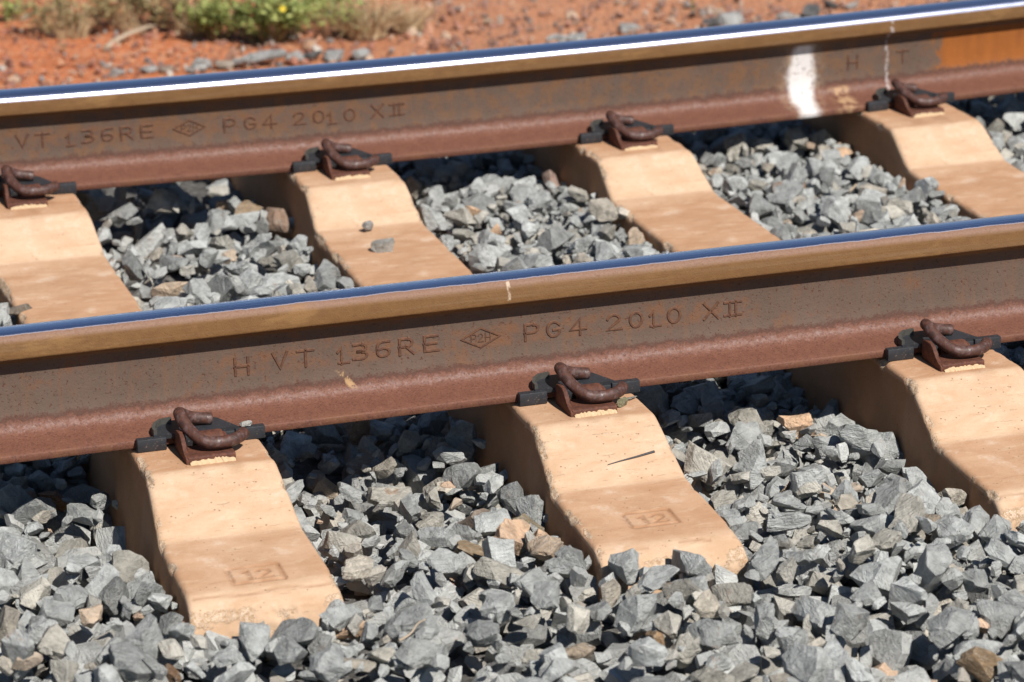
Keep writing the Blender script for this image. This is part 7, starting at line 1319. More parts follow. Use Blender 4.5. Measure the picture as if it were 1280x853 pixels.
1724,2201,215,11,15,0,48,39,1810,1423,166,-2,-5,-14,16,18,2025,383,152,-11,-15,4,39,42,2260,596,178,8,18,0,49,45,2493,792,200,-17,2,-1,50,49,2480,931,202,-16,-3,10,50,52,
2491,2169,209,-11,12,-7,44,25,2921,2337,196,2,19,-6,26,16,2985,1048,165,-5,5,-11,52,17,2948,1518,170,-8,-11,-14,20,32,3020,2154,215,-4,-10,-17,3,44,3055,2934,173,7,3,-16,35,22,
3159,1355,168,6,-12,14,31,31,3111,2194,195,-12,-14,8,52,25,175,733,197,-6,5,15,17,52,161,1602,149,-1,-4,-13,23,37,197,1734,182,-8,14,-2,30,33,315,258,142,4,-6,-14,57,41,
362,3164,202,-10,12,2,45,39,401,714,167,14,0,-14,35,35,553,383,161,5,14,10,51,45,670,375,130,11,-13,-10,15,22,757,519,180,14,-7,0,45,41,1079,1940,211,1,9,-13,53,24,
1780,397,146,-8,18,0,51,31,2473,1067,177,1,3,3,53,36,2786,1579,154,-3,-10,-4,55,26,2825,1269,173,7,-10,-14,7,34,2976,268,149,-4,4,-19,2,38,2987,3199,199,-17,-9,3,0,36,
3224,2742,197,-6,-12,14,35,36,294,214,118,15,-13,2,56,28,1089,216,115,-12,7,4,11,33,1766,2891,187,0,2,-14,45,64,1774,2967,178,-19,0,0,3,36,2040,540,145,-5,-19,0,39,19,
2162,665,163,8,9,16,25,37,2251,1434,152,-1,20,0,55,59,2289,388,131,-11,15,1,45,36,2292,446,137,1,-2,-13,21,49,2297,496,138,0,-19,-4,26,41,2282,1394,149,2,20,0,55,38,
2350,950,160,20,-1,3,1,44,2359,2737,178,-2,0,3,18,25,2381,3016,176,-3,-4,19,49,42,2480,1688,157,12,4,12,54,54,2450,2092,188,-17,11,0,51,33,2493,1128,149,17,-8,-3,2,29,
2544,2472,203,-11,-7,14,2,39,2696,798,175,-7,6,-14,19,44,2822,2567,209,-1,-4,-19,34,74,2905,883,172,-8,-6,0,42,38,2956,1436,147,-6,0,1,27,43,3005,313,135,-17,11,0,43,30,
2993,3067,183,-13,-14,0,41,29,1355,751,165,2,20,-1,13,38,1706,1846,199,17,5,-7,46,32,1857,857,178,-7,-12,-8,41,23,1868,1323,151,-2,20,-1,34,18,1982,230,121,13,15,-1,48,29,
2190,2931,183,-2,5,-11,43,44,2309,936,168,8,-12,-13,5,46,2399,1033,154,0,0,20,11,24,2441,1533,145,-11,-12,8,38,42,2502,1818,198,-13,1,-15,17,39,2858,2077,197,-3,-4,-1,39,46,
2906,473,143,-4,-3,2,59,44,3042,1538,146,-7,-7,-13,38,28,3021,3069,188,7,11,15,44,46,3128,2257,193,-11,-9,13,58,16,3095,2337,205,5,-1,-4,29,51,3226,538,152,20,-3,-2,21,39,
301,944,177,3,13,15,40,42,277,1450,150,-9,12,-7,10,43,363,1148,169,19,-4,-3,41,45,493,2034,199,-4,3,-18,2,57,719,2069,205,2,-2,19,35,36,894,466,147,1,-13,-11,50,46,
1570,1396,142,-1,-15,13,44,26,1754,2105,195,0,0,8,54,23,2085,422,159,9,-5,-1,28,69,2082,447,140,5,-5,-16,15,24,2209,357,133,8,-14,-7,47,21,2225,2208,197,17,1,-4,51,38,
2299,2765,193,-19,-3,2,27,35,2325,799,166,-9,-16,9,35,22,2317,1007,186,10,17,1,56,39,2405,1849,205,-4,5,-19,30,33,2476,1358,145,0,-1,19,59,38,2530,345,142,13,-8,12,43,38,
2646,315,134,-5,-5,-8,39,42,2923,344,139,6,0,-11,39,35,2987,1803,189,-5,-19,5,21,64,3224,2246,226,-4,-17,0,20,82,3173,2469,217,-13,-1,-12,29,54,526,3153,192,-7,-12,4,41,39,
1721,2180,208,1,-18,7,47,21,1905,3281,177,5,-16,-11,38,37,1897,420,174,-10,-11,12,25,62,2284,251,137,-6,15,7,10,34,2291,3233,187,-8,-15,-6,42,34,2345,837,194,-5,1,17,59,34,
2358,1388,144,3,-1,19,41,18,2546,865,198,13,12,-7,22,35,2494,1498,161,-5,8,17,29,52,2577,717,192,-19,-5,2,53,55,2808,2845,191,9,-10,-15,36,40,2820,3074,198,4,18,-5,50,46,
2889,600,160,-5,14,-12,31,52,2940,2384,219,3,9,-17,23,40,3004,685,160,-2,-12,16,28,29,3095,1632,155,9,17,4,28,39,3112,2561,239,-2,-4,-12,10,76,3231,253,140,11,-6,-1,54,38,
3214,1191,164,20,1,1,3,75,3225,1556,149,-14,-4,10,58,59,3163,3041,201,0,-12,12,14,52,168,2979,211,-7,18,3,0,49,256,2036,225,0,3,13,51,48,238,2666,215,-4,10,13,53,51,
313,2360,204,2,14,-14,9,47,545,209,139,4,17,-9,41,27,716,528,182,-11,-3,-12,19,48,1076,1859,220,4,-15,-10,46,34,1474,391,162,-5,2,-19,21,47,1566,1522,158,-9,-11,4,57,43,
1619,1972,214,11,-10,-6,3,29,1719,1583,169,-3,-11,8,11,32,1811,2191,218,-16,12,2,29,21,1871,2138,206,9,-16,8,48,39,2307,3050,189,2,-18,1,33,32,2381,214,137,-11,-6,2,31,40,
2364,1153,159,16,-5,-6,51,28,2364,2044,214,-4,2,7,28,34,2392,1623,163,10,-17,1,34,41,2400,2762,178,2,9,-17,37,30,2883,472,161,11,1,-1,3,33,2893,1023,176,7,-18,2,9,38,
3004,2892,218,0,11,-7,3,67,3100,546,217,-7,11,4,17,72,3140,761,199,-10,7,6,31,31,3156,872,183,6,-10,-10,7,39,3223,1718,188,-6,8,-17,18,67,3106,1808,198,-20,2,-1,29,20,
3117,1860,225,1,2,-20,1,43,3041,2107,230,-15,12,1,50,65,3168,617,176,-6,1,14,37,54,3211,1584,146,-18,-6,2,3,40,3226,3213,184,-4,-19,-4,26,37,177,364,153,0,12,-14,49,46,
206,2675,213,16,11,0,10,25,199,2814,201,10,0,15,21,32,194,2759,214,7,-11,15,5,25,323,3088,190,10,-1,7,51,21,524,409,158,-2,6,14,2,21,579,618,174,2,-19,0,47,53,
1770,2062,197,-17,2,3,32,31,1856,519,163,9,11,8,13,44,2285,2280,206,-12,-15,-6,33,22,2904,454,173,-3,0,-17,5,57,2968,1536,180,11,-5,3,39,48,253,3044,176,-5,12,-8,15,35,
510,1573,141,8,-17,6,0,36,615,1480,146,-4,-9,-16,15,33,1592,413,131,0,0,19,58,28,1937,660,157,0,1,-20,18,41,2265,2759,181,-7,-8,6,42,33,2319,3161,180,3,20,0,43,47,
2455,2863,173,-7,1,-10,25,24,2537,2396,193,-4,19,-3,38,25,2773,708,162,-17,5,2,35,46,2852,393,135,-12,15,-4,31,33,2939,1318,152,13,15,0,51,43,2949,2514,206,3,-4,-3,31,56,
2968,2863,178,-4,-2,19,43,46,2941,3124,179,7,6,1,6,37,3083,2118,198,12,-6,-13,0,39,325,956,174,6,-1,0,4,51,322,1516,154,7,-18,4,27,59,327,1722,163,1,-1,10,16,35,
496,1657,171,-6,16,-6,28,38,636,1779,185,8,14,-10,33,43,1929,630,163,-2,4,19,34,46,2112,355,137,17,11,1,47,36,2121,563,156,15,5,6,55,44,2242,1017,158,-1,0,-9,9,38,
2319,1288,153,10,-11,-12,10,47,2337,2754,181,19,-2,0,48,46,2354,3099,179,4,9,-18,37,59,2436,621,144,10,14,7,47,23,2442,1792,189,11,-9,-11,31,41,2535,434,133,19,6,-1,21,44,
2533,1269,145,2,7,16,32,17,2523,2263,199,3,1,19,14,43,2559,333,133,0,1,-20,18,59,2592,396,141,-1,-1,-4,5,49,2844,1732,168,4,13,14,9,40,2847,984,157,-6,-18,-3,17,21,
2917,2769,191,0,1,19,3,57,2958,1411,146,-20,-3,-2,27,31,2967,3135,177,-18,2,3,35,30,3023,270,145,8,13,-7,20,37,2981,439,143,-17,-11,-1,28,55,3182,597,158,12,9,4,22,64,
3142,1459,159,10,12,-11,52,44,3122,2151,194,-10,-10,11,8,22,3090,3028,175,11,15,5,42,22,3227,1408,148,-19,3,3,26,34,3139,1672,151,-9,-16,-8,45,22,202,367,128,2,-13,-15,52,28,
199,1315,147,-9,17,-1,28,38,270,986,164,7,18,-3,53,45,271,1072,163,9,-14,-8,37,48,669,2732,192,-8,3,-12,22,41,1571,2034,199,-10,10,-8,8,27,1595,2094,203,-9,5,-15,37,53,
1677,2058,196,-13,5,-6,37,26,1629,2392,212,-11,-12,8,13,44,1944,588,150,-11,-14,7,4,32,1966,302,135,3,2,14,50,55,2062,579,150,2,0,-12,40,21,2166,2652,191,3,2,13,5,25,
2258,566,146,-4,-7,-6,37,28,2366,1123,152,16,-10,-2,16,32,2417,1425,154,-17,-6,10,52,38,2407,2390,203,-3,-14,14,28,45,2409,2441,197,-12,10,-8,38,46,2396,2975,172,-7,7,-8,49,23,
2471,1971,187,11,17,0,50,30,2498,2297,196,-9,6,-12,5,49,2584,221,140,14,-8,6,7,62,2611,771,171,10,17,-4,52,30,2843,498,164,-3,-20,-2,44,42,2854,1354,152,-3,19,-5,9,34,
2899,1796,195,-2,-5,-19,32,60,2910,1215,153,8,15,-9,18,33,2945,1552,175,6,13,-12,45,45,2925,2966,178,-12,-12,7,33,28,3023,840,177,4,0,15,3,58,3067,1252,152,-9,-11,11,16,33,
3146,1275,152,3,16,-12,11,37,3087,2263,197,-1,0,-4,28,36,3215,1486,174,-14,14,4,34,82,3219,1930,202,4,-3,19,50,46,184,2911,185,3,-7,-17,9,61,231,2937,211,6,1,11,20,82,
268,3128,180,-8,1,-12,25,31,349,220,144,-1,2,-1,5,75,1193,1167,157,-13,4,14,59,35,1290,1107,146,12,16,0,10,28,1731,3010,202,-14,-5,-13,7,52,1661,3256,191,-7,-4,18,23,47,
2172,327,131,1,-8,18,14,32,2287,1444,183,-12,-16,0,43,72,2270,2949,187,-7,3,-9,8,42,2371,2387,186,-18,-6,2,31,22,2419,650,189,1,-3,-5,59,76,2391,3093,193,1,-20,2,8,31,
2506,1156,150,2,-10,-12,30,22,2704,277,127,13,-9,-6,23,23,2879,1879,210,17,-3,8,43,54,2938,317,141,-14,-2,7,5,35,2933,489,159,13,-9,-4,42,33,2950,2792,203,3,18,5,15,28,
3222,2105,196,-19,-4,1,3,37,3186,2960,175,-1,3,-13,24,34,168,1747,196,-14,14,1,38,49,243,2412,186,6,18,6,2,18,241,2473,211,5,-13,2,48,27,316,2030,244,11,10,-13,40,68,
589,3008,194,5,8,15,18,45,1601,1393,170,-18,8,-1,32,32,1623,2977,190,-12,1,16,0,28,1965,751,197,-1,18,9,39,51,2174,367,151,-1,8,12,43,37,2171,2673,188,-13,0,9,1,20,
2169,2991,179,2,2,20,21,24,2236,1108,151,9,17,2,21,31,2311,617,157,14,-8,-10,35,36,2372,599,159,-2,-9,-16,24,28,2408,1835,212,12,2,8,18,41,2351,2504,205,-16,-6,3,57,34,
2403,207,128,-1,17,7,50,38,2361,666,181,-8,-1,15,35,33,2369,1371,183,7,-2,-19,16,41,2468,308,151,0,-5,-19,33,41,2470,559,143,18,8,-5,38,29,2388,1931,199,19,3,-3,8,21,
2543,1699,157,14,-14,-3,26,30,2527,2013,232,19,-2,-1,40,52,2640,445,158,10,-2,-11,25,36,2675,442,168,-13,-6,5,25,44,2777,229,127,-2,-20,0,25,24,2810,1196,170,5,3,19,47,36,
2890,1963,218,-5,12,-14,54,37,2853,2481,229,-10,-17,3,6,40,3040,1069,169,6,-5,-7,59,35,3071,476,145,-1,-12,-15,39,26,3033,1705,181,-14,3,4,12,40,3044,1727,174,18,7,-3,14,42,
3134,2483,223,1,-19,-6,0,41,3121,2825,196,-7,9,16,58,43,269,2068,205,1,5,-19,27,34,260,2109,218,10,-9,-6,45,34,256,2217,226,14,-6,13,36,41,271,3105,206,2,18,-5,22,55,
633,594,184,12,4,8,5,46,746,511,169,14,12,5,7,47,1847,1759,236,18,2,-4,25,61,1981,283,161,-5,-9,-12,12,47,2282,1402,170,1,9,18,27,33,2546,338,158,8,16,-1,5,26,
2899,231,155,-8,-18,-4,14,49,2873,1571,170,4,0,18,51,32,2875,2200,217,-18,4,-4,28,45,2920,1680,166,4,-10,-5,20,26,3032,1381,178,-4,9,-12,7,32,3027,2478,241,-8,18,-3,1,50,
2978,2540,228,6,9,15,40,47,238,2983,171,0,-2,7,8,36,354,398,133,-5,-2,-5,48,41,1213,451,131,11,-16,0,1,32,1719,1422,151,-2,20,-1,32,41,1881,1337,156,5,9,17,10,40,
1878,1646,154,-2,-9,17,37,35,1981,293,126,0,20,0,32,17,1999,564,148,3,-9,-9,15,27,2157,561,145,2,-20,3,49,29,2210,2725,183,4,18,-5,6,23,2234,451,139,-2,2,-18,57,50,
2234,728,168,19,-4,-2,2,58,2225,956,164,-5,4,-11,27,36,2221,1896,200,16,10,-3,25,41,2280,2502,187,-9,-17,5,31,47,2253,2534,188,4,17,-9,35,44,2243,3019,180,2,11,16,10,43,
2302,2082,198,0,0,17,30,82,2293,2747,179,4,-8,-18,44,36,2295,2853,178,-5,-14,12,44,56,2333,1321,148,-17,-7,8,10,32,2404,779,168,2,0,-2,1,56,2399,1063,159,20,-3,0,50,63,
2407,1624,145,4,-2,-2,34,53,2425,1689,154,0,-5,12,59,29,2438,2587,192,0,1,-19,18,36,2396,2802,181,2,4,-15,42,54,2437,2624,189,16,-12,0,43,26,2518,1747,168,-5,-10,-17,54,30,
2664,278,129,0,14,14,4,36,2666,658,148,-4,2,-19,39,16,2844,1140,152,-1,1,7,45,29,2904,942,175,-4,-3,10,46,69,2913,1526,155,-10,-17,1,27,82,2917,2690,195,-4,2,-5,24,37,
2976,226,134,0,-1,-13,3,49,2950,1487,157,13,-3,14,6,40,2959,2552,202,-19,0,-3,0,36,2994,988,155,0,0,-2,29,18,3110,973,163,-12,-16,2,49,36,3108,1217,152,3,-1,1,34,40,
3158,1902,197,5,-5,-15,53,41,3151,3237,186,13,-10,-9,8,53,3171,989,162,4,-3,4,13,35,3167,1674,153,-5,19,5,21,27,3198,3151,183,0,-4,-18,34,49,166,1264,148,-3,-8,18,17,30,
274,1340,151,19,-4,4,49,47,381,1290,165,6,-5,14,29,62,590,2574,204,7,5,11,2,60,1599,668,159,6,-10,15,4,44,1644,1513,155,-11,1,-5,30,56,1709,2183,198,0,0,19,16,43,
1727,2942,179,20,3,0,35,27,1913,1711,200,-4,11,12,47,73,1870,2203,206,-4,2,19,41,49,2015,377,135,10,-11,-11,58,30,2094,402,136,-1,-2,-18,21,31,2069,842,183,11,-8,-6,7,40,
2129,377,140,14,-10,2,44,27,2172,2613,185,4,-18,-7,9,21,2203,2066,195,9,4,12,10,54,2271,1524,150,10,13,12,57,38,2281,1556,144,0,1,-20,9,30,2373,625,143,-13,-6,13,11,30,
2356,1144,148,-3,4,6,42,21,2342,3211,178,11,-16,1,27,44,2389,1442,148,17,10,1,56,38,2393,2182,187,-1,5,-15,17,25,2551,401,152,-11,7,-14,5,47,2500,1640,145,-14,-13,2,9,48,
2526,2969,178,-6,17,-7,52,47,2704,757,172,-10,-17,-2,3,54,2751,219,127,-6,-18,5,47,39,2796,547,145,-3,-3,-19,13,52,2816,1538,147,10,10,8,4,23,2790,1600,143,-6,-14,10,36,26,
2789,3145,180,0,-3,15,57,31,2903,2865,177,-5,-1,17,43,39,2979,313,134,-13,15,2,34,39,2964,2980,176,-1,-1,9,59,44,3042,2128,203,16,-8,8,17,54,3128,1393,150,1,12,-16,27,43,
3206,711,168,-5,3,-6,27,35,3164,1017,158,14,13,1,21,28,3171,1201,153,1,-3,9,41,28,3201,2828,186,-9,-14,-11,56,37,216,380,130,-6,-13,-14,34,24,201,1470,158,-2,19,-4,3,36,
257,1667,181,-11,-15,8,6,55,320,1816,185,4,6,-19,0,24,479,1968,214,8,-15,-5,36,30,552,2038,193,-8,1,0,42,30,572,2224,199,-9,4,6,11,43,672,2149,206,4,16,-3,4,42,
660,2343,203,19,0,5,56,32,1384,238,119,10,-17,-5,3,40,1360,325,126,0,18,-5,33,26,1685,2078,202,-7,12,-5,54,39,1648,2262,199,0,1,-20,12,34,1652,2683,211,0,-6,5,14,38,
1666,2478,206,17,-8,5,17,39,1771,1169,153,-9,-8,13,5,30,1797,2065,198,-13,-5,6,41,22,1775,2733,197,-19,-6,1,9,48,1830,969,176,3,-7,18,48,35,1804,2899,179,15,13,0,37,26,
1890,3211,178,-11,3,-6,14,40,1912,274,134,10,15,-2,10,43,1910,415,143,4,19,-3,18,51,1957,726,182,-12,6,-4,45,47,2248,880,180,18,-2,6,1,56,2197,1551,181,-6,-17,-9,40,56,
2228,1623,150,-5,-18,8,4,54,2220,1854,201,1,5,11,47,47,2198,1967,197,20,1,0,39,42,2281,563,148,14,-9,7,8,30,2287,3119,197,-4,-1,2,13,59,2358,2293,190,19,-7,0,24,39,
2398,1728,174,-3,10,0,17,49,2437,1914,207,8,-7,6,32,30,2429,2534,189,4,-2,-2,34,21,2432,2281,188,4,5,16,51,21,2674,786,170,1,-1,-16,52,19,2719,260,128,-2,0,9,13,35,
2782,468,159,0,-2,-9,56,36,2800,588,145,-2,-12,-15,10,22,2788,2825,185,-9,-13,10,19,33,2921,484,157,-9,-5,-10,52,25,2884,1322,157,13,1,2,19,38,2873,1542,163,11,0,-5,46,35,
2917,1732,181,-18,5,3,53,49,2999,781,186,-3,-19,-4,41,42,3000,3044,180,-1,-14,14,9,43,3088,2656,208,-18,-2,-5,46,46,3096,2444,210,-17,-8,-7,4,27,3166,2245,195,-2,-2,-4,2,24,
161,1330,164,-9,15,9,33,34,185,2113,217,-4,8,-17,11,61,158,2951,194,-2,-11,9,31,43,186,2858,218,18,-2,0,20,72,315,2346,187,-1,20,0,30,38,359,3176,179,-9,-5,12,24,24,
463,2315,200,20,-4,0,4,42,526,2584,189,-7,1,-12,12,16,524,3022,214,-5,-2,8,37,67,602,2515,228,14,12,3,55,82,570,2573,191,0,0,10,48,23,623,2516,203,-13,-6,4,11,43,
626,2715,214,14,-14,-1,28,41,650,2752,190,-6,-5,-18,21,35,683,2628,224,-10,-9,-12,20,49,712,2916,207,19,0,7,20,59,1388,444,144,5,-5,19,46,36,1600,2064,231,4,15,11,11,57,
1632,2081,204,-2,-6,-17,57,42,1739,909,167,-14,5,-9,21,23,1856,2211,221,0,-4,-15,4,35,2160,269,141,0,7,-13,25,22,2243,3179,186,4,19,0,1,48,2319,3023,186,14,-14,4,0,37,
2344,659,162,-11,-13,10,27,45,2367,2820,181,-9,-7,-14,31,38,2408,1631,184,-12,6,-14,42,76,2373,2004,206,-8,18,2,38,22,2414,2224,206,-1,-16,-12,16,33,2598,354,127,0,5,-6,42,20,
2869,618,183,-9,9,14,43,73,2859,719,185,-4,-19,5,9,74,2873,1071,164,-5,-14,13,46,44,2899,1697,172,-18,5,-4,50,45,2878,1722,181,-9,-17,-1,0,45,2889,1433,157,15,1,5,9,30,
3013,2849,194,2,-20,-3,56,32,3050,616,149,12,9,11,7,32,3107,365,148,-18,-1,-4,31,39,3116,1056,157,18,3,6,40,27,3141,2657,213,5,6,-3,29,30,3201,1838,198,15,9,-4,46,39,
185,372,134,2,1,2,44,40,165,1944,200,-8,9,16,59,27,160,1980,213,-12,-8,4,27,29,186,2790,223,15,-9,2,40,56,205,333,126,-17,-3,4,47,25,211,388,177,-5,14,11,0,82,
246,2208,190,-2,-19,5,9,30,219,2298,187,-20,1,-1,49,17,276,2804,191,19,-1,-4,32,52,256,2907,216,3,15,-12,35,73,244,3097,182,-10,13,10,30,30,245,3157,194,-9,-3,-1,12,40,
365,1928,207,-8,-18,-2,34,29,353,2859,193,6,-16,-6,7,35,553,2801,207,-15,12,1,35,44,599,2952,233,-16,0,8,58,51,694,555,172,-7,18,-4,26,32,674,2893,186,-16,5,9,54,36,
990,562,165,12,-5,-11,4,41,1060,1768,205,0,-20,-1,45,30,1207,1911,216,-20,-1,1,18,38,1429,347,152,10,-10,-5,18,49,1449,415,154,10,5,16,31,34,1657,1682,196,-3,2,4,41,39,
1858,2270,201,0,7,10,59,33,1876,513,150,15,3,1,13,35,1937,667,180,-2,-2,-19,15,58,2198,522,150,-7,-2,-17,35,27,2182,659,184,-1,-9,17,1,40,2208,3274,189,-8,6,-14,32,44,
2208,1706,196,4,-3,1,59,56,2234,3034,199,-17,-3,3,34,37,2334,1995,202,4,2,18,51,20,2471,2081,210,0,13,14,14,49,2473,2542,210,-17,7,-8,44,37,2701,607,153,2,-7,-6,39,39,
2687,677,175,16,-1,-12,11,33,2732,698,165,4,12,10,24,32,2960,1158,159,4,5,9,9,34,2978,2195,218,-10,15,-6,36,42,3000,2211,219,9,-2,-3,43,29,3074,2957,196,-11,-14,9,4,36,
3122,2202,246,13,-6,-3,23,73,3168,1500,161,17,10,1,1,46,3168,1620,165,-14,12,3,4,44,3203,1990,216,17,1,-3,52,60,178,2153,198,13,15,2,0,39,362,365,162,-5,7,-15,50,48,
392,3149,192,12,-11,1,36,33,409,821,193,7,1,-1,5,49,546,3224,213,-4,10,-6,17,55,551,3283,181,7,-1,-5,53,33,1054,1340,154,-6,-19,3,26,25,1133,229,128,7,18,-1,56,29,
1270,2066,224,10,1,6,11,48,1238,2173,241,18,-3,-1,59,47,1631,2953,202,16,9,5,3,48,1752,535,146,1,-16,11,0,18,1742,597,163,5,15,-4,38,26,1734,3211,193,2,3,-16,5,35,
1887,606,161,-6,14,7,23,30,1978,730,180,14,8,10,9,33,2330,2485,213,-2,16,-11,49,38,2451,1208,187,5,-17,-7,16,55,2455,2956,190,5,-3,5,44,37,2483,1190,177,-6,5,-14,31,29,
2914,310,148,7,6,14,5,20,2918,607,172,0,-14,12,4,46,2825,1323,178,19,-3,2,24,40,190,2450,188,0,0,6,55,29,317,3014,172,9,17,5,2,34,369,367,129,11,10,9,5,32,
576,1336,146,7,3,17,8,34,1164,3171,196,-10,6,-15,29,82,1244,292,121,-20,4,0,56,32,1322,529,138,4,-19,5,0,30,1664,719,157,-1,-2,6,8,30,1650,1150,144,4,4,9,57,37,
1660,3006,177,-2,-19,5,3,41,1685,2965,179,0,0,4,55,36,1698,2995,181,5,2,19,31,44,1762,2476,200,0,20,2,48,32,1768,2850,185,20,-3,0,50,39,1907,916,174,-15,11,-4,23,42,
1874,2434,201,2,1,3,1,42,1888,3118,181,-2,-11,-15,59,45,1972,766,176,0,5,15,47,31,2038,421,137,-9,2,-11,42,17,2080,305,136,-1,-20,-2,41,44,2080,351,134,-4,2,-19,39,33,
2080,472,143,3,-7,18,12,32,2096,629,157,-20,-4,0,47,32,2202,2451,187,-1,-12,-15,54,43,2184,2801,178,-11,14,9,46,21,2173,2964,186,10,-17,-4,3,58,2239,407,138,-16,-12,1,59,57,
2264,776,167,-13,-14,4,31,24,2250,1085,150,20,1,-3,48,23,2242,1971,196,14,14,0,43,44,2219,2019,194,0,0,-11,30,45,2252,2602,193,0,0,16,30,64,2323,335,126,-1,14,14,22,29,
2300,2142,187,14,2,0,5,22,2299,2391,187,3,-5,-18,57,33,2297,2724,189,-3,-19,-5,41,49,2300,2929,173,2,1,20,21,37,2359,1434,154,-14,-3,-10,48,37,2327,1491,149,19,4,-4,25,39,
2338,2282,193,-20,0,-3,19,38,2330,2556,193,17,-7,-7,25,45,2350,2645,205,-1,14,11,0,82,2339,2801,178,0,1,-15,45,52,2361,2863,173,0,0,-18,30,49,2400,961,158,-18,-9,0,59,35,
2432,1161,148,-2,2,-18,4,29,2468,1016,157,-13,-15,-3,16,59,2449,1064,161,11,7,9,33,48,2461,2523,193,2,4,-18,43,30,2506,553,142,-4,2,-1,32,48,2530,1389,157,15,3,12,40,51,
2531,2507,196,16,12,1,21,42,2574,361,127,-10,-2,-1,5,20,2566,389,130,0,1,-1,38,25,2680,583,147,2,-2,-9,21,41,2825,881,177,4,6,12,32,56,2826,1326,156,-1,1,1,30,41,
2837,1966,194,1,1,-19,34,43,2840,2132,199,1,-3,-20,53,38,2821,2805,194,6,18,-6,7,50,2884,3171,181,-10,-15,3,46,29,2934,1211,151,4,-11,-11,54,39,2943,1834,188,1,8,-18,27,46,
2963,2036,194,-1,9,16,6,48,2937,2329,204,-5,-1,-19,50,51,2927,2429,212,-6,-8,-16,52,45,2998,375,147,-2,3,11,57,52,3063,1968,192,9,18,0,35,37,3058,2020,192,-2,13,-15,22,50,
3087,2069,196,-5,2,2,17,47,3134,1117,154,8,9,15,37,31,3116,1436,154,14,0,-2,4,64,3121,1690,158,-7,14,-11,44,42,3096,1868,200,-17,10,5,11,46,3110,1956,197,-2,4,6,41,55,
3107,2795,183,-1,0,-2,3,29,3117,2999,175,-3,20,0,13,40,3122,3059,184,0,-17,9,35,35,3159,1146,152,-12,-6,6,22,29,3184,1350,152,-9,-3,12,37,54,158,1247,149,14,4,-13,40,23,
190,2960,182,10,12,10,14,53,264,895,169,5,-18,3,0,51,244,1252,150,-5,1,1,30,52,251,1398,162,0,7,18,17,37,302,535,133,-14,1,9,11,29,276,1220,152,16,4,-3,46,46,
346,1736,185,14,-11,6,54,45,344,2197,187,-11,7,-1,7,24,489,1565,152,12,1,2,0,35,588,2048,203,-9,-9,-1,8,37,570,2072,197,4,19,-2,1,50,676,2301,192,5,-2,-5,53,36,
723,2424,192,-4,-19,4,0,33,1021,1935,200,12,-3,6,23,19,1006,1957,200,-7,18,3,21,45,1004,2080,194,1,-4,19,59,26,1007,2267,198,-11,-16,-5,29,37,1592,274,163,9,12,14,43,82,
1719,2270,198,2,-20,-2,24,47,1764,1661,155,-14,-1,1,23,35,1837,284,132,-6,13,-13,9,54,1947,374,135,10,1,15,15,31,2158,291,128,-1,3,-11,24,51,2197,1103,175,10,-5,-2,35,81,
2256,2051,187,-9,-17,5,4,28,2224,2367,214,5,4,16,36,22,2260,2920,173,1,3,-19,24,38,2314,2741,179,9,4,14,30,16,2333,844,175,-13,12,-9,53,38,2370,1102,150,0,0,-20,56,28,
2352,2331,191,0,0,6,35,35,2376,2977,173,0,0,20,56,29,2362,3041,174,-20,-4,-2,27,30,2418,1141,152,-6,-16,-11,3,43,2475,1333,187,-17,3,-2,40,82,2420,1403,148,5,-19,-1,12,45,
2461,2485,192,-1,-1,14,18,28,2487,3173,179,2,0,13,24,40,2520,263,133,-10,-14,-9,56,47,2531,508,158,3,5,2,40,62,2511,3058,192,-3,2,-19,39,60,2623,237,132,0,1,-2,34,70,
2627,591,146,-9,-3,12,37,41,2683,659,153,2,7,16,32,35,2751,536,146,-15,6,5,7,33,2751,567,147,1,-2,-5,21,47,2849,2361,205,18,-3,5,45,55,2801,3108,191,6,-3,-10,1,52,
2827,3111,183,2,0,-4,29,38,2880,509,156,13,-1,15,33,45,2907,838,172,-11,-17,0,41,30,2915,1464,165,3,-19,1,12,60,2867,1976,187,9,18,3,18,24,2967,1872,190,-6,19,1,39,35,
2963,1946,188,5,-19,0,50,31,2924,2601,209,8,-14,4,41,29,2927,2724,192,-9,17,2,11,23,2942,2856,192,-10,-15,-9,17,50,2945,3064,176,17,-10,-2,48,45,3010,289,133,1,20,0,28,25,
3002,343,146,-4,16,-10,8,48,3031,1985,216,-3,-20,-1,30,56,3072,1772,178,-18,8,1,10,43,3090,1801,190,-15,9,-8,36,26,3136,704,163,-12,8,-8,44,34,3147,1193,154,-8,-18,0,36,33,
3097,1350,161,3,-14,12,42,44,3155,1993,193,-1,1,-20,28,29,3167,226,144,7,1,-10,13,58,3227,598,163,-14,15,0,32,58,3244,2001,199,2,-14,-4,51,22,3211,3230,179,0,19,-5,3,24,
188,483,149,-10,4,-8,44,76,193,1689,175,4,-2,-8,47,49,207,1999,210,13,15,5,3,62,188,3125,177,3,-19,0,17,32,235,1762,174,13,8,4,22,33,239,1949,239,17,-9,-1,13,82,
380,1377,144,-5,-7,12,19,41,365,1562,164,0,-6,-15,15,46,341,2429,195,7,-8,-7,2,37,519,1944,202,6,-13,-5,20,35,502,1961,217,4,17,-8,44,52,612,2703,193,-1,9,-18,32,30,
632,2162,194,-4,1,-18,39,34,654,2241,193,15,-13,1,47,31,617,2639,201,-17,-5,-8,59,32,627,2790,206,4,0,20,16,60,681,2709,199,10,10,3,25,41,879,711,177,15,13,2,43,41,
940,473,142,-5,-17,7,30,42,1136,791,175,13,9,10,3,46,1146,1030,170,5,-5,-19,30,33,1316,1305,162,7,-7,-15,22,44,1395,512,136,11,-16,-2,18,34,1453,244,137,-19,-4,-4,45,82,
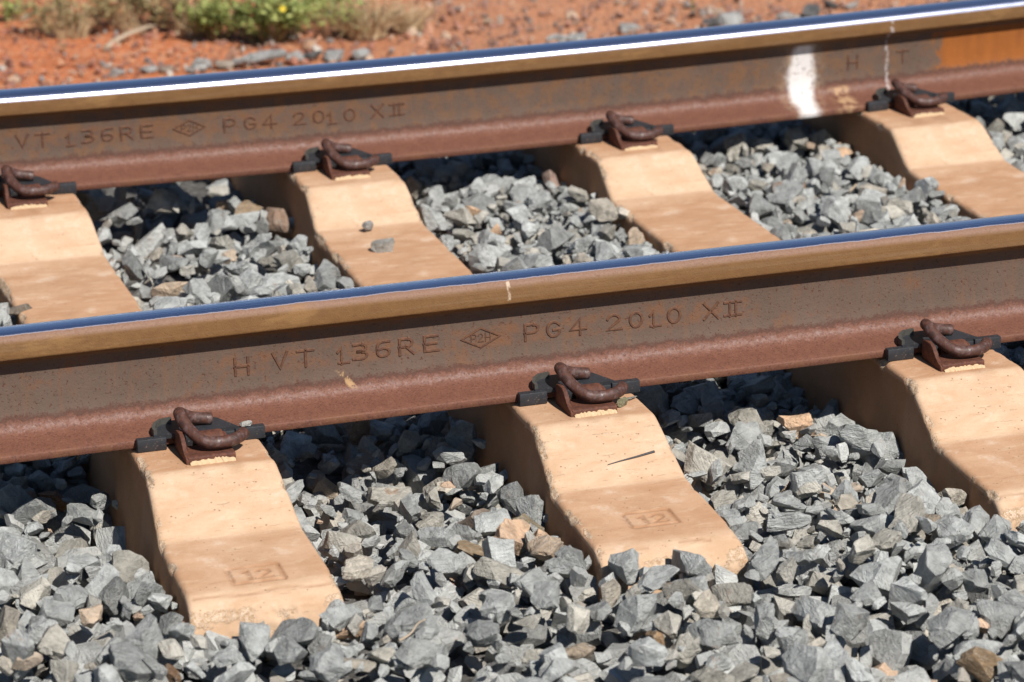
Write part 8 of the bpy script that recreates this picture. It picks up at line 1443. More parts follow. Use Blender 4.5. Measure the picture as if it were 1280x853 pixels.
1732,2068,202,-1,-18,-8,34,48,1762,2019,224,-12,-6,14,58,82,1780,2822,193,-1,-1,-10,6,40,1810,283,125,-20,3,1,29,26,1822,789,173,-17,3,3,35,38,1963,504,144,-2,3,20,39,29,
2121,324,128,-1,20,-2,38,23,2140,430,153,12,8,12,32,30,2180,514,141,1,2,-16,45,32,2216,2631,186,1,20,0,55,28,2260,236,120,-20,-2,1,38,29,2238,907,189,-18,-2,-2,35,70,
2205,1260,185,-3,14,-13,32,79,2247,1649,189,7,-11,-15,24,77,2256,1701,181,-5,2,-19,22,43,2176,2052,203,-9,10,-10,40,38,2310,260,153,16,6,10,41,35,2249,1461,176,12,-15,4,44,45,
2257,2147,186,3,19,6,2,16,2338,1418,171,20,-3,2,18,32,2370,1712,169,-4,15,-13,46,46,2383,1719,202,8,18,-2,48,49,2399,693,165,-5,7,10,45,60,2408,1675,156,5,-5,-6,23,30,
2443,2380,207,0,17,5,22,33,2553,310,140,4,9,-17,7,31,2502,1592,159,-4,3,15,29,58,2525,2773,180,-11,8,-13,15,24,2624,367,142,9,-1,-1,15,64,2641,407,138,-1,14,14,14,45,
2670,481,142,-11,-5,1,0,32,2722,344,135,10,16,-4,34,34,2744,399,138,11,-14,9,53,23,2784,742,168,-11,-4,0,0,28,2769,763,176,10,11,10,13,32,2827,533,162,-4,18,3,22,46,
2808,1506,190,-1,0,-20,21,54,2870,436,139,-17,10,-1,57,40,2855,930,168,18,2,5,14,30,2875,1369,161,-3,-2,-10,13,53,2867,1574,149,-8,2,-9,15,47,2880,3140,193,9,5,-4,27,58,
2924,752,163,3,-2,18,26,22,2935,2518,224,0,19,-4,28,52,2987,1316,178,13,-10,9,40,58,3010,1446,178,-1,-4,-19,26,60,3016,1623,170,-4,4,-19,56,35,2984,2857,201,10,6,9,15,52,
3085,339,144,12,-12,-8,24,40,3123,1188,156,16,-6,1,3,51,3141,1817,193,-3,-4,-16,13,46,3138,2991,194,-2,16,11,46,82,3178,333,145,-14,11,5,10,40,3213,427,155,-1,4,-18,33,40,
3191,1212,152,11,-16,-1,18,30,3228,2011,199,3,-2,-11,33,34,3219,2135,197,6,19,0,42,27,3182,2355,207,18,-5,-3,10,41,3178,2422,203,-1,5,-11,43,39,160,228,151,12,-12,-2,47,47,
192,1061,172,-4,-8,15,49,37,213,1301,161,-9,9,4,40,27,194,1827,197,-10,-2,4,5,35,167,3168,178,-14,4,-5,6,16,232,1599,160,6,1,-16,32,66,308,2047,203,-13,14,-2,29,34,
217,2505,224,-2,-6,18,10,49,265,2570,206,-4,-12,-13,45,37,240,2629,209,7,3,8,38,44,316,218,123,-11,-15,-6,36,40,279,2439,193,2,19,5,4,40,323,2977,178,5,7,12,47,30,
312,2337,204,8,12,10,29,29,339,2516,218,-14,-13,0,27,69,340,2893,180,16,3,2,22,37,483,2227,186,10,0,4,10,21,507,2509,216,-10,-16,3,26,47,609,2832,206,0,4,-15,27,41,
871,751,166,-17,10,-1,36,19,994,3088,191,-11,5,-15,47,33,1450,351,128,6,2,6,29,22,1415,405,154,-7,5,-14,12,68,1685,1891,219,5,-7,-8,10,27,1770,2080,197,-1,-18,-6,55,27,
1724,3152,172,7,0,-19,35,24,1860,992,160,-1,-6,-17,48,34,1877,852,183,-15,-3,4,31,37,1874,2016,199,5,-3,18,26,33,1963,260,145,13,-4,-3,31,37,2080,627,186,-3,-1,19,17,66,
2126,498,160,-9,-17,3,18,38,2168,690,171,-4,4,11,6,29,2214,2326,190,18,7,5,41,29,2237,2962,211,-2,-4,-8,33,47,2163,3254,189,-15,-4,12,16,42,2209,866,178,1,20,-1,57,34,
2189,1638,168,4,-14,-12,39,66,2279,2982,191,8,13,13,12,39,2255,852,203,-2,19,4,23,71,2322,1609,142,13,14,5,42,22,2296,1790,228,-12,16,0,50,62,2304,1861,219,10,17,5,40,47,
2310,2038,205,-8,-6,3,58,44,2378,2066,190,0,-15,-10,49,38,2403,357,166,-13,3,11,24,44,2398,604,138,-2,6,-17,27,22,2397,1346,185,5,18,2,13,68,2396,1434,185,-5,-10,17,46,66,
2429,2444,213,11,8,-3,41,25,2482,980,189,-2,-1,-19,47,45,2479,2666,194,13,6,13,35,25,2491,1431,163,9,3,7,16,30,2676,471,153,3,-20,-2,34,27,2658,549,172,15,-12,2,1,39,
2762,238,129,11,11,1,4,21,2849,520,162,7,-8,4,53,28,2820,792,200,12,8,10,52,55,2807,895,174,-18,7,4,6,37,2824,2927,190,-6,-4,2,31,35,2964,748,220,0,-1,-14,43,72,
2935,1284,149,0,-5,11,39,26,3037,634,175,19,6,2,28,41,3011,737,197,-10,-10,8,31,64,3024,1119,173,19,3,-3,22,60,2988,1227,179,-5,5,17,42,51,3084,1071,159,-15,-12,6,13,37,
3058,2349,211,-3,-14,-11,57,55,3110,296,157,-10,12,8,0,45,3221,371,149,17,11,-3,34,66,3240,426,155,-13,-2,13,55,35,3168,1544,144,-13,11,10,46,26,3234,2817,217,13,-4,-11,24,82,
3177,2905,202,-3,-7,18,37,69,3202,3062,182,-2,-19,5,3,57,225,301,148,-4,0,-16,39,34,183,1231,152,-2,-6,-14,59,28,191,1381,158,-7,-8,13,20,39,222,2323,224,6,4,5,42,67,
172,2406,195,2,8,18,57,45,315,2661,202,9,6,-8,11,35,349,2942,211,7,-18,0,36,58,312,3242,179,-10,-10,13,58,36,356,2370,230,-4,18,-6,25,41,401,272,133,-8,-18,1,34,25,
513,325,163,3,-19,-6,58,58,529,2661,223,-1,-14,14,42,50,528,2696,215,-15,13,2,21,46,608,328,152,1,14,-13,36,32,556,417,189,-9,-12,13,33,80,595,518,162,-3,-5,-13,3,39,
560,2869,185,-5,0,14,10,29,627,404,159,0,0,20,54,32,674,2916,183,3,5,19,49,38,691,3285,199,-5,-2,-2,5,44,1022,239,144,7,16,6,11,56,1144,2040,223,-3,-3,-7,52,44,
1219,1971,212,5,19,-1,20,31,1255,2012,203,1,4,-12,46,28,1787,1768,208,4,-13,15,31,54,1640,2927,199,-4,-7,-2,25,32,1732,234,159,6,10,16,7,61,1707,1698,176,17,-4,-9,41,32,
1764,1525,157,-8,17,-5,18,33,1782,2905,201,-6,3,0,18,34,1842,1001,160,0,5,-10,55,22,1865,2074,192,-14,12,2,10,19,1874,333,168,9,-2,-12,35,60,1916,637,170,-5,16,11,5,26,
1973,663,184,5,-17,-8,59,51,2005,325,167,-4,2,10,42,52,2181,2328,207,-18,-5,5,13,40,2305,522,165,-5,3,-19,48,38,2360,1188,168,-10,3,-2,31,25,2326,1041,181,11,-4,-3,6,45,
2419,698,186,-18,2,-2,14,63,2443,239,150,-8,14,8,41,34,2516,1947,210,2,-1,8,45,24,2594,371,134,18,5,7,23,24,2704,282,160,0,-19,-6,12,55,2661,372,146,7,-16,-6,54,38,
2707,575,186,0,5,10,42,68,2880,498,172,-12,-2,2,54,44,2827,1048,165,0,-19,5,22,38,2889,2122,195,-5,-13,14,35,28,2801,2494,206,-2,-20,3,8,46,2793,2722,208,-4,-10,11,21,56,
2855,2785,188,10,4,8,28,29,2882,1041,173,5,-18,-6,13,44,2869,1942,212,5,1,17,33,34,2853,2842,202,4,-2,-19,59,35,2918,1419,177,5,18,-6,23,58,2887,2797,196,0,-13,14,19,24,
3023,555,162,3,-3,19,19,41,3040,1409,146,-1,18,8,18,27,3050,2385,199,7,-15,-11,8,32,3054,3023,178,8,18,-1,6,28,3144,514,167,-4,-8,-13,20,37,3147,611,150,0,-3,13,57,20,
3134,2049,240,-3,-3,-19,8,62,3094,2758,224,-4,0,-7,11,65,3200,775,182,7,-15,-4,57,40,3238,1964,214,12,8,9,28,57,3155,2319,206,16,7,-9,14,32,3151,2584,215,-10,-6,-13,10,40,
3140,2673,199,8,-5,-15,6,22,168,673,190,15,10,3,22,46,202,755,190,7,-2,5,9,35,161,2185,229,-8,10,-8,58,45,174,2259,228,-4,-11,-16,57,44,221,478,165,-5,4,-12,56,37,
294,3057,210,2,-11,1,29,27,275,677,171,-6,-7,-17,20,33,336,952,193,8,18,1,11,35,302,2814,210,-14,13,4,1,52,358,946,157,0,-2,18,27,22,356,3050,208,7,14,12,46,47,
431,653,165,-9,-17,4,21,38,530,3110,187,-3,-1,5,18,32,588,331,162,-10,17,4,56,36,550,473,192,-18,4,-2,8,82,630,252,147,-4,-15,-11,5,25,719,314,164,-14,12,-6,0,60,
684,620,168,9,-12,-3,37,45,779,600,179,-4,10,-5,23,25,787,322,183,-7,17,7,17,50,1144,221,162,-6,-2,5,50,72,1162,3240,198,-3,-4,-11,35,53,1316,1796,201,2,19,-6,33,35,
1674,3021,187,10,-16,2,29,31,1743,2176,221,-17,9,6,2,48,2177,2947,201,0,-16,-10,22,33,2343,455,141,-5,-18,3,12,22,2388,2467,191,6,-1,-11,1,24,2463,802,207,-17,3,0,11,40,
2501,967,194,-1,-9,-16,44,42,2496,1525,187,0,-6,14,8,47,2545,2740,197,14,6,11,28,34,2509,3014,195,-5,19,-3,36,33,2498,3133,185,-11,6,13,11,28,2782,470,180,-17,-10,-2,4,62,
2830,292,146,0,18,-8,35,32,2874,2001,237,12,10,1,46,70,2842,2106,212,-16,11,3,18,40,2798,2875,201,4,4,-10,47,40,2828,2988,180,6,-16,-4,26,18,2849,1375,177,16,8,8,34,40,
2893,2099,214,-19,5,-5,4,46,2935,2270,215,-13,2,15,15,20,2949,339,162,10,-10,-6,15,41,3006,1216,173,-3,16,11,47,20,2980,2606,199,8,3,4,3,22,3072,462,172,-5,1,6,36,35,
3027,567,203,1,19,6,25,77,3112,323,174,-14,-8,2,52,61,3182,2277,198,6,-19,0,42,27,3163,2580,207,4,-16,2,26,22,3155,1450,211,-3,1,6,41,82,2889,2546,263,-2,2,-20,56,76,
383,1798,231,-17,10,5,53,77,2162,455,191,9,4,-2,25,82,3192,1196,200,-8,18,-4,14,82,468,1193,207,6,18,6,39,78,3106,1020,205,17,7,5,43,82,1383,221,169,-11,-7,-15,5,77,
2908,356,181,-6,15,10,25,82,538,2120,244,-10,12,-5,39,82,3149,2805,230,-5,-17,-10,7,82,2333,2037,239,-2,16,-12,35,74,2781,428,193,5,-18,-6,25,72,2346,988,213,-15,-13,-3,55,82,
2199,236,169,1,-4,-17,50,82,1659,1697,225,-2,19,5,15,66,2369,698,210,2,2,-8,31,70,430,1243,208,17,-1,-11,22,45,426,1781,230,-4,-12,15,7,59,2219,1759,224,14,7,8,7,82,
585,2320,238,0,-14,-11,23,82,1761,1677,205,-1,-3,18,1,79,2395,411,186,-5,-8,-5,51,79,548,2691,242,-6,4,-13,16,81,1282,1789,227,-3,-1,14,41,82,1262,231,166,-16,6,7,41,72,
377,2457,246,5,3,10,45,82,230,1542,191,6,-18,1,34,82,3112,704,200,-2,6,-5,1,82,1076,400,188,-12,-2,4,12,82,678,2487,240,-15,9,2,7,82,406,1217,195,19,1,-2,56,82,
517,1900,243,1,1,3,11,72,321,1861,247,8,4,13,45,65,432,1386,189,9,-6,-9,36,81,3010,1894,250,-7,-1,10,56,58,1097,1674,207,-8,6,13,17,70,2205,1826,237,0,3,20,25,76,
1176,296,181,-12,-6,10,40,71,817,347,179,-5,-13,-14,11,56,3131,1944,241,-1,8,-17,25,82,1893,543,191,-7,5,18,47,82,2893,532,187,19,-6,2,38,82,2214,1020,198,13,-14,2,40,82,
322,584,191,15,-10,-5,16,82,341,886,212,12,-9,-12,19,82,2638,787,218,2,6,3,46,71,1161,1659,211,-8,8,16,6,51,359,2708,231,5,2,-19,17,73,2534,2051,247,1,5,11,14,64,
3217,2050,233,4,1,-13,40,69,299,1327,197,7,13,10,53,82,2295,435,181,-8,7,-9,37,82,428,2249,238,2,1,-5,45,82,259,564,199,14,10,11,56,49,419,881,197,7,9,4,6,82,
519,2356,233,-6,5,-10,26,82,2507,594,189,3,-3,6,13,63,3009,344,175,19,1,-2,55,82,1770,3235,212,-3,13,-10,18,82,703,3115,218,-7,16,10,6,82,270,1495,185,0,3,-9,48,82,
2311,508,184,-2,2,-20,21,79,2688,395,182,9,-2,-13,43,74,420,1273,194,-12,6,-10,27,70,356,404,176,1,15,-3,40,82,1700,707,195,0,-6,2,6,81,1190,428,173,10,10,0,12,82,
3132,2615,243,9,-2,-13,44,82,1954,231,161,-15,-9,0,27,60,3034,1963,243,-3,-6,0,12,78,2317,229,173,4,4,13,6,55,395,774,224,-13,-2,15,47,82,1847,1990,232,-8,-17,7,54,82,
369,2183,243,1,1,-13,29,58,2406,1973,243,14,7,1,25,78,2416,1898,241,13,-12,-4,14,65,1005,1658,202,-11,-2,16,35,57,2974,2804,226,-17,4,-2,26,82,465,511,191,15,-7,-5,52,68,
1827,2051,229,7,1,-15,54,82,296,2096,229,-1,-3,12,32,69,610,3063,231,-2,2,14,57,36,567,224,165,1,-20,0,46,76,348,1382,194,-12,-4,14,19,82,2516,1756,217,3,-11,-14,16,72,
3226,2955,220,14,5,6,6,82,3133,1324,189,3,-20,-2,29,71,3113,1266,198,7,-10,-13,7,73,651,3048,220,14,-3,-3,36,71,2478,1774,219,12,6,-6,6,64,2357,300,174,-6,7,2,35,82,
2513,288,174,-13,15,-1,12,74,3174,1810,232,-9,-7,10,33,82,280,988,203,16,-7,-9,0,63,219,1673,194,-4,-11,15,5,47,3055,2792,222,-10,6,-14,36,70,1144,358,173,8,-17,0,14,77,
545,2576,237,5,-19,3,58,82,674,2361,238,7,-18,1,14,59,2980,857,224,-3,2,3,43,57,2520,2191,227,20,-3,1,38,64,257,1193,192,-5,17,-1,15,78,365,2514,239,7,2,13,28,79,
2333,1780,221,-14,10,1,52,46,595,1858,239,14,-11,7,28,61,854,265,165,4,4,17,50,82,3021,1615,194,1,-9,16,5,77,1023,2039,234,-15,10,-8,4,80,406,2957,230,-8,16,-6,10,69,
3046,1345,200,-11,12,-6,15,70,676,2844,228,-9,-2,-17,29,82,2226,401,175,2,-13,14,5,82,1234,690,197,2,7,-14,35,66,2263,1907,230,-1,-8,-18,15,75,1268,1928,235,-3,18,9,14,69,
1787,2082,233,-16,-10,-3,51,82,416,2310,241,-4,-4,-8,18,62,3092,970,190,17,-10,3,34,81,186,1108,192,2,-2,-14,13,82,480,1234,194,6,6,-4,59,82,246,2267,236,9,-14,11,30,79,
2355,497,181,-1,-5,-18,8,74,334,1450,190,-11,-3,11,25,50,1449,219,164,1,-3,10,45,72,2497,1879,234,-7,15,-7,31,77,558,1685,217,-3,-11,-16,36,75,230,703,197,16,10,4,5,70,
817,454,181,-1,-8,-17,20,63,3027,908,212,14,-9,0,11,60,359,965,200,-9,-13,-11,2,66,179,998,197,4,-4,14,40,67,816,279,170,4,3,10,14,59,287,2735,230,8,17,-1,6,57,
525,1509,188,-3,-1,15,17,72,1619,1623,194,-1,5,-5,38,82,1604,2977,213,0,-2,16,10,82,3122,403,187,2,4,-19,6,66,989,282,170,2,-2,4,50,73,2440,466,180,4,-1,3,59,69,
1909,462,186,-1,20,2,43,47,374,683,200,-3,11,10,32,74,3154,2121,232,-5,-11,-15,15,49,586,2224,240,-15,-2,-9,14,60,319,2205,242,-19,-6,-2,36,55,724,438,184,10,-17,3,37,50,
3049,1857,236,-3,6,-19,12,73,546,585,196,9,17,4,56,56,985,378,189,0,5,-9,17,45,3068,1908,239,-11,-15,-6,40,62,521,2252,236,3,19,0,5,72,343,2395,233,19,-4,-3,18,51,
1707,1722,212,-15,-7,2,10,82,1031,2126,230,-10,-17,-2,2,61,2423,1781,222,-11,-16,-4,6,41,2313,359,177,18,-1,0,5,59,284,2552,232,-19,-7,1,56,60,2380,1563,193,-8,14,12,33,62,
3005,2226,237,19,-2,0,51,59,362,1514,193,-13,-1,-9,5,82,2944,1844,233,18,-6,-5,8,82,2419,1156,193,1,3,12,36,55,1875,1739,210,3,14,12,10,82,556,967,197,-7,-1,-12,46,70,
579,2412,228,2,0,15,30,75,759,333,167,-2,-6,6,0,62,2588,406,176,3,0,18,34,82,3049,1226,195,-17,9,-4,36,66,1905,780,210,8,-3,-17,36,52,1658,1846,242,14,-3,4,5,59,
3098,1609,195,-15,11,2,37,60,490,2404,232,-3,8,-14,28,60,2976,907,220,3,6,15,25,55,2435,564,179,-14,6,3,10,70,2930,1046,198,5,-3,9,55,71,2455,732,215,-5,15,-12,19,82,
2182,574,192,-8,17,-3,38,64,1008,472,176,-10,1,7,7,82,3108,1665,188,5,8,17,27,82,497,2108,230,3,-2,11,52,72,2306,730,207,5,-6,-11,58,81,2668,476,177,-8,-14,-10,57,64,
611,2905,218,6,3,-14,17,75,2848,1563,191,0,3,-13,39,52,2029,457,173,-6,3,15,25,67,246,1785,218,-11,3,-2,4,43,467,1563,192,-5,-11,-15,36,66,3193,1608,186,10,6,13,40,71,
448,1948,242,8,-2,-9,40,53,471,358,174,-16,11,-2,23,40,2155,707,199,6,-3,6,26,54,371,2093,231,15,-13,3,14,58,2596,825,209,-1,-10,-16,28,65,2267,2108,230,-8,-4,-15,25,46,
682,464,184,19,1,4,58,50,1746,1886,236,4,-10,-15,13,67,1043,1995,233,13,2,8,7,65,3114,1794,216,-5,-14,11,54,68,230,1231,182,0,-2,12,49,57,476,1802,229,5,-9,-10,20,64,
192,1334,191,15,-5,-11,6,75,652,2198,234,-2,-7,1,21,61,2429,1302,193,19,6,-3,46,59,318,1916,231,16,-12,-1,39,74,1085,356,173,12,1,-5,44,56,2875,1253,190,15,-6,-1,21,65,
2832,2242,226,8,-8,-5,28,57,252,1399,192,-6,-3,15,19,63,531,1664,185,-14,6,1,18,58,3037,1277,197,13,-11,2,21,52,1357,355,169,-1,3,-7,57,49,366,1719,215,14,-10,-7,14,57,
466,2742,229,-2,0,-20,20,52,3230,845,213,-13,8,10,7,61,337,2285,229,9,-10,-2,41,52,534,2945,224,-2,-5,-7,4,49,222,2122,233,-7,-17,7,51,58,2919,967,199,-14,-7,-12,43,60,
2639,567,191,-11,-2,4,44,49,1852,1794,212,2,-19,-6,12,65,3053,1407,197,5,-5,6,39,58,3077,3015,210,11,-10,-8,44,67,3112,3181,214,2,7,10,30,64,249,3225,211,-1,20,-1,29,75,
201,1884,226,5,6,0,35,82,650,1776,220,15,5,-4,25,46,608,2858,223,3,17,-10,30,77,282,2169,237,-3,-12,15,22,56,1932,380,173,5,-19,-1,58,60,308,2517,242,13,-4,12,55,58,
3014,458,180,1,7,16,39,60,2992,1367,197,-4,12,16,44,56,1184,1712,215,18,2,-7,56,65,413,3072,206,3,-12,16,24,77,2994,2451,244,-5,-19,3,52,56,2919,2461,241,12,-15,-4,16,66,
697,1952,231,-18,-2,-5,29,46,679,1999,225,-15,14,-1,45,66,1728,1982,230,2,-3,-3,48,72,2808,2106,233,4,11,-12,31,57,2475,695,199,17,0,9,14,59,1712,1765,213,-1,5,2,45,63,
3227,608,191,-14,-14,0,50,61,2310,1912,241,2,-15,-9,40,50,1129,416,168,5,-16,-8,16,64,631,2978,222,12,-16,2,16,49,2383,1671,191,-9,-13,-9,50,54,2392,1251,200,-18,6,6,6,42,
1213,1918,236,-9,-6,14,7,58,2518,671,198,-17,-1,-9,14,61,1752,1751,218,15,-13,1,31,45,1312,315,165,10,7,3,12,65,889,463,175,-15,13,3,59,57,2464,1279,197,2,-17,0,40,39,
2659,343,171,12,8,12,40,52,258,2690,220,-1,-5,-5,14,63,288,1779,215,-3,-18,-8,33,43,1169,709,195,-6,-10,16,58,49,617,2649,232,2,-7,7,21,54,1115,1874,231,-4,-11,16,24,65,
684,2109,235,-6,15,-8,31,60,2041,598,188,6,-1,7,39,55,1225,1765,218,-11,8,4,33,57,2676,514,180,2,0,-18,7,64,371,3092,207,-11,14,8,40,70,2622,609,197,9,16,8,41,56,
500,1622,182,-4,19,4,32,61,367,2039,240,0,-7,-15,25,50,1315,232,152,1,8,-9,25,64,577,1776,217,4,-1,17,20,52,704,2334,227,8,-1,3,51,67,942,503,186,-11,-7,13,50,82,
1800,227,162,0,20,1,16,82,347,2885,231,7,2,-17,21,66,1131,1759,217,-9,18,0,56,54,951,334,161,0,-6,-18,42,67,2180,1907,225,8,12,7,55,65,2286,1963,220,-14,6,9,49,68,
681,2043,234,-6,-7,-17,51,61,1189,2100,243,7,-4,11,2,55,612,1832,228,-15,-8,1,19,81,2481,440,176,4,-19,-3,27,59,162,1309,185,-1,1,10,14,36,2191,840,212,6,-1,-4,33,59,
3198,1436,179,5,8,-2,17,70,643,1702,207,2,-4,17,41,82,1656,1927,238,18,-6,5,41,38,1567,979,202,1,-3,12,21,57,1161,394,173,1,-1,19,5,42,2819,274,171,18,-7,-5,41,53,
1183,1631,187,-11,-12,4,6,82,2742,617,191,8,-13,-6,7,61,296,789,201,3,-3,-18,21,69,1940,477,172,-13,2,-3,24,55,191,2501,240,7,-9,-7,29,68,3052,290,167,-19,3,-2,16,65,
1000,2103,219,16,10,-6,19,75,1066,1796,218,16,-4,0,23,45,1930,324,175,-10,17,1,41,37,390,557,178,13,-14,-1,13,73,3165,2409,233,10,-8,-15,46,73,2421,989,194,-12,-11,0,24,65,
307,3035,207,-5,16,-9,59,82,2740,701,194,1,-15,6,43,50,2245,3128,215,-2,17,9,7,57,409,606,190,7,-7,-3,52,82,1577,1880,231,-14,-8,10,16,76,420,1977,240,8,4,-15,42,44,
1895,332,185,10,-15,3,14,42,3027,1721,212,-3,19,4,8,66,581,2806,219,4,-16,-4,28,60,1283,1001,196,3,-10,-9,15,57,2343,430,175,-14,10,2,55,53,2931,1713,205,-8,15,-6,47,65,
196,2546,233,-12,1,-3,44,62,784,487,184,-13,11,11,19,75,2741,283,170,-2,8,5,46,47,1608,2011,235,1,3,19,29,44,2252,238,157,5,-8,17,17,52,2496,1221,192,15,-4,-7,47,47,
287,2244,229,6,2,-19,35,71,2408,228,161,-14,13,3,50,49,1908,1844,221,-3,-4,14,37,74,2790,305,172,4,1,-7,21,46,625,3028,211,3,13,12,59,62,2235,519,184,4,11,15,8,70,
454,558,183,-12,13,9,42,53,253,1568,197,16,-7,-7,48,81,1602,1594,199,3,10,-16,7,36,3090,1470,195,-6,16,-7,3,71,1335,421,173,-2,1,13,38,67,3033,990,191,1,9,-16,1,45,
2869,2150,226,4,-4,16,4,69,166,1791,211,3,-18,3,17,45,2749,573,183,5,4,6,25,45,498,356,170,-3,0,17,23,44,297,577,174,7,0,14,48,82,376,999,197,0,-16,-11,56,48,
2038,548,186,11,-4,14,35,53,2467,1494,192,-1,-20,-4,4,58,2717,679,194,0,18,9,36,45,492,2943,219,2,-3,9,51,50,2201,277,167,16,5,-7,52,46,1274,713,192,14,14,1,20,47,
2725,315,170,6,-1,11,13,44,368,1356,178,-8,0,-17,12,56,446,1674,192,-17,9,-2,12,45,298,1744,202,2,-18,9,14,75,441,1434,174,10,15,9,30,69,577,3204,211,5,-7,-11,3,59,
1685,595,180,-2,-4,18,58,63,427,2581,231,5,17,-3,37,68,1806,1740,210,19,1,-3,53,55,439,2772,214,6,9,-14,17,39,1754,979,201,-19,-3,-1,24,43,375,3229,215,7,-18,-1,57,57,
366,1154,189,-13,13,-8,47,50,1841,1923,230,19,-6,0,0,42,3144,550,179,-2,-1,-8,41,70,2923,1330,186,1,3,-12,55,77,1017,210,156,12,1,-3,21,53,930,411,177,13,14,-3,53,37,
2314,564,179,-3,-3,5,34,45,2629,428,173,-4,-8,16,52,65,709,3188,203,3,-19,-6,32,61,2439,1147,183,-2,-9,-3,1,60,903,714,189,4,13,14,30,47,348,832,203,4,1,10,49,54,
2867,1912,235,18,4,6,0,61,655,2247,232,-11,15,-1,12,47,339,3145,214,-3,-18,-5,27,51,1264,2759,225,17,1,0,46,63,1317,1831,232,-5,12,7,56,57,666,253,156,-10,16,3,38,79,
383,2591,233,-9,-3,8,27,63,3066,666,189,4,19,1,25,52,1866,1830,228,5,8,17,7,45,344,2749,218,-7,-17,-4,28,62,426,2015,236,-16,-7,-4,25,50,219,1393,189,-14,5,-12,10,60,
853,413,173,8,18,-4,28,49,1654,960,192,3,20,-3,58,80,357,1653,195,-5,-7,0,42,82,589,2647,231,13,4,13,12,45,1114,1942,228,-17,-11,1,33,63,1769,1009,196,14,0,-10,35,57,
3087,3070,206,-15,-11,-6,59,58,3021,1775,219,6,19,-4,0,35,2932,2071,227,0,5,-10,24,55,548,1849,227,6,18,-5,14,59,456,861,192,7,16,3,14,44,649,3157,204,-12,-9,6,22,59,
1114,1630,186,-8,11,2,35,75,2319,1087,192,15,-12,2,56,50,3088,1077,182,-10,-6,2,37,69,688,1798,212,-8,2,-11,12,54,512,2584,231,-2,20,-1,23,59,1893,2006,221,-19,-5,-3,21,69,
3051,2523,241,5,-8,-14,6,61,1921,969,192,-6,8,-1,17,48,1657,2082,225,-4,0,4,49,64,828,714,198,11,14,9,40,46,405,2056,227,2,17,-8,1,47,1515,553,184,10,15,8,15,41,
1045,960,194,3,15,-8,50,52,408,2899,224,17,-10,0,59,50,2307,2827,220,-16,9,-3,51,44,2385,1028,194,-7,-9,16,40,67,887,320,156,-7,3,-17,42,69,434,1129,184,-5,13,-12,0,63,
472,2058,223,-11,-1,-15,37,60,2342,237,156,-2,-5,5,20,61,1822,1866,221,4,-15,-11,54,66,1597,776,208,-6,4,-10,16,45,742,669,196,0,-9,-17,28,52,2441,763,210,-11,-14,0,34,70,
2106,568,184,-8,1,-18,21,52,3053,1792,205,10,17,1,56,80,2836,785,211,7,-13,-5,45,50,2795,906,210,-7,-16,-7,46,59,1709,2141,233,5,-4,-2,13,41,3203,2526,234,5,-8,-5,20,53], float).reshape(-1, 8)
NST = len(STONES)
ST_P = STONES[:, :3]/1000.+np.array([-1.5, -1.4, -.3])
_v = STONES[:, 3:6]/20.
ST_Q = np.c_[np.sqrt(np.clip(1-(_v*_v).sum(1), 0, 1)), _v]
ST_K = STONES[:, 6].astype(int); ST_S = STONES[:, 7]*.89/1000.
_tr = np.random.default_rng(77)
def random_tint(r, far=False):
    g = float(np.clip(r.normal(.50, .10), .22, .68))
    u = r.random()
    if u < .78: c = (g*.97, g*1.0, g*.965)
    elif u < .91: c = (g*1.06, g*1.0, g*.86)
    elif u < .97: c = (g*1.12, g*1.0, g*.82)
    elif u < .985: c = (g*1.25, g*.95, g*.68)
    else: c = (g*1.45, g*.95, g*.60)
    return (*c, r.random())
ST_T = np.array([random_tint(_tr) for _ in range(NST)])
SPECIAL = {
    8: ((0.3, 0.2, 0.11), 'yellow brown stone at the lower right picture corner'),
    97: ((0.34, 0.22, 0.15), 'pinkish brown stone against the sleeper carrying two loose stones'),
    146: ((0.4, 0.28, 0.17), 'tan stone between the rails left of the sleeper carrying two stones'),
    151: ((0.4, 0.28, 0.16), 'small tan stone in the front ballast left of the middle sleeper end'),
    159: ((0.42, 0.33, 0.24), 'brown and cream stone in the front ballast below the middle sleeper end'),
    251: ((0.22, 0.125, 0.065), 'dark rusty brown stone in the bottom row below the leftmost sleeper end'),
    280: ((0.42, 0.17, 0.05), 'orange brown stone in the shade under the near rail at the left picture edge'),
    285: ((0.4, 0.27, 0.22), 'pinkish stone in the bay between rails, hugging the third sleeper'),
    298: ((0.27, 0.2, 0.15), 'rust-stained stone in the ballast between leftmost and middle sleepers'),
    315: ((0.45, 0.27, 0.13), 'orange tan stone in the front rows below the middle sleeper end'),
    336: ((0.5, 0.12, 0.05), 'small brick red stone among the grey front ballast, bottom centre'),
    342: ((0.16, 0.12, 0.085), 'dark brown stone in the front ballast toward the lower right'),
    356: ((0.24, 0.185, 0.11), 'olive brown stone hugging the left side of the middle sleeper'),
    363: ((0.34, 0.27, 0.2), 'large rust-mottled pale stone in the ballast before the third sleeper')}
N_IND = 290
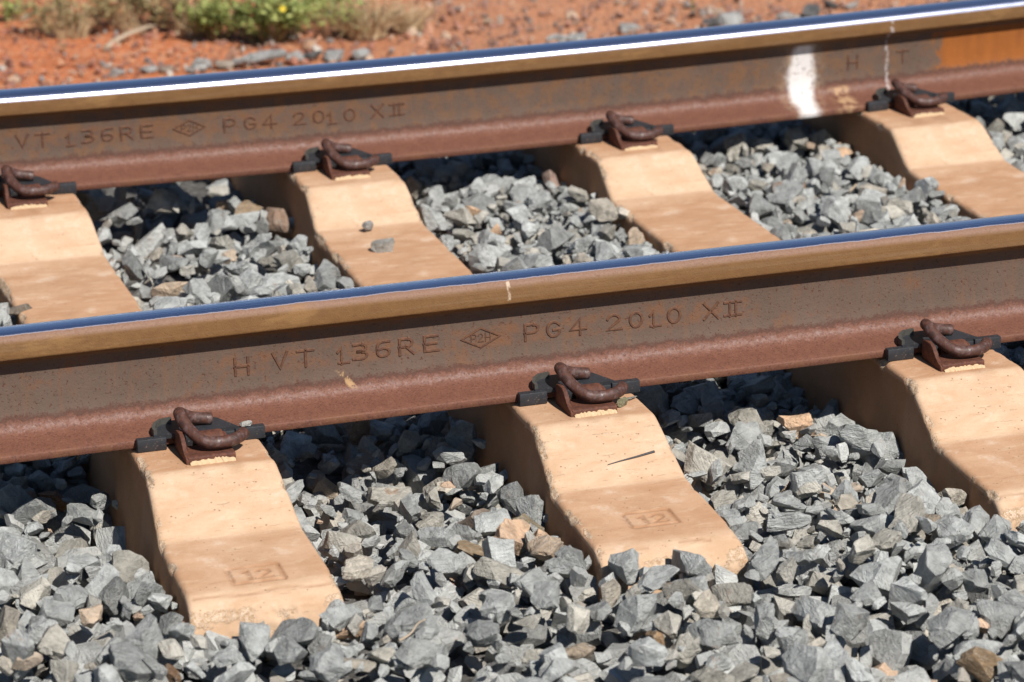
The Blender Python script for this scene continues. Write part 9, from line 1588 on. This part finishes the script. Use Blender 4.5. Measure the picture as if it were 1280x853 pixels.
def where_is(p):
    x, y = p[0], p[1]
    SX = [XC_N[i]+.034-OX+(XC_F[i]-XC_N[i])*y/G for i in range(4)]
    nm = ['leftmost', 'middle', 'third', 'fourth']
    if y < -.60:
        row = 'in the front row' if y < -.78 else 'in the loose ballast'
        k = min(range(3), key=lambda i: abs(x-SX[i]))
        return row+(' left of' if x < SX[k]-.1 else ' right of' if x > SX[k]+.1 else ' straight before')+' the '+nm[k]+' sleeper end'
    rails = ('just under the near rail' if y > -.2 else 'before the near rail' if y > -.4 else 'near the sleeper ends') if y < .1 else ('behind the near rail' if y < .8 else 'before the far rail') if y < 1.45 else 'beyond the far rail'
    for i in range(4):
        if 0 < SX[i]-x < .165: return 'hugging the left of the '+nm[i]+' sleeper '+rails
        if 0 < x-SX[i] < .165: return 'hugging the right of the '+nm[i]+' sleeper '+rails
    j = sum(x > q for q in SX)
    return ('left of the leftmost sleeper ', 'midway between leftmost and middle sleepers ', 'midway between middle and third sleepers ', 'midway between third and fourth sleepers ', 'right of all sleepers ')[j]+rails
def tone(t):
    g = sum(t[:3])/3; warm = t[0]/max(t[2], 1e-3)
    if warm > 1.6: return 'brown-tinged'
    if warm > 1.2: return 'buff-grey'
    return 'dark' if g < .43 else 'pale' if g > .57 else 'grey'
def lie(i):
    e = np.ptp(SHAPES[ST_K[i] % NSH][0] @ quat_mat(ST_Q[i]).T, axis=0)
    q = e[2]/max(e[0], e[1]); return 'upright' if q > .92 else 'flat' if q < .62 else 'blocky'
def sizew(s): return 'small' if s < .044 else 'large' if s > .060 else 'middling'
items = []; items_f = []
for i in range(NST):
    t = ST_T[i]
    if i in SPECIAL:
        t = np.array((*SPECIAL[i][0], .3)); lab = SPECIAL[i][1]
        stone_thing('ballast_stone', ST_P[i], ST_Q[i]/np.linalg.norm(ST_Q[i]), ST_K[i], ST_S[i], t, lab, 'stone')
    elif i < N_IND:
        lab = '%s %s %s stone %s' % (sizew(ST_S[i]), lie(i), tone(t), where_is(ST_P[i]))
        stone_thing('ballast_stone', ST_P[i], ST_Q[i]/np.linalg.norm(ST_Q[i]), ST_K[i], ST_S[i], t, lab, 'stone', 'ballast stones in the track bed')
    else: (items_f if i < 1500 else items).append((ST_P[i], ST_Q[i], ST_K[i], ST_S[i], t))
# stones further down in the heap, seen only in the gaps
items_s = []
for k, (dx, dy, dz) in enumerate(((.173, .117, -.048), (-.131, .205, -.062), (.067, -.149, -.042))):
    for i in range(k, NST, 1):
        x, y, z = ST_P[i]; X, Y = x+dx, y+dy
        if -1.36 < X < 1.76 and -1.22 < Y < 1.95:
            items_s.append(((X, Y, min(z, bed_top(x, y)-.012)-bed_top(x, y)+bed_top(X, Y)+dz), ST_Q[(i*7) % NST], ST_K[i], ST_S[i]*1.08, ST_T[(i*3) % NST]))
# chips and fines between the stones
for k, (dx, dy, dz, f_) in enumerate(((.019, -.023, -.004, .50), (-.024, -.012, -.009, .42), (.006, .027, -.006, .36))):
    for i in range(min(NST, 3600)):
        x, y, z = ST_P[i]
        items_s.append(((x+dx*(1+.4*sin(i)), y+dy*(1+.4*cos(i)), z+dz), ST_Q[(i*11+k) % NST], ST_K[(i*5+k) % NST], ST_S[i]*f_, ST_T[(i*13+k) % NST]))
# the bed carries on past the frame and down the far shoulder: lower, plainer copies of the same heap
for i in range(NST):
    x, y, z = ST_P[i]
    if .30 < y < 1.35 and -1.3 < x < 1.6 and z > bed_top(x, y)-.035:
        for ax, dy, lw in ((.30, 1.68, 0), (.02, 1.71, -.012)):
            Y = y+dy
            if Y < 3.12+.1*sin((x+ax)*5): items.append(((x+ax, Y, z-bed_top(x, y)+bed_top(x, Y)+lw), ST_Q[i], ST_K[i], ST_S[i], ST_T[i]))
    if z > bed_top(x, y)-.03:
        for dx in (-3.1, 3.1):
            X = x+dx
            if (-2.5 < X < -1.35 or 1.75 < X < 2.9): items.append(((X, y, z), ST_Q[i], ST_K[i], ST_S[i], ST_T[i]))
st = joined('ballast_heap', [(items, SHAPES), (items_f, SHAPES_F), (items_s, SHAPES_S)], M_stone)
tag(st, 'mass of grey crushed rock ballast filling the track bed round the sleepers', 'ballast', kind='stuff')

# ------------------------------------------------------------------ loose stones and litter lying about
def rq(r):
    q = r.normal(size=4); return q/np.linalg.norm(q)
QI = (1, 0, 0, 0)
def yaw_q(a, tilt=0.0): return tuple((Quaternion((0, 0, 1), a) @ Quaternion((1, 0, 0), tilt)))
stone_thing('loose_stone', (-.0500, 1.1560, -.0500), yaw_q(.4, .1), 5, .025, (.33, .32, .30, .2), 'smaller and upper of two grey stones lying on the cream sleeper', 'stone', stretch=(1, .95, 1.2))
stone_thing('loose_stone', (-.0570, 1.0300, -.0535), yaw_q(-.1, .0), 12, .044, (.38, .36, .32, .4), 'larger flat grey stone lying on the cream sleeper behind the near rail', 'stone', stretch=(1, .8, .85))
stone_thing('loose_stone', (-.7560, .905, -.064), yaw_q(.45, .15), 8, .058, (.22, .18, .14, .9), 'long brownish grey stone on the sleeper at the left picture edge', 'stone', stretch=(1.15, .55, .6))
stone_thing('stone_chip', (-.5800, -.0835, .0220), yaw_q(.3), 5, .020, (.50, .50, .46, .4), 'pale grey stone chip on the black insulator of the leftmost sleeper', 'stone', stretch=(1.1, .8, .65))
stone_thing('stone_chip', (-.0015, -.1420, .0040), yaw_q(.7, .3), 12, .023, (.26, .235, .13, .4), 'olive brown stone chip wedged beside the rusty clip on the middle sleeper', 'stone', stretch=(1.1, .7, .7))
stone_thing('stone_chip', (.0215, -.1180, .0010), yaw_q(.2), 30, .021, (.33, .31, .26, .4), 'flat grey chip below the right end of the middle sleeper insulator', 'stone', stretch=(1.2, .7, .35))

M_dead = mat_plain('dead_wood', (.30, .22, .15), (.52, .42, .31), 90, .9)
M_dark = mat_plain('dark_bark', (.030, .028, .032), (.075, .068, .07), 200, .7)
M_straw = mat_leaf('dry_straw', (.38, .24, .12), (.74, .58, .36), .25)
M_green = mat_leaf('green_leaf', (.17, .21, .050), (.54, .58, .20), .35)
M_olive = mat_leaf('olive_leaf', (.20, .17, .065), (.48, .36, .18), .3)
M_yellow = mat_plain('yellow_petal', (.80, .55, .02), (.85, .65, .04), 60, .6)
def twig(name, pts, r0, mat, label, cat, r1=None):
    P = catmull(pts, 5); bm = bmesh.new(); n = len(P); rings = []
    for i, p in enumerate(P):
        t = (P[min(i+1, n-1)]-P[max(i-1, 0)]).normalized(); a = t.cross(Vector((0, 0, 1))).normalized(); b = t.cross(a)
        rr = r0+((r1 if r1 is not None else r0*.5)-r0)*i/(n-1)
        rings.append([bm.verts.new(p+(a*cos(2*pi*j/6)+b*sin(2*pi*j/6))*rr) for j in range(6)])
    for x, y in zip(rings[:-1], rings[1:]):
        for j in range(6): bm.faces.new((x[j], x[(j+1) % 6], y[(j+1) % 6], y[j]))
    bm.faces.new(rings[0]); bm.faces.new(rings[-1][::-1])
    return tag(bm_obj(name, bm, mat, smooth=True, sharp=radians(60)), label, cat)
def top_of_heap(x, y):
    d = (ST_P[:, 0]-x)**2+(ST_P[:, 1]-y)**2
    k = np.where(d < .0011)[0]
    return float((ST_P[k, 2]+.22*ST_S[k]).max()) if len(k) else bed_top(x, y)+.03
def lay(pts, lift=.004): return [(x, y, top_of_heap(x, y)+lift) for x, y in pts]
def straight(a, b, n=5, bend=.002):
    a = Vector(a); b = Vector(b); out = []
    for i in range(n):
        t = i/(n-1); out.append(tuple(a.lerp(b, t)+Vector((bend*sin(7*t), bend*cos(5*t), bend*sin(9*t+1)))))
    return out
za, zb = top_of_heap(-.530, -.750), top_of_heap(-.490, -.720)
twig('dry_twig', straight((-.5330, -.7500, za+.004), (-.4880, -.7180, zb+.006)), .0018, M_dead, 'short pale dry twig on the front ballast right of the leftmost sleeper', 'twig')
za, zb = top_of_heap(.94, 1.20), top_of_heap(1.02, 1.285)
twig('dry_twig', straight((.935, 1.190, za+.004), (1.020, 1.283, zb+.010)), .0026, M_dead, 'short straight grey twig lying on the ballast below the white paint spill', 'twig')
za, zb = top_of_heap(.293, -.060), top_of_heap(.312, -.182)
twig('dry_stalk', straight((.293, -.060, za+.003), (.312, -.182, zb+.003), 7), .0009, M_dark, 'thin dark stalk lying on the ballast between the middle and third sleepers', 'stalk')
twig('dark_sliver', [(-.0690, -.2690, -.0468), (-.0480, -.2655, -.0449), (-.0216, -.2620, -.0428), (.0100, -.2570, -.0398)], .0005, M_dark, 'thin dark sliver of bark lying on the sloping face of the middle sleeper', 'bark sliver', .0021)
twig('fallen_twig', [(-.075, 3.545, GZ+.012), (-.030, 3.605, GZ+.018), (.030, 3.660, GZ+.024), (.110, 3.70, GZ+.03)], .0085, M_dead, 'pale bent fallen twig lying on the red earth at upper left', 'twig')
twig('dead_stalk', [(.098, 3.72, GZ), (.090, 3.74, GZ+.05), (.070, 3.75, GZ+.11), (.062, 3.76, GZ+.20)], .0065, M_dead, 'pale upright dead stalk standing behind the fallen twig at upper left', 'stalk')
twig('grass_stalk', [(1.423, 3.366, GZ), (1.420, 3.37, GZ+.04), (1.428, 3.375, GZ+.09)], .0028, M_green, 'single green stalk growing from the red gravel beyond the far rail, right of centre', 'stalk')

# ------------------------------------------------------------------ red gravel beyond the track
r = np.random.default_rng(31)
M_gravel = mat_stone('red_gravel')
def red_tint(r, x):
    right = np.clip((x-.3)/1.0, 0, 1)
    u = r.random()
    if u < .48: c = (.40, .105, .035)
    elif u < .66: c = (.58, .20, .07)
    elif u < .78: c = (.62, .36, .22)
    elif u < .86: c = (.24, .085, .055)
    elif u < .94: c = (.20, .16, .15)
    else: c = (.60, .50, .42)
    c = np.array(c)*r.uniform(.85, 1.4)
    g = c.mean()
    c = c*(1-.38*right)+np.array([g*1.35, g*.88, g*.62])*.38*right
    return (*np.clip(c, .02, .7), r.random()*.5)
items = []
for i in range(9000):
    y = 2.75+3.2*r.random()**1.5; x = r.uniform(-1.2, 2.9)+(y-3)*.3
    s = float(np.clip(r.lognormal(math.log(.0125), .45), .006, .03))
    items.append(((x, y, GZ+s*.12+.004), rq(r), int(r.integers(NSH)), s, red_tint(r, x)))
tag(joined('gravel_scatter', [(items, SHAPES_S)], M_gravel), 'scatter of small red and orange gravel on the bare earth beyond the track', 'gravel', kind='stuff')
n = 0
while n < 130:
    y = 3.22+.85*r.random()**1.3; x = r.uniform(-.55, 2.1)+(y-3)*.3
    if y < 3.3 and x < .5: continue
    s = float(np.clip(r.lognormal(math.log(.027), .25), .02, .05))
    t = red_tint(r, x)
    hue = 'rusty red' if t[0]/t[2] > 5 else 'pale' if sum(t[:3]) > 1.1 else 'brownish'
    area = ('left of the weed ' if x < .15 else 'far right of the straw ' if x > 1.3 else 'right of the straw ' if x > .8 else 'round the green weed ')+('near the rail' if y < 3.45 else 'farther back' if y < 3.75 else 'at the top')
    lab = '%s %s pebble on red earth %s' % ('larger' if s > .03 else 'smaller', hue, area)
    stone_thing('pebble', (x, y, GZ+s*.16+.004), rq(r), int(r.integers(NSH)), s, t, lab, 'pebble', 'pebbles on the red earth', M_gravel, SHAPES_S)
    n += 1
stone_thing('pebble', (-.175, 3.590, GZ+.014), rq(r), 4, .036, (.66, .27, .07, .1), 'bright orange pebble lying on the red earth at upper left', 'pebble', None, M_gravel, SHAPES_S)
stone_thing('pebble', (.405, 3.375, GZ+.012), rq(r), 6, .032, (.66, .33, .15, .1), 'bright orange pebble lying in front of the green weed above the far rail', 'pebble', None, M_gravel, SHAPES_S)
EDGE = [(.098, 3.255, .040, 0), (.080, 3.245, .035, 0), (.112, 3.270, .070, 0), (.165, 3.268, .055, 1), (.200, 3.262, .060, 0), (.262, 3.262, .100, 0), (.335, 3.255, .060, 0), (.386, 3.270, .050, 2), (.43, 3.245, .06, 0),
        (.50, 3.225, .06, 0), (1.00, 3.215, .055, 0), (1.045, 3.205, .05, 0), (1.204, 3.240, .050, 0), (1.425, 3.235, .055, 2), (1.47, 3.22, .06, 0), (1.62, 3.22, .06, 0), (1.69, 3.225, .07, 2), (1.775, 3.30, .05, 2), (1.82, 3.28, .045, 0), (2.1, 3.22, .06, 0), (-.02, 3.29, .05, 0), (-.10, 3.285, .045, 0), (.02, 3.275, .04, 1)]
for i, (x, y, s, k) in enumerate(EDGE):
    t = ((.47, .47, .45, r.random()*.5), (.40, .33, .26, .3), (.12, .12, .12, .2))[k]
    hue = ('grey', 'buff', 'dark grey')[k]
    area = ('left of the green weed' if x < .1 else 'below the green weed' if x < .4 else 'below the straw tuft') if x < .6 else 'right of centre' if x < 1.3 else 'at upper right'
    lab = '%s %s stone peeping over the far rail %s' % ('small' if s < .052 else 'larger', hue, area)
    if i == 5: lab = 'longest grey stone peeping over the far rail below the green weed'
    stone_thing('ballast_stone', (x, y, GZ+s*.22), yaw_q(-.15 if i == 5 else r.uniform(-1, 1), r.uniform(-.2, .2)), int(r.integers(NSH)), s, t, lab, 'stone', None if i == 5 else 'stones at the foot of the ballast', stretch=(1.1, .7, .55) if i == 5 else (1, .9, .8))

# ------------------------------------------------------------------ weeds and dry grass
def leaf_mesh(name, leaves, mat, parent):
    """leaves: (centre, direction, normal, length, width, tint)"""
    v = []; f = []; t = []
    for c, d, nn, L, Wd, tt in leaves:
        d = d.normalized(); s = d.cross(nn)
        if s.length < 1e-4: continue
        s.normalize(); up = s.cross(d); k = len(v)
        v += [c, c+d*L*.45+s*Wd*.5+up*L*.06, c+d*L, c+d*L*.45-s*Wd*.5+up*L*.06]; f.append((k, k+1, k+2, k+3)); t += [tt]*4
    o = mesh_obj(name, v, f, mat, parent)
    a = o.data.attributes.new('leaf_tint', 'FLOAT', 'POINT'); a.data.foreach_set('value', np.array(t, 'f4'))
    return o
def blades_mesh(name, blades, mat, parent):
    v = []; f = []; t = []
    for pts, wd, tt in blades:
        n = len(pts); k = len(v)
        for i, p in enumerate(pts):
            d = pts[min(i+1, n-1)]-pts[max(i-1, 0)]; s = d.cross(Vector((.3, 1, .2))); s.normalize()
            ww = wd*(1-.85*i/(n-1))*.5
            v += [p-s*ww, p+s*ww]; t += [tt, tt]
        for i in range(n-1): f.append((k+2*i, k+2*i+1, k+2*i+3, k+2*i+2))
    o = mesh_obj(name, v, f, mat, parent)
    a = o.data.attributes.new('leaf_tint', 'FLOAT', 'POINT'); a.data.foreach_set('value', np.array(t, 'f4'))
    return o
def weed(name, loc, rad, hgt, nst, nleaf, mat, smat, label, cat, lsz=.018, group=None):
    root = empty(name, loc); tag(root, label, cat, group)
    stems = []; leaves = []
    for i in range(nst):
        a = r.uniform(0, 2*pi); lean = r.uniform(.1, 1.0)
        tip = Vector((cos(a)*rad*lean, sin(a)*rad*lean*.75, hgt*r.uniform(.45, 1.0)*(1.15-.5*lean)))
        b = Vector((cos(a)*rad*.12, sin(a)*rad*.12, 0))
        mid = b.lerp(tip, .5)+Vector((r.normal()*.01, r.normal()*.01, hgt*.12))
        pts = [b, b.lerp(mid, .5)+Vector((0, 0, hgt*.04)), mid, mid.lerp(tip, .55)+Vector((0, 0, .008)), tip]
        stems.append((pts, .0032, r.random()))
        clump = r.random()
        for q in range(int(nleaf/nst)):
            u = r.uniform(.25, 1.0)**.8*3.999; k = int(u); p = pts[k].lerp(pts[k+1], u-k)
            d = Vector((r.normal(), r.normal(), r.uniform(-.2, 1.1)))
            nn = Vector((r.normal()*.5, r.normal()*.5-.2, 1)).normalized()
            L = lsz*r.uniform(.5, 1.25)
            leaves.append((p+Vector((r.normal()*.010, r.normal()*.010, r.normal()*.008)), d, nn, L, L*r.uniform(.38, .62), float(np.clip(.25+.5*clump+r.normal()*.2, 0, 1))))
    blades_mesh('stems', stems, smat, root)
    leaf_mesh('foliage', leaves, mat, root)
    return root
def tuft(name, loc, rad, hgt, nb, mat, label, cat, wd=.0035, flop=.8, group=None):
    root = empty(name, loc); tag(root, label, cat, group); bl = []
    for i in range(nb):
        a = r.uniform(0, 2*pi); rr = rad*.35*math.sqrt(r.random())
        b = Vector((cos(a)*rr, sin(a)*rr*.7, 0)); a2 = a+r.normal()*.8; L = hgt*r.uniform(.5, 1.15); fl = r.uniform(.2, 1)*flop
        pts = []
        for k in range(5):
            t = k/4
            pts.append(b+Vector((cos(a2)*L*fl*t**1.5, sin(a2)*L*fl*t**1.5*.8, max(.002, L*(t-.55*fl*t*t)))))
        bl.append((pts, wd*r.uniform(.6, 1.3), float(np.clip(r.normal(.5, .28), 0, 1))))
    blades_mesh('blades', bl, mat, root); return root
g = weed('green_weed', (.335, 3.50, GZ), .26, .15, 60, 2200, M_green, M_olive, 'leafy bright green weed with a yellow flower on the red earth', 'weed', .021)
bm = bmesh.new()
for k in range(6):
    a = 2*pi*k/6
    c0 = bm.verts.new((0, -.002, 0)); p1 = bm.verts.new((cos(a-.4)*.006, -.004, sin(a-.4)*.006)); p2 = bm.verts.new((cos(a)*.010, -.001, sin(a)*.010)); p3 = bm.verts.new((cos(a+.4)*.006, -.004, sin(a+.4)*.006))
    bm.faces.new((c0, p1, p2, p3))
fl = bm_obj('flower', bm, M_yellow, g); fl.location = (.0, -.15, .115); fl.rotation_euler = (-.4, 0, 0)
weed('green_weed', (.215, 3.55, GZ), .10, .11, 20, 700, M_green, M_olive, 'small green weed growing close on the left of the weed with the yellow flower', 'weed', .019)
weed('green_weed', (.520, 3.66, GZ), .13, .17, 22, 800, M_green, M_olive, 'sparse green weed between the flowering weed and the straw tuft', 'weed', .019)
weed('green_weed', (-.225, 4.02, GZ), .05, .05, 8, 160, M_green, M_olive, 'tiny green weed at the top left corner of the picture', 'weed', .018)
for x, y, rd, h, nl, lab in ((-.15, 3.80, .17, .10, 420, 'low olive weed left of the dead stalk'), (.02, 3.80, .17, .13, 520, 'low olive weed directly behind the dead stalk'),
                         (.150, 3.69, .14, .12, 460, 'low olive weed between the dead stalk and small green weed')):
    weed('dry_weed', (x, y, GZ), rd, h, 26, nl*2, M_olive, M_straw, lab, 'weed', .017)
    tuft('dry_grass', (x+.03, y-.06, GZ), .12, .11, 90, M_straw, 'thin dry grass in front of the '+lab, 'grass', .003, 1.0)
tuft('straw_tuft', (.575, 3.455, GZ), .14, .13, 260, M_straw, 'pale dry straw tuft flopped on the red earth right of the green weeds', 'grass', .0042, 1.1)
tuft('straw_tuft', (.690, 3.475, GZ), .10, .10, 120, M_straw, 'smaller dry straw tuft close on the right of the large pale one', 'grass', .004, 1.0)
weed('dry_weed', (.56, 3.47, GZ), .12, .07, 18, 420, M_olive, M_straw, 'brown withered weed tangled through the pale straw tuft', 'weed', .015)
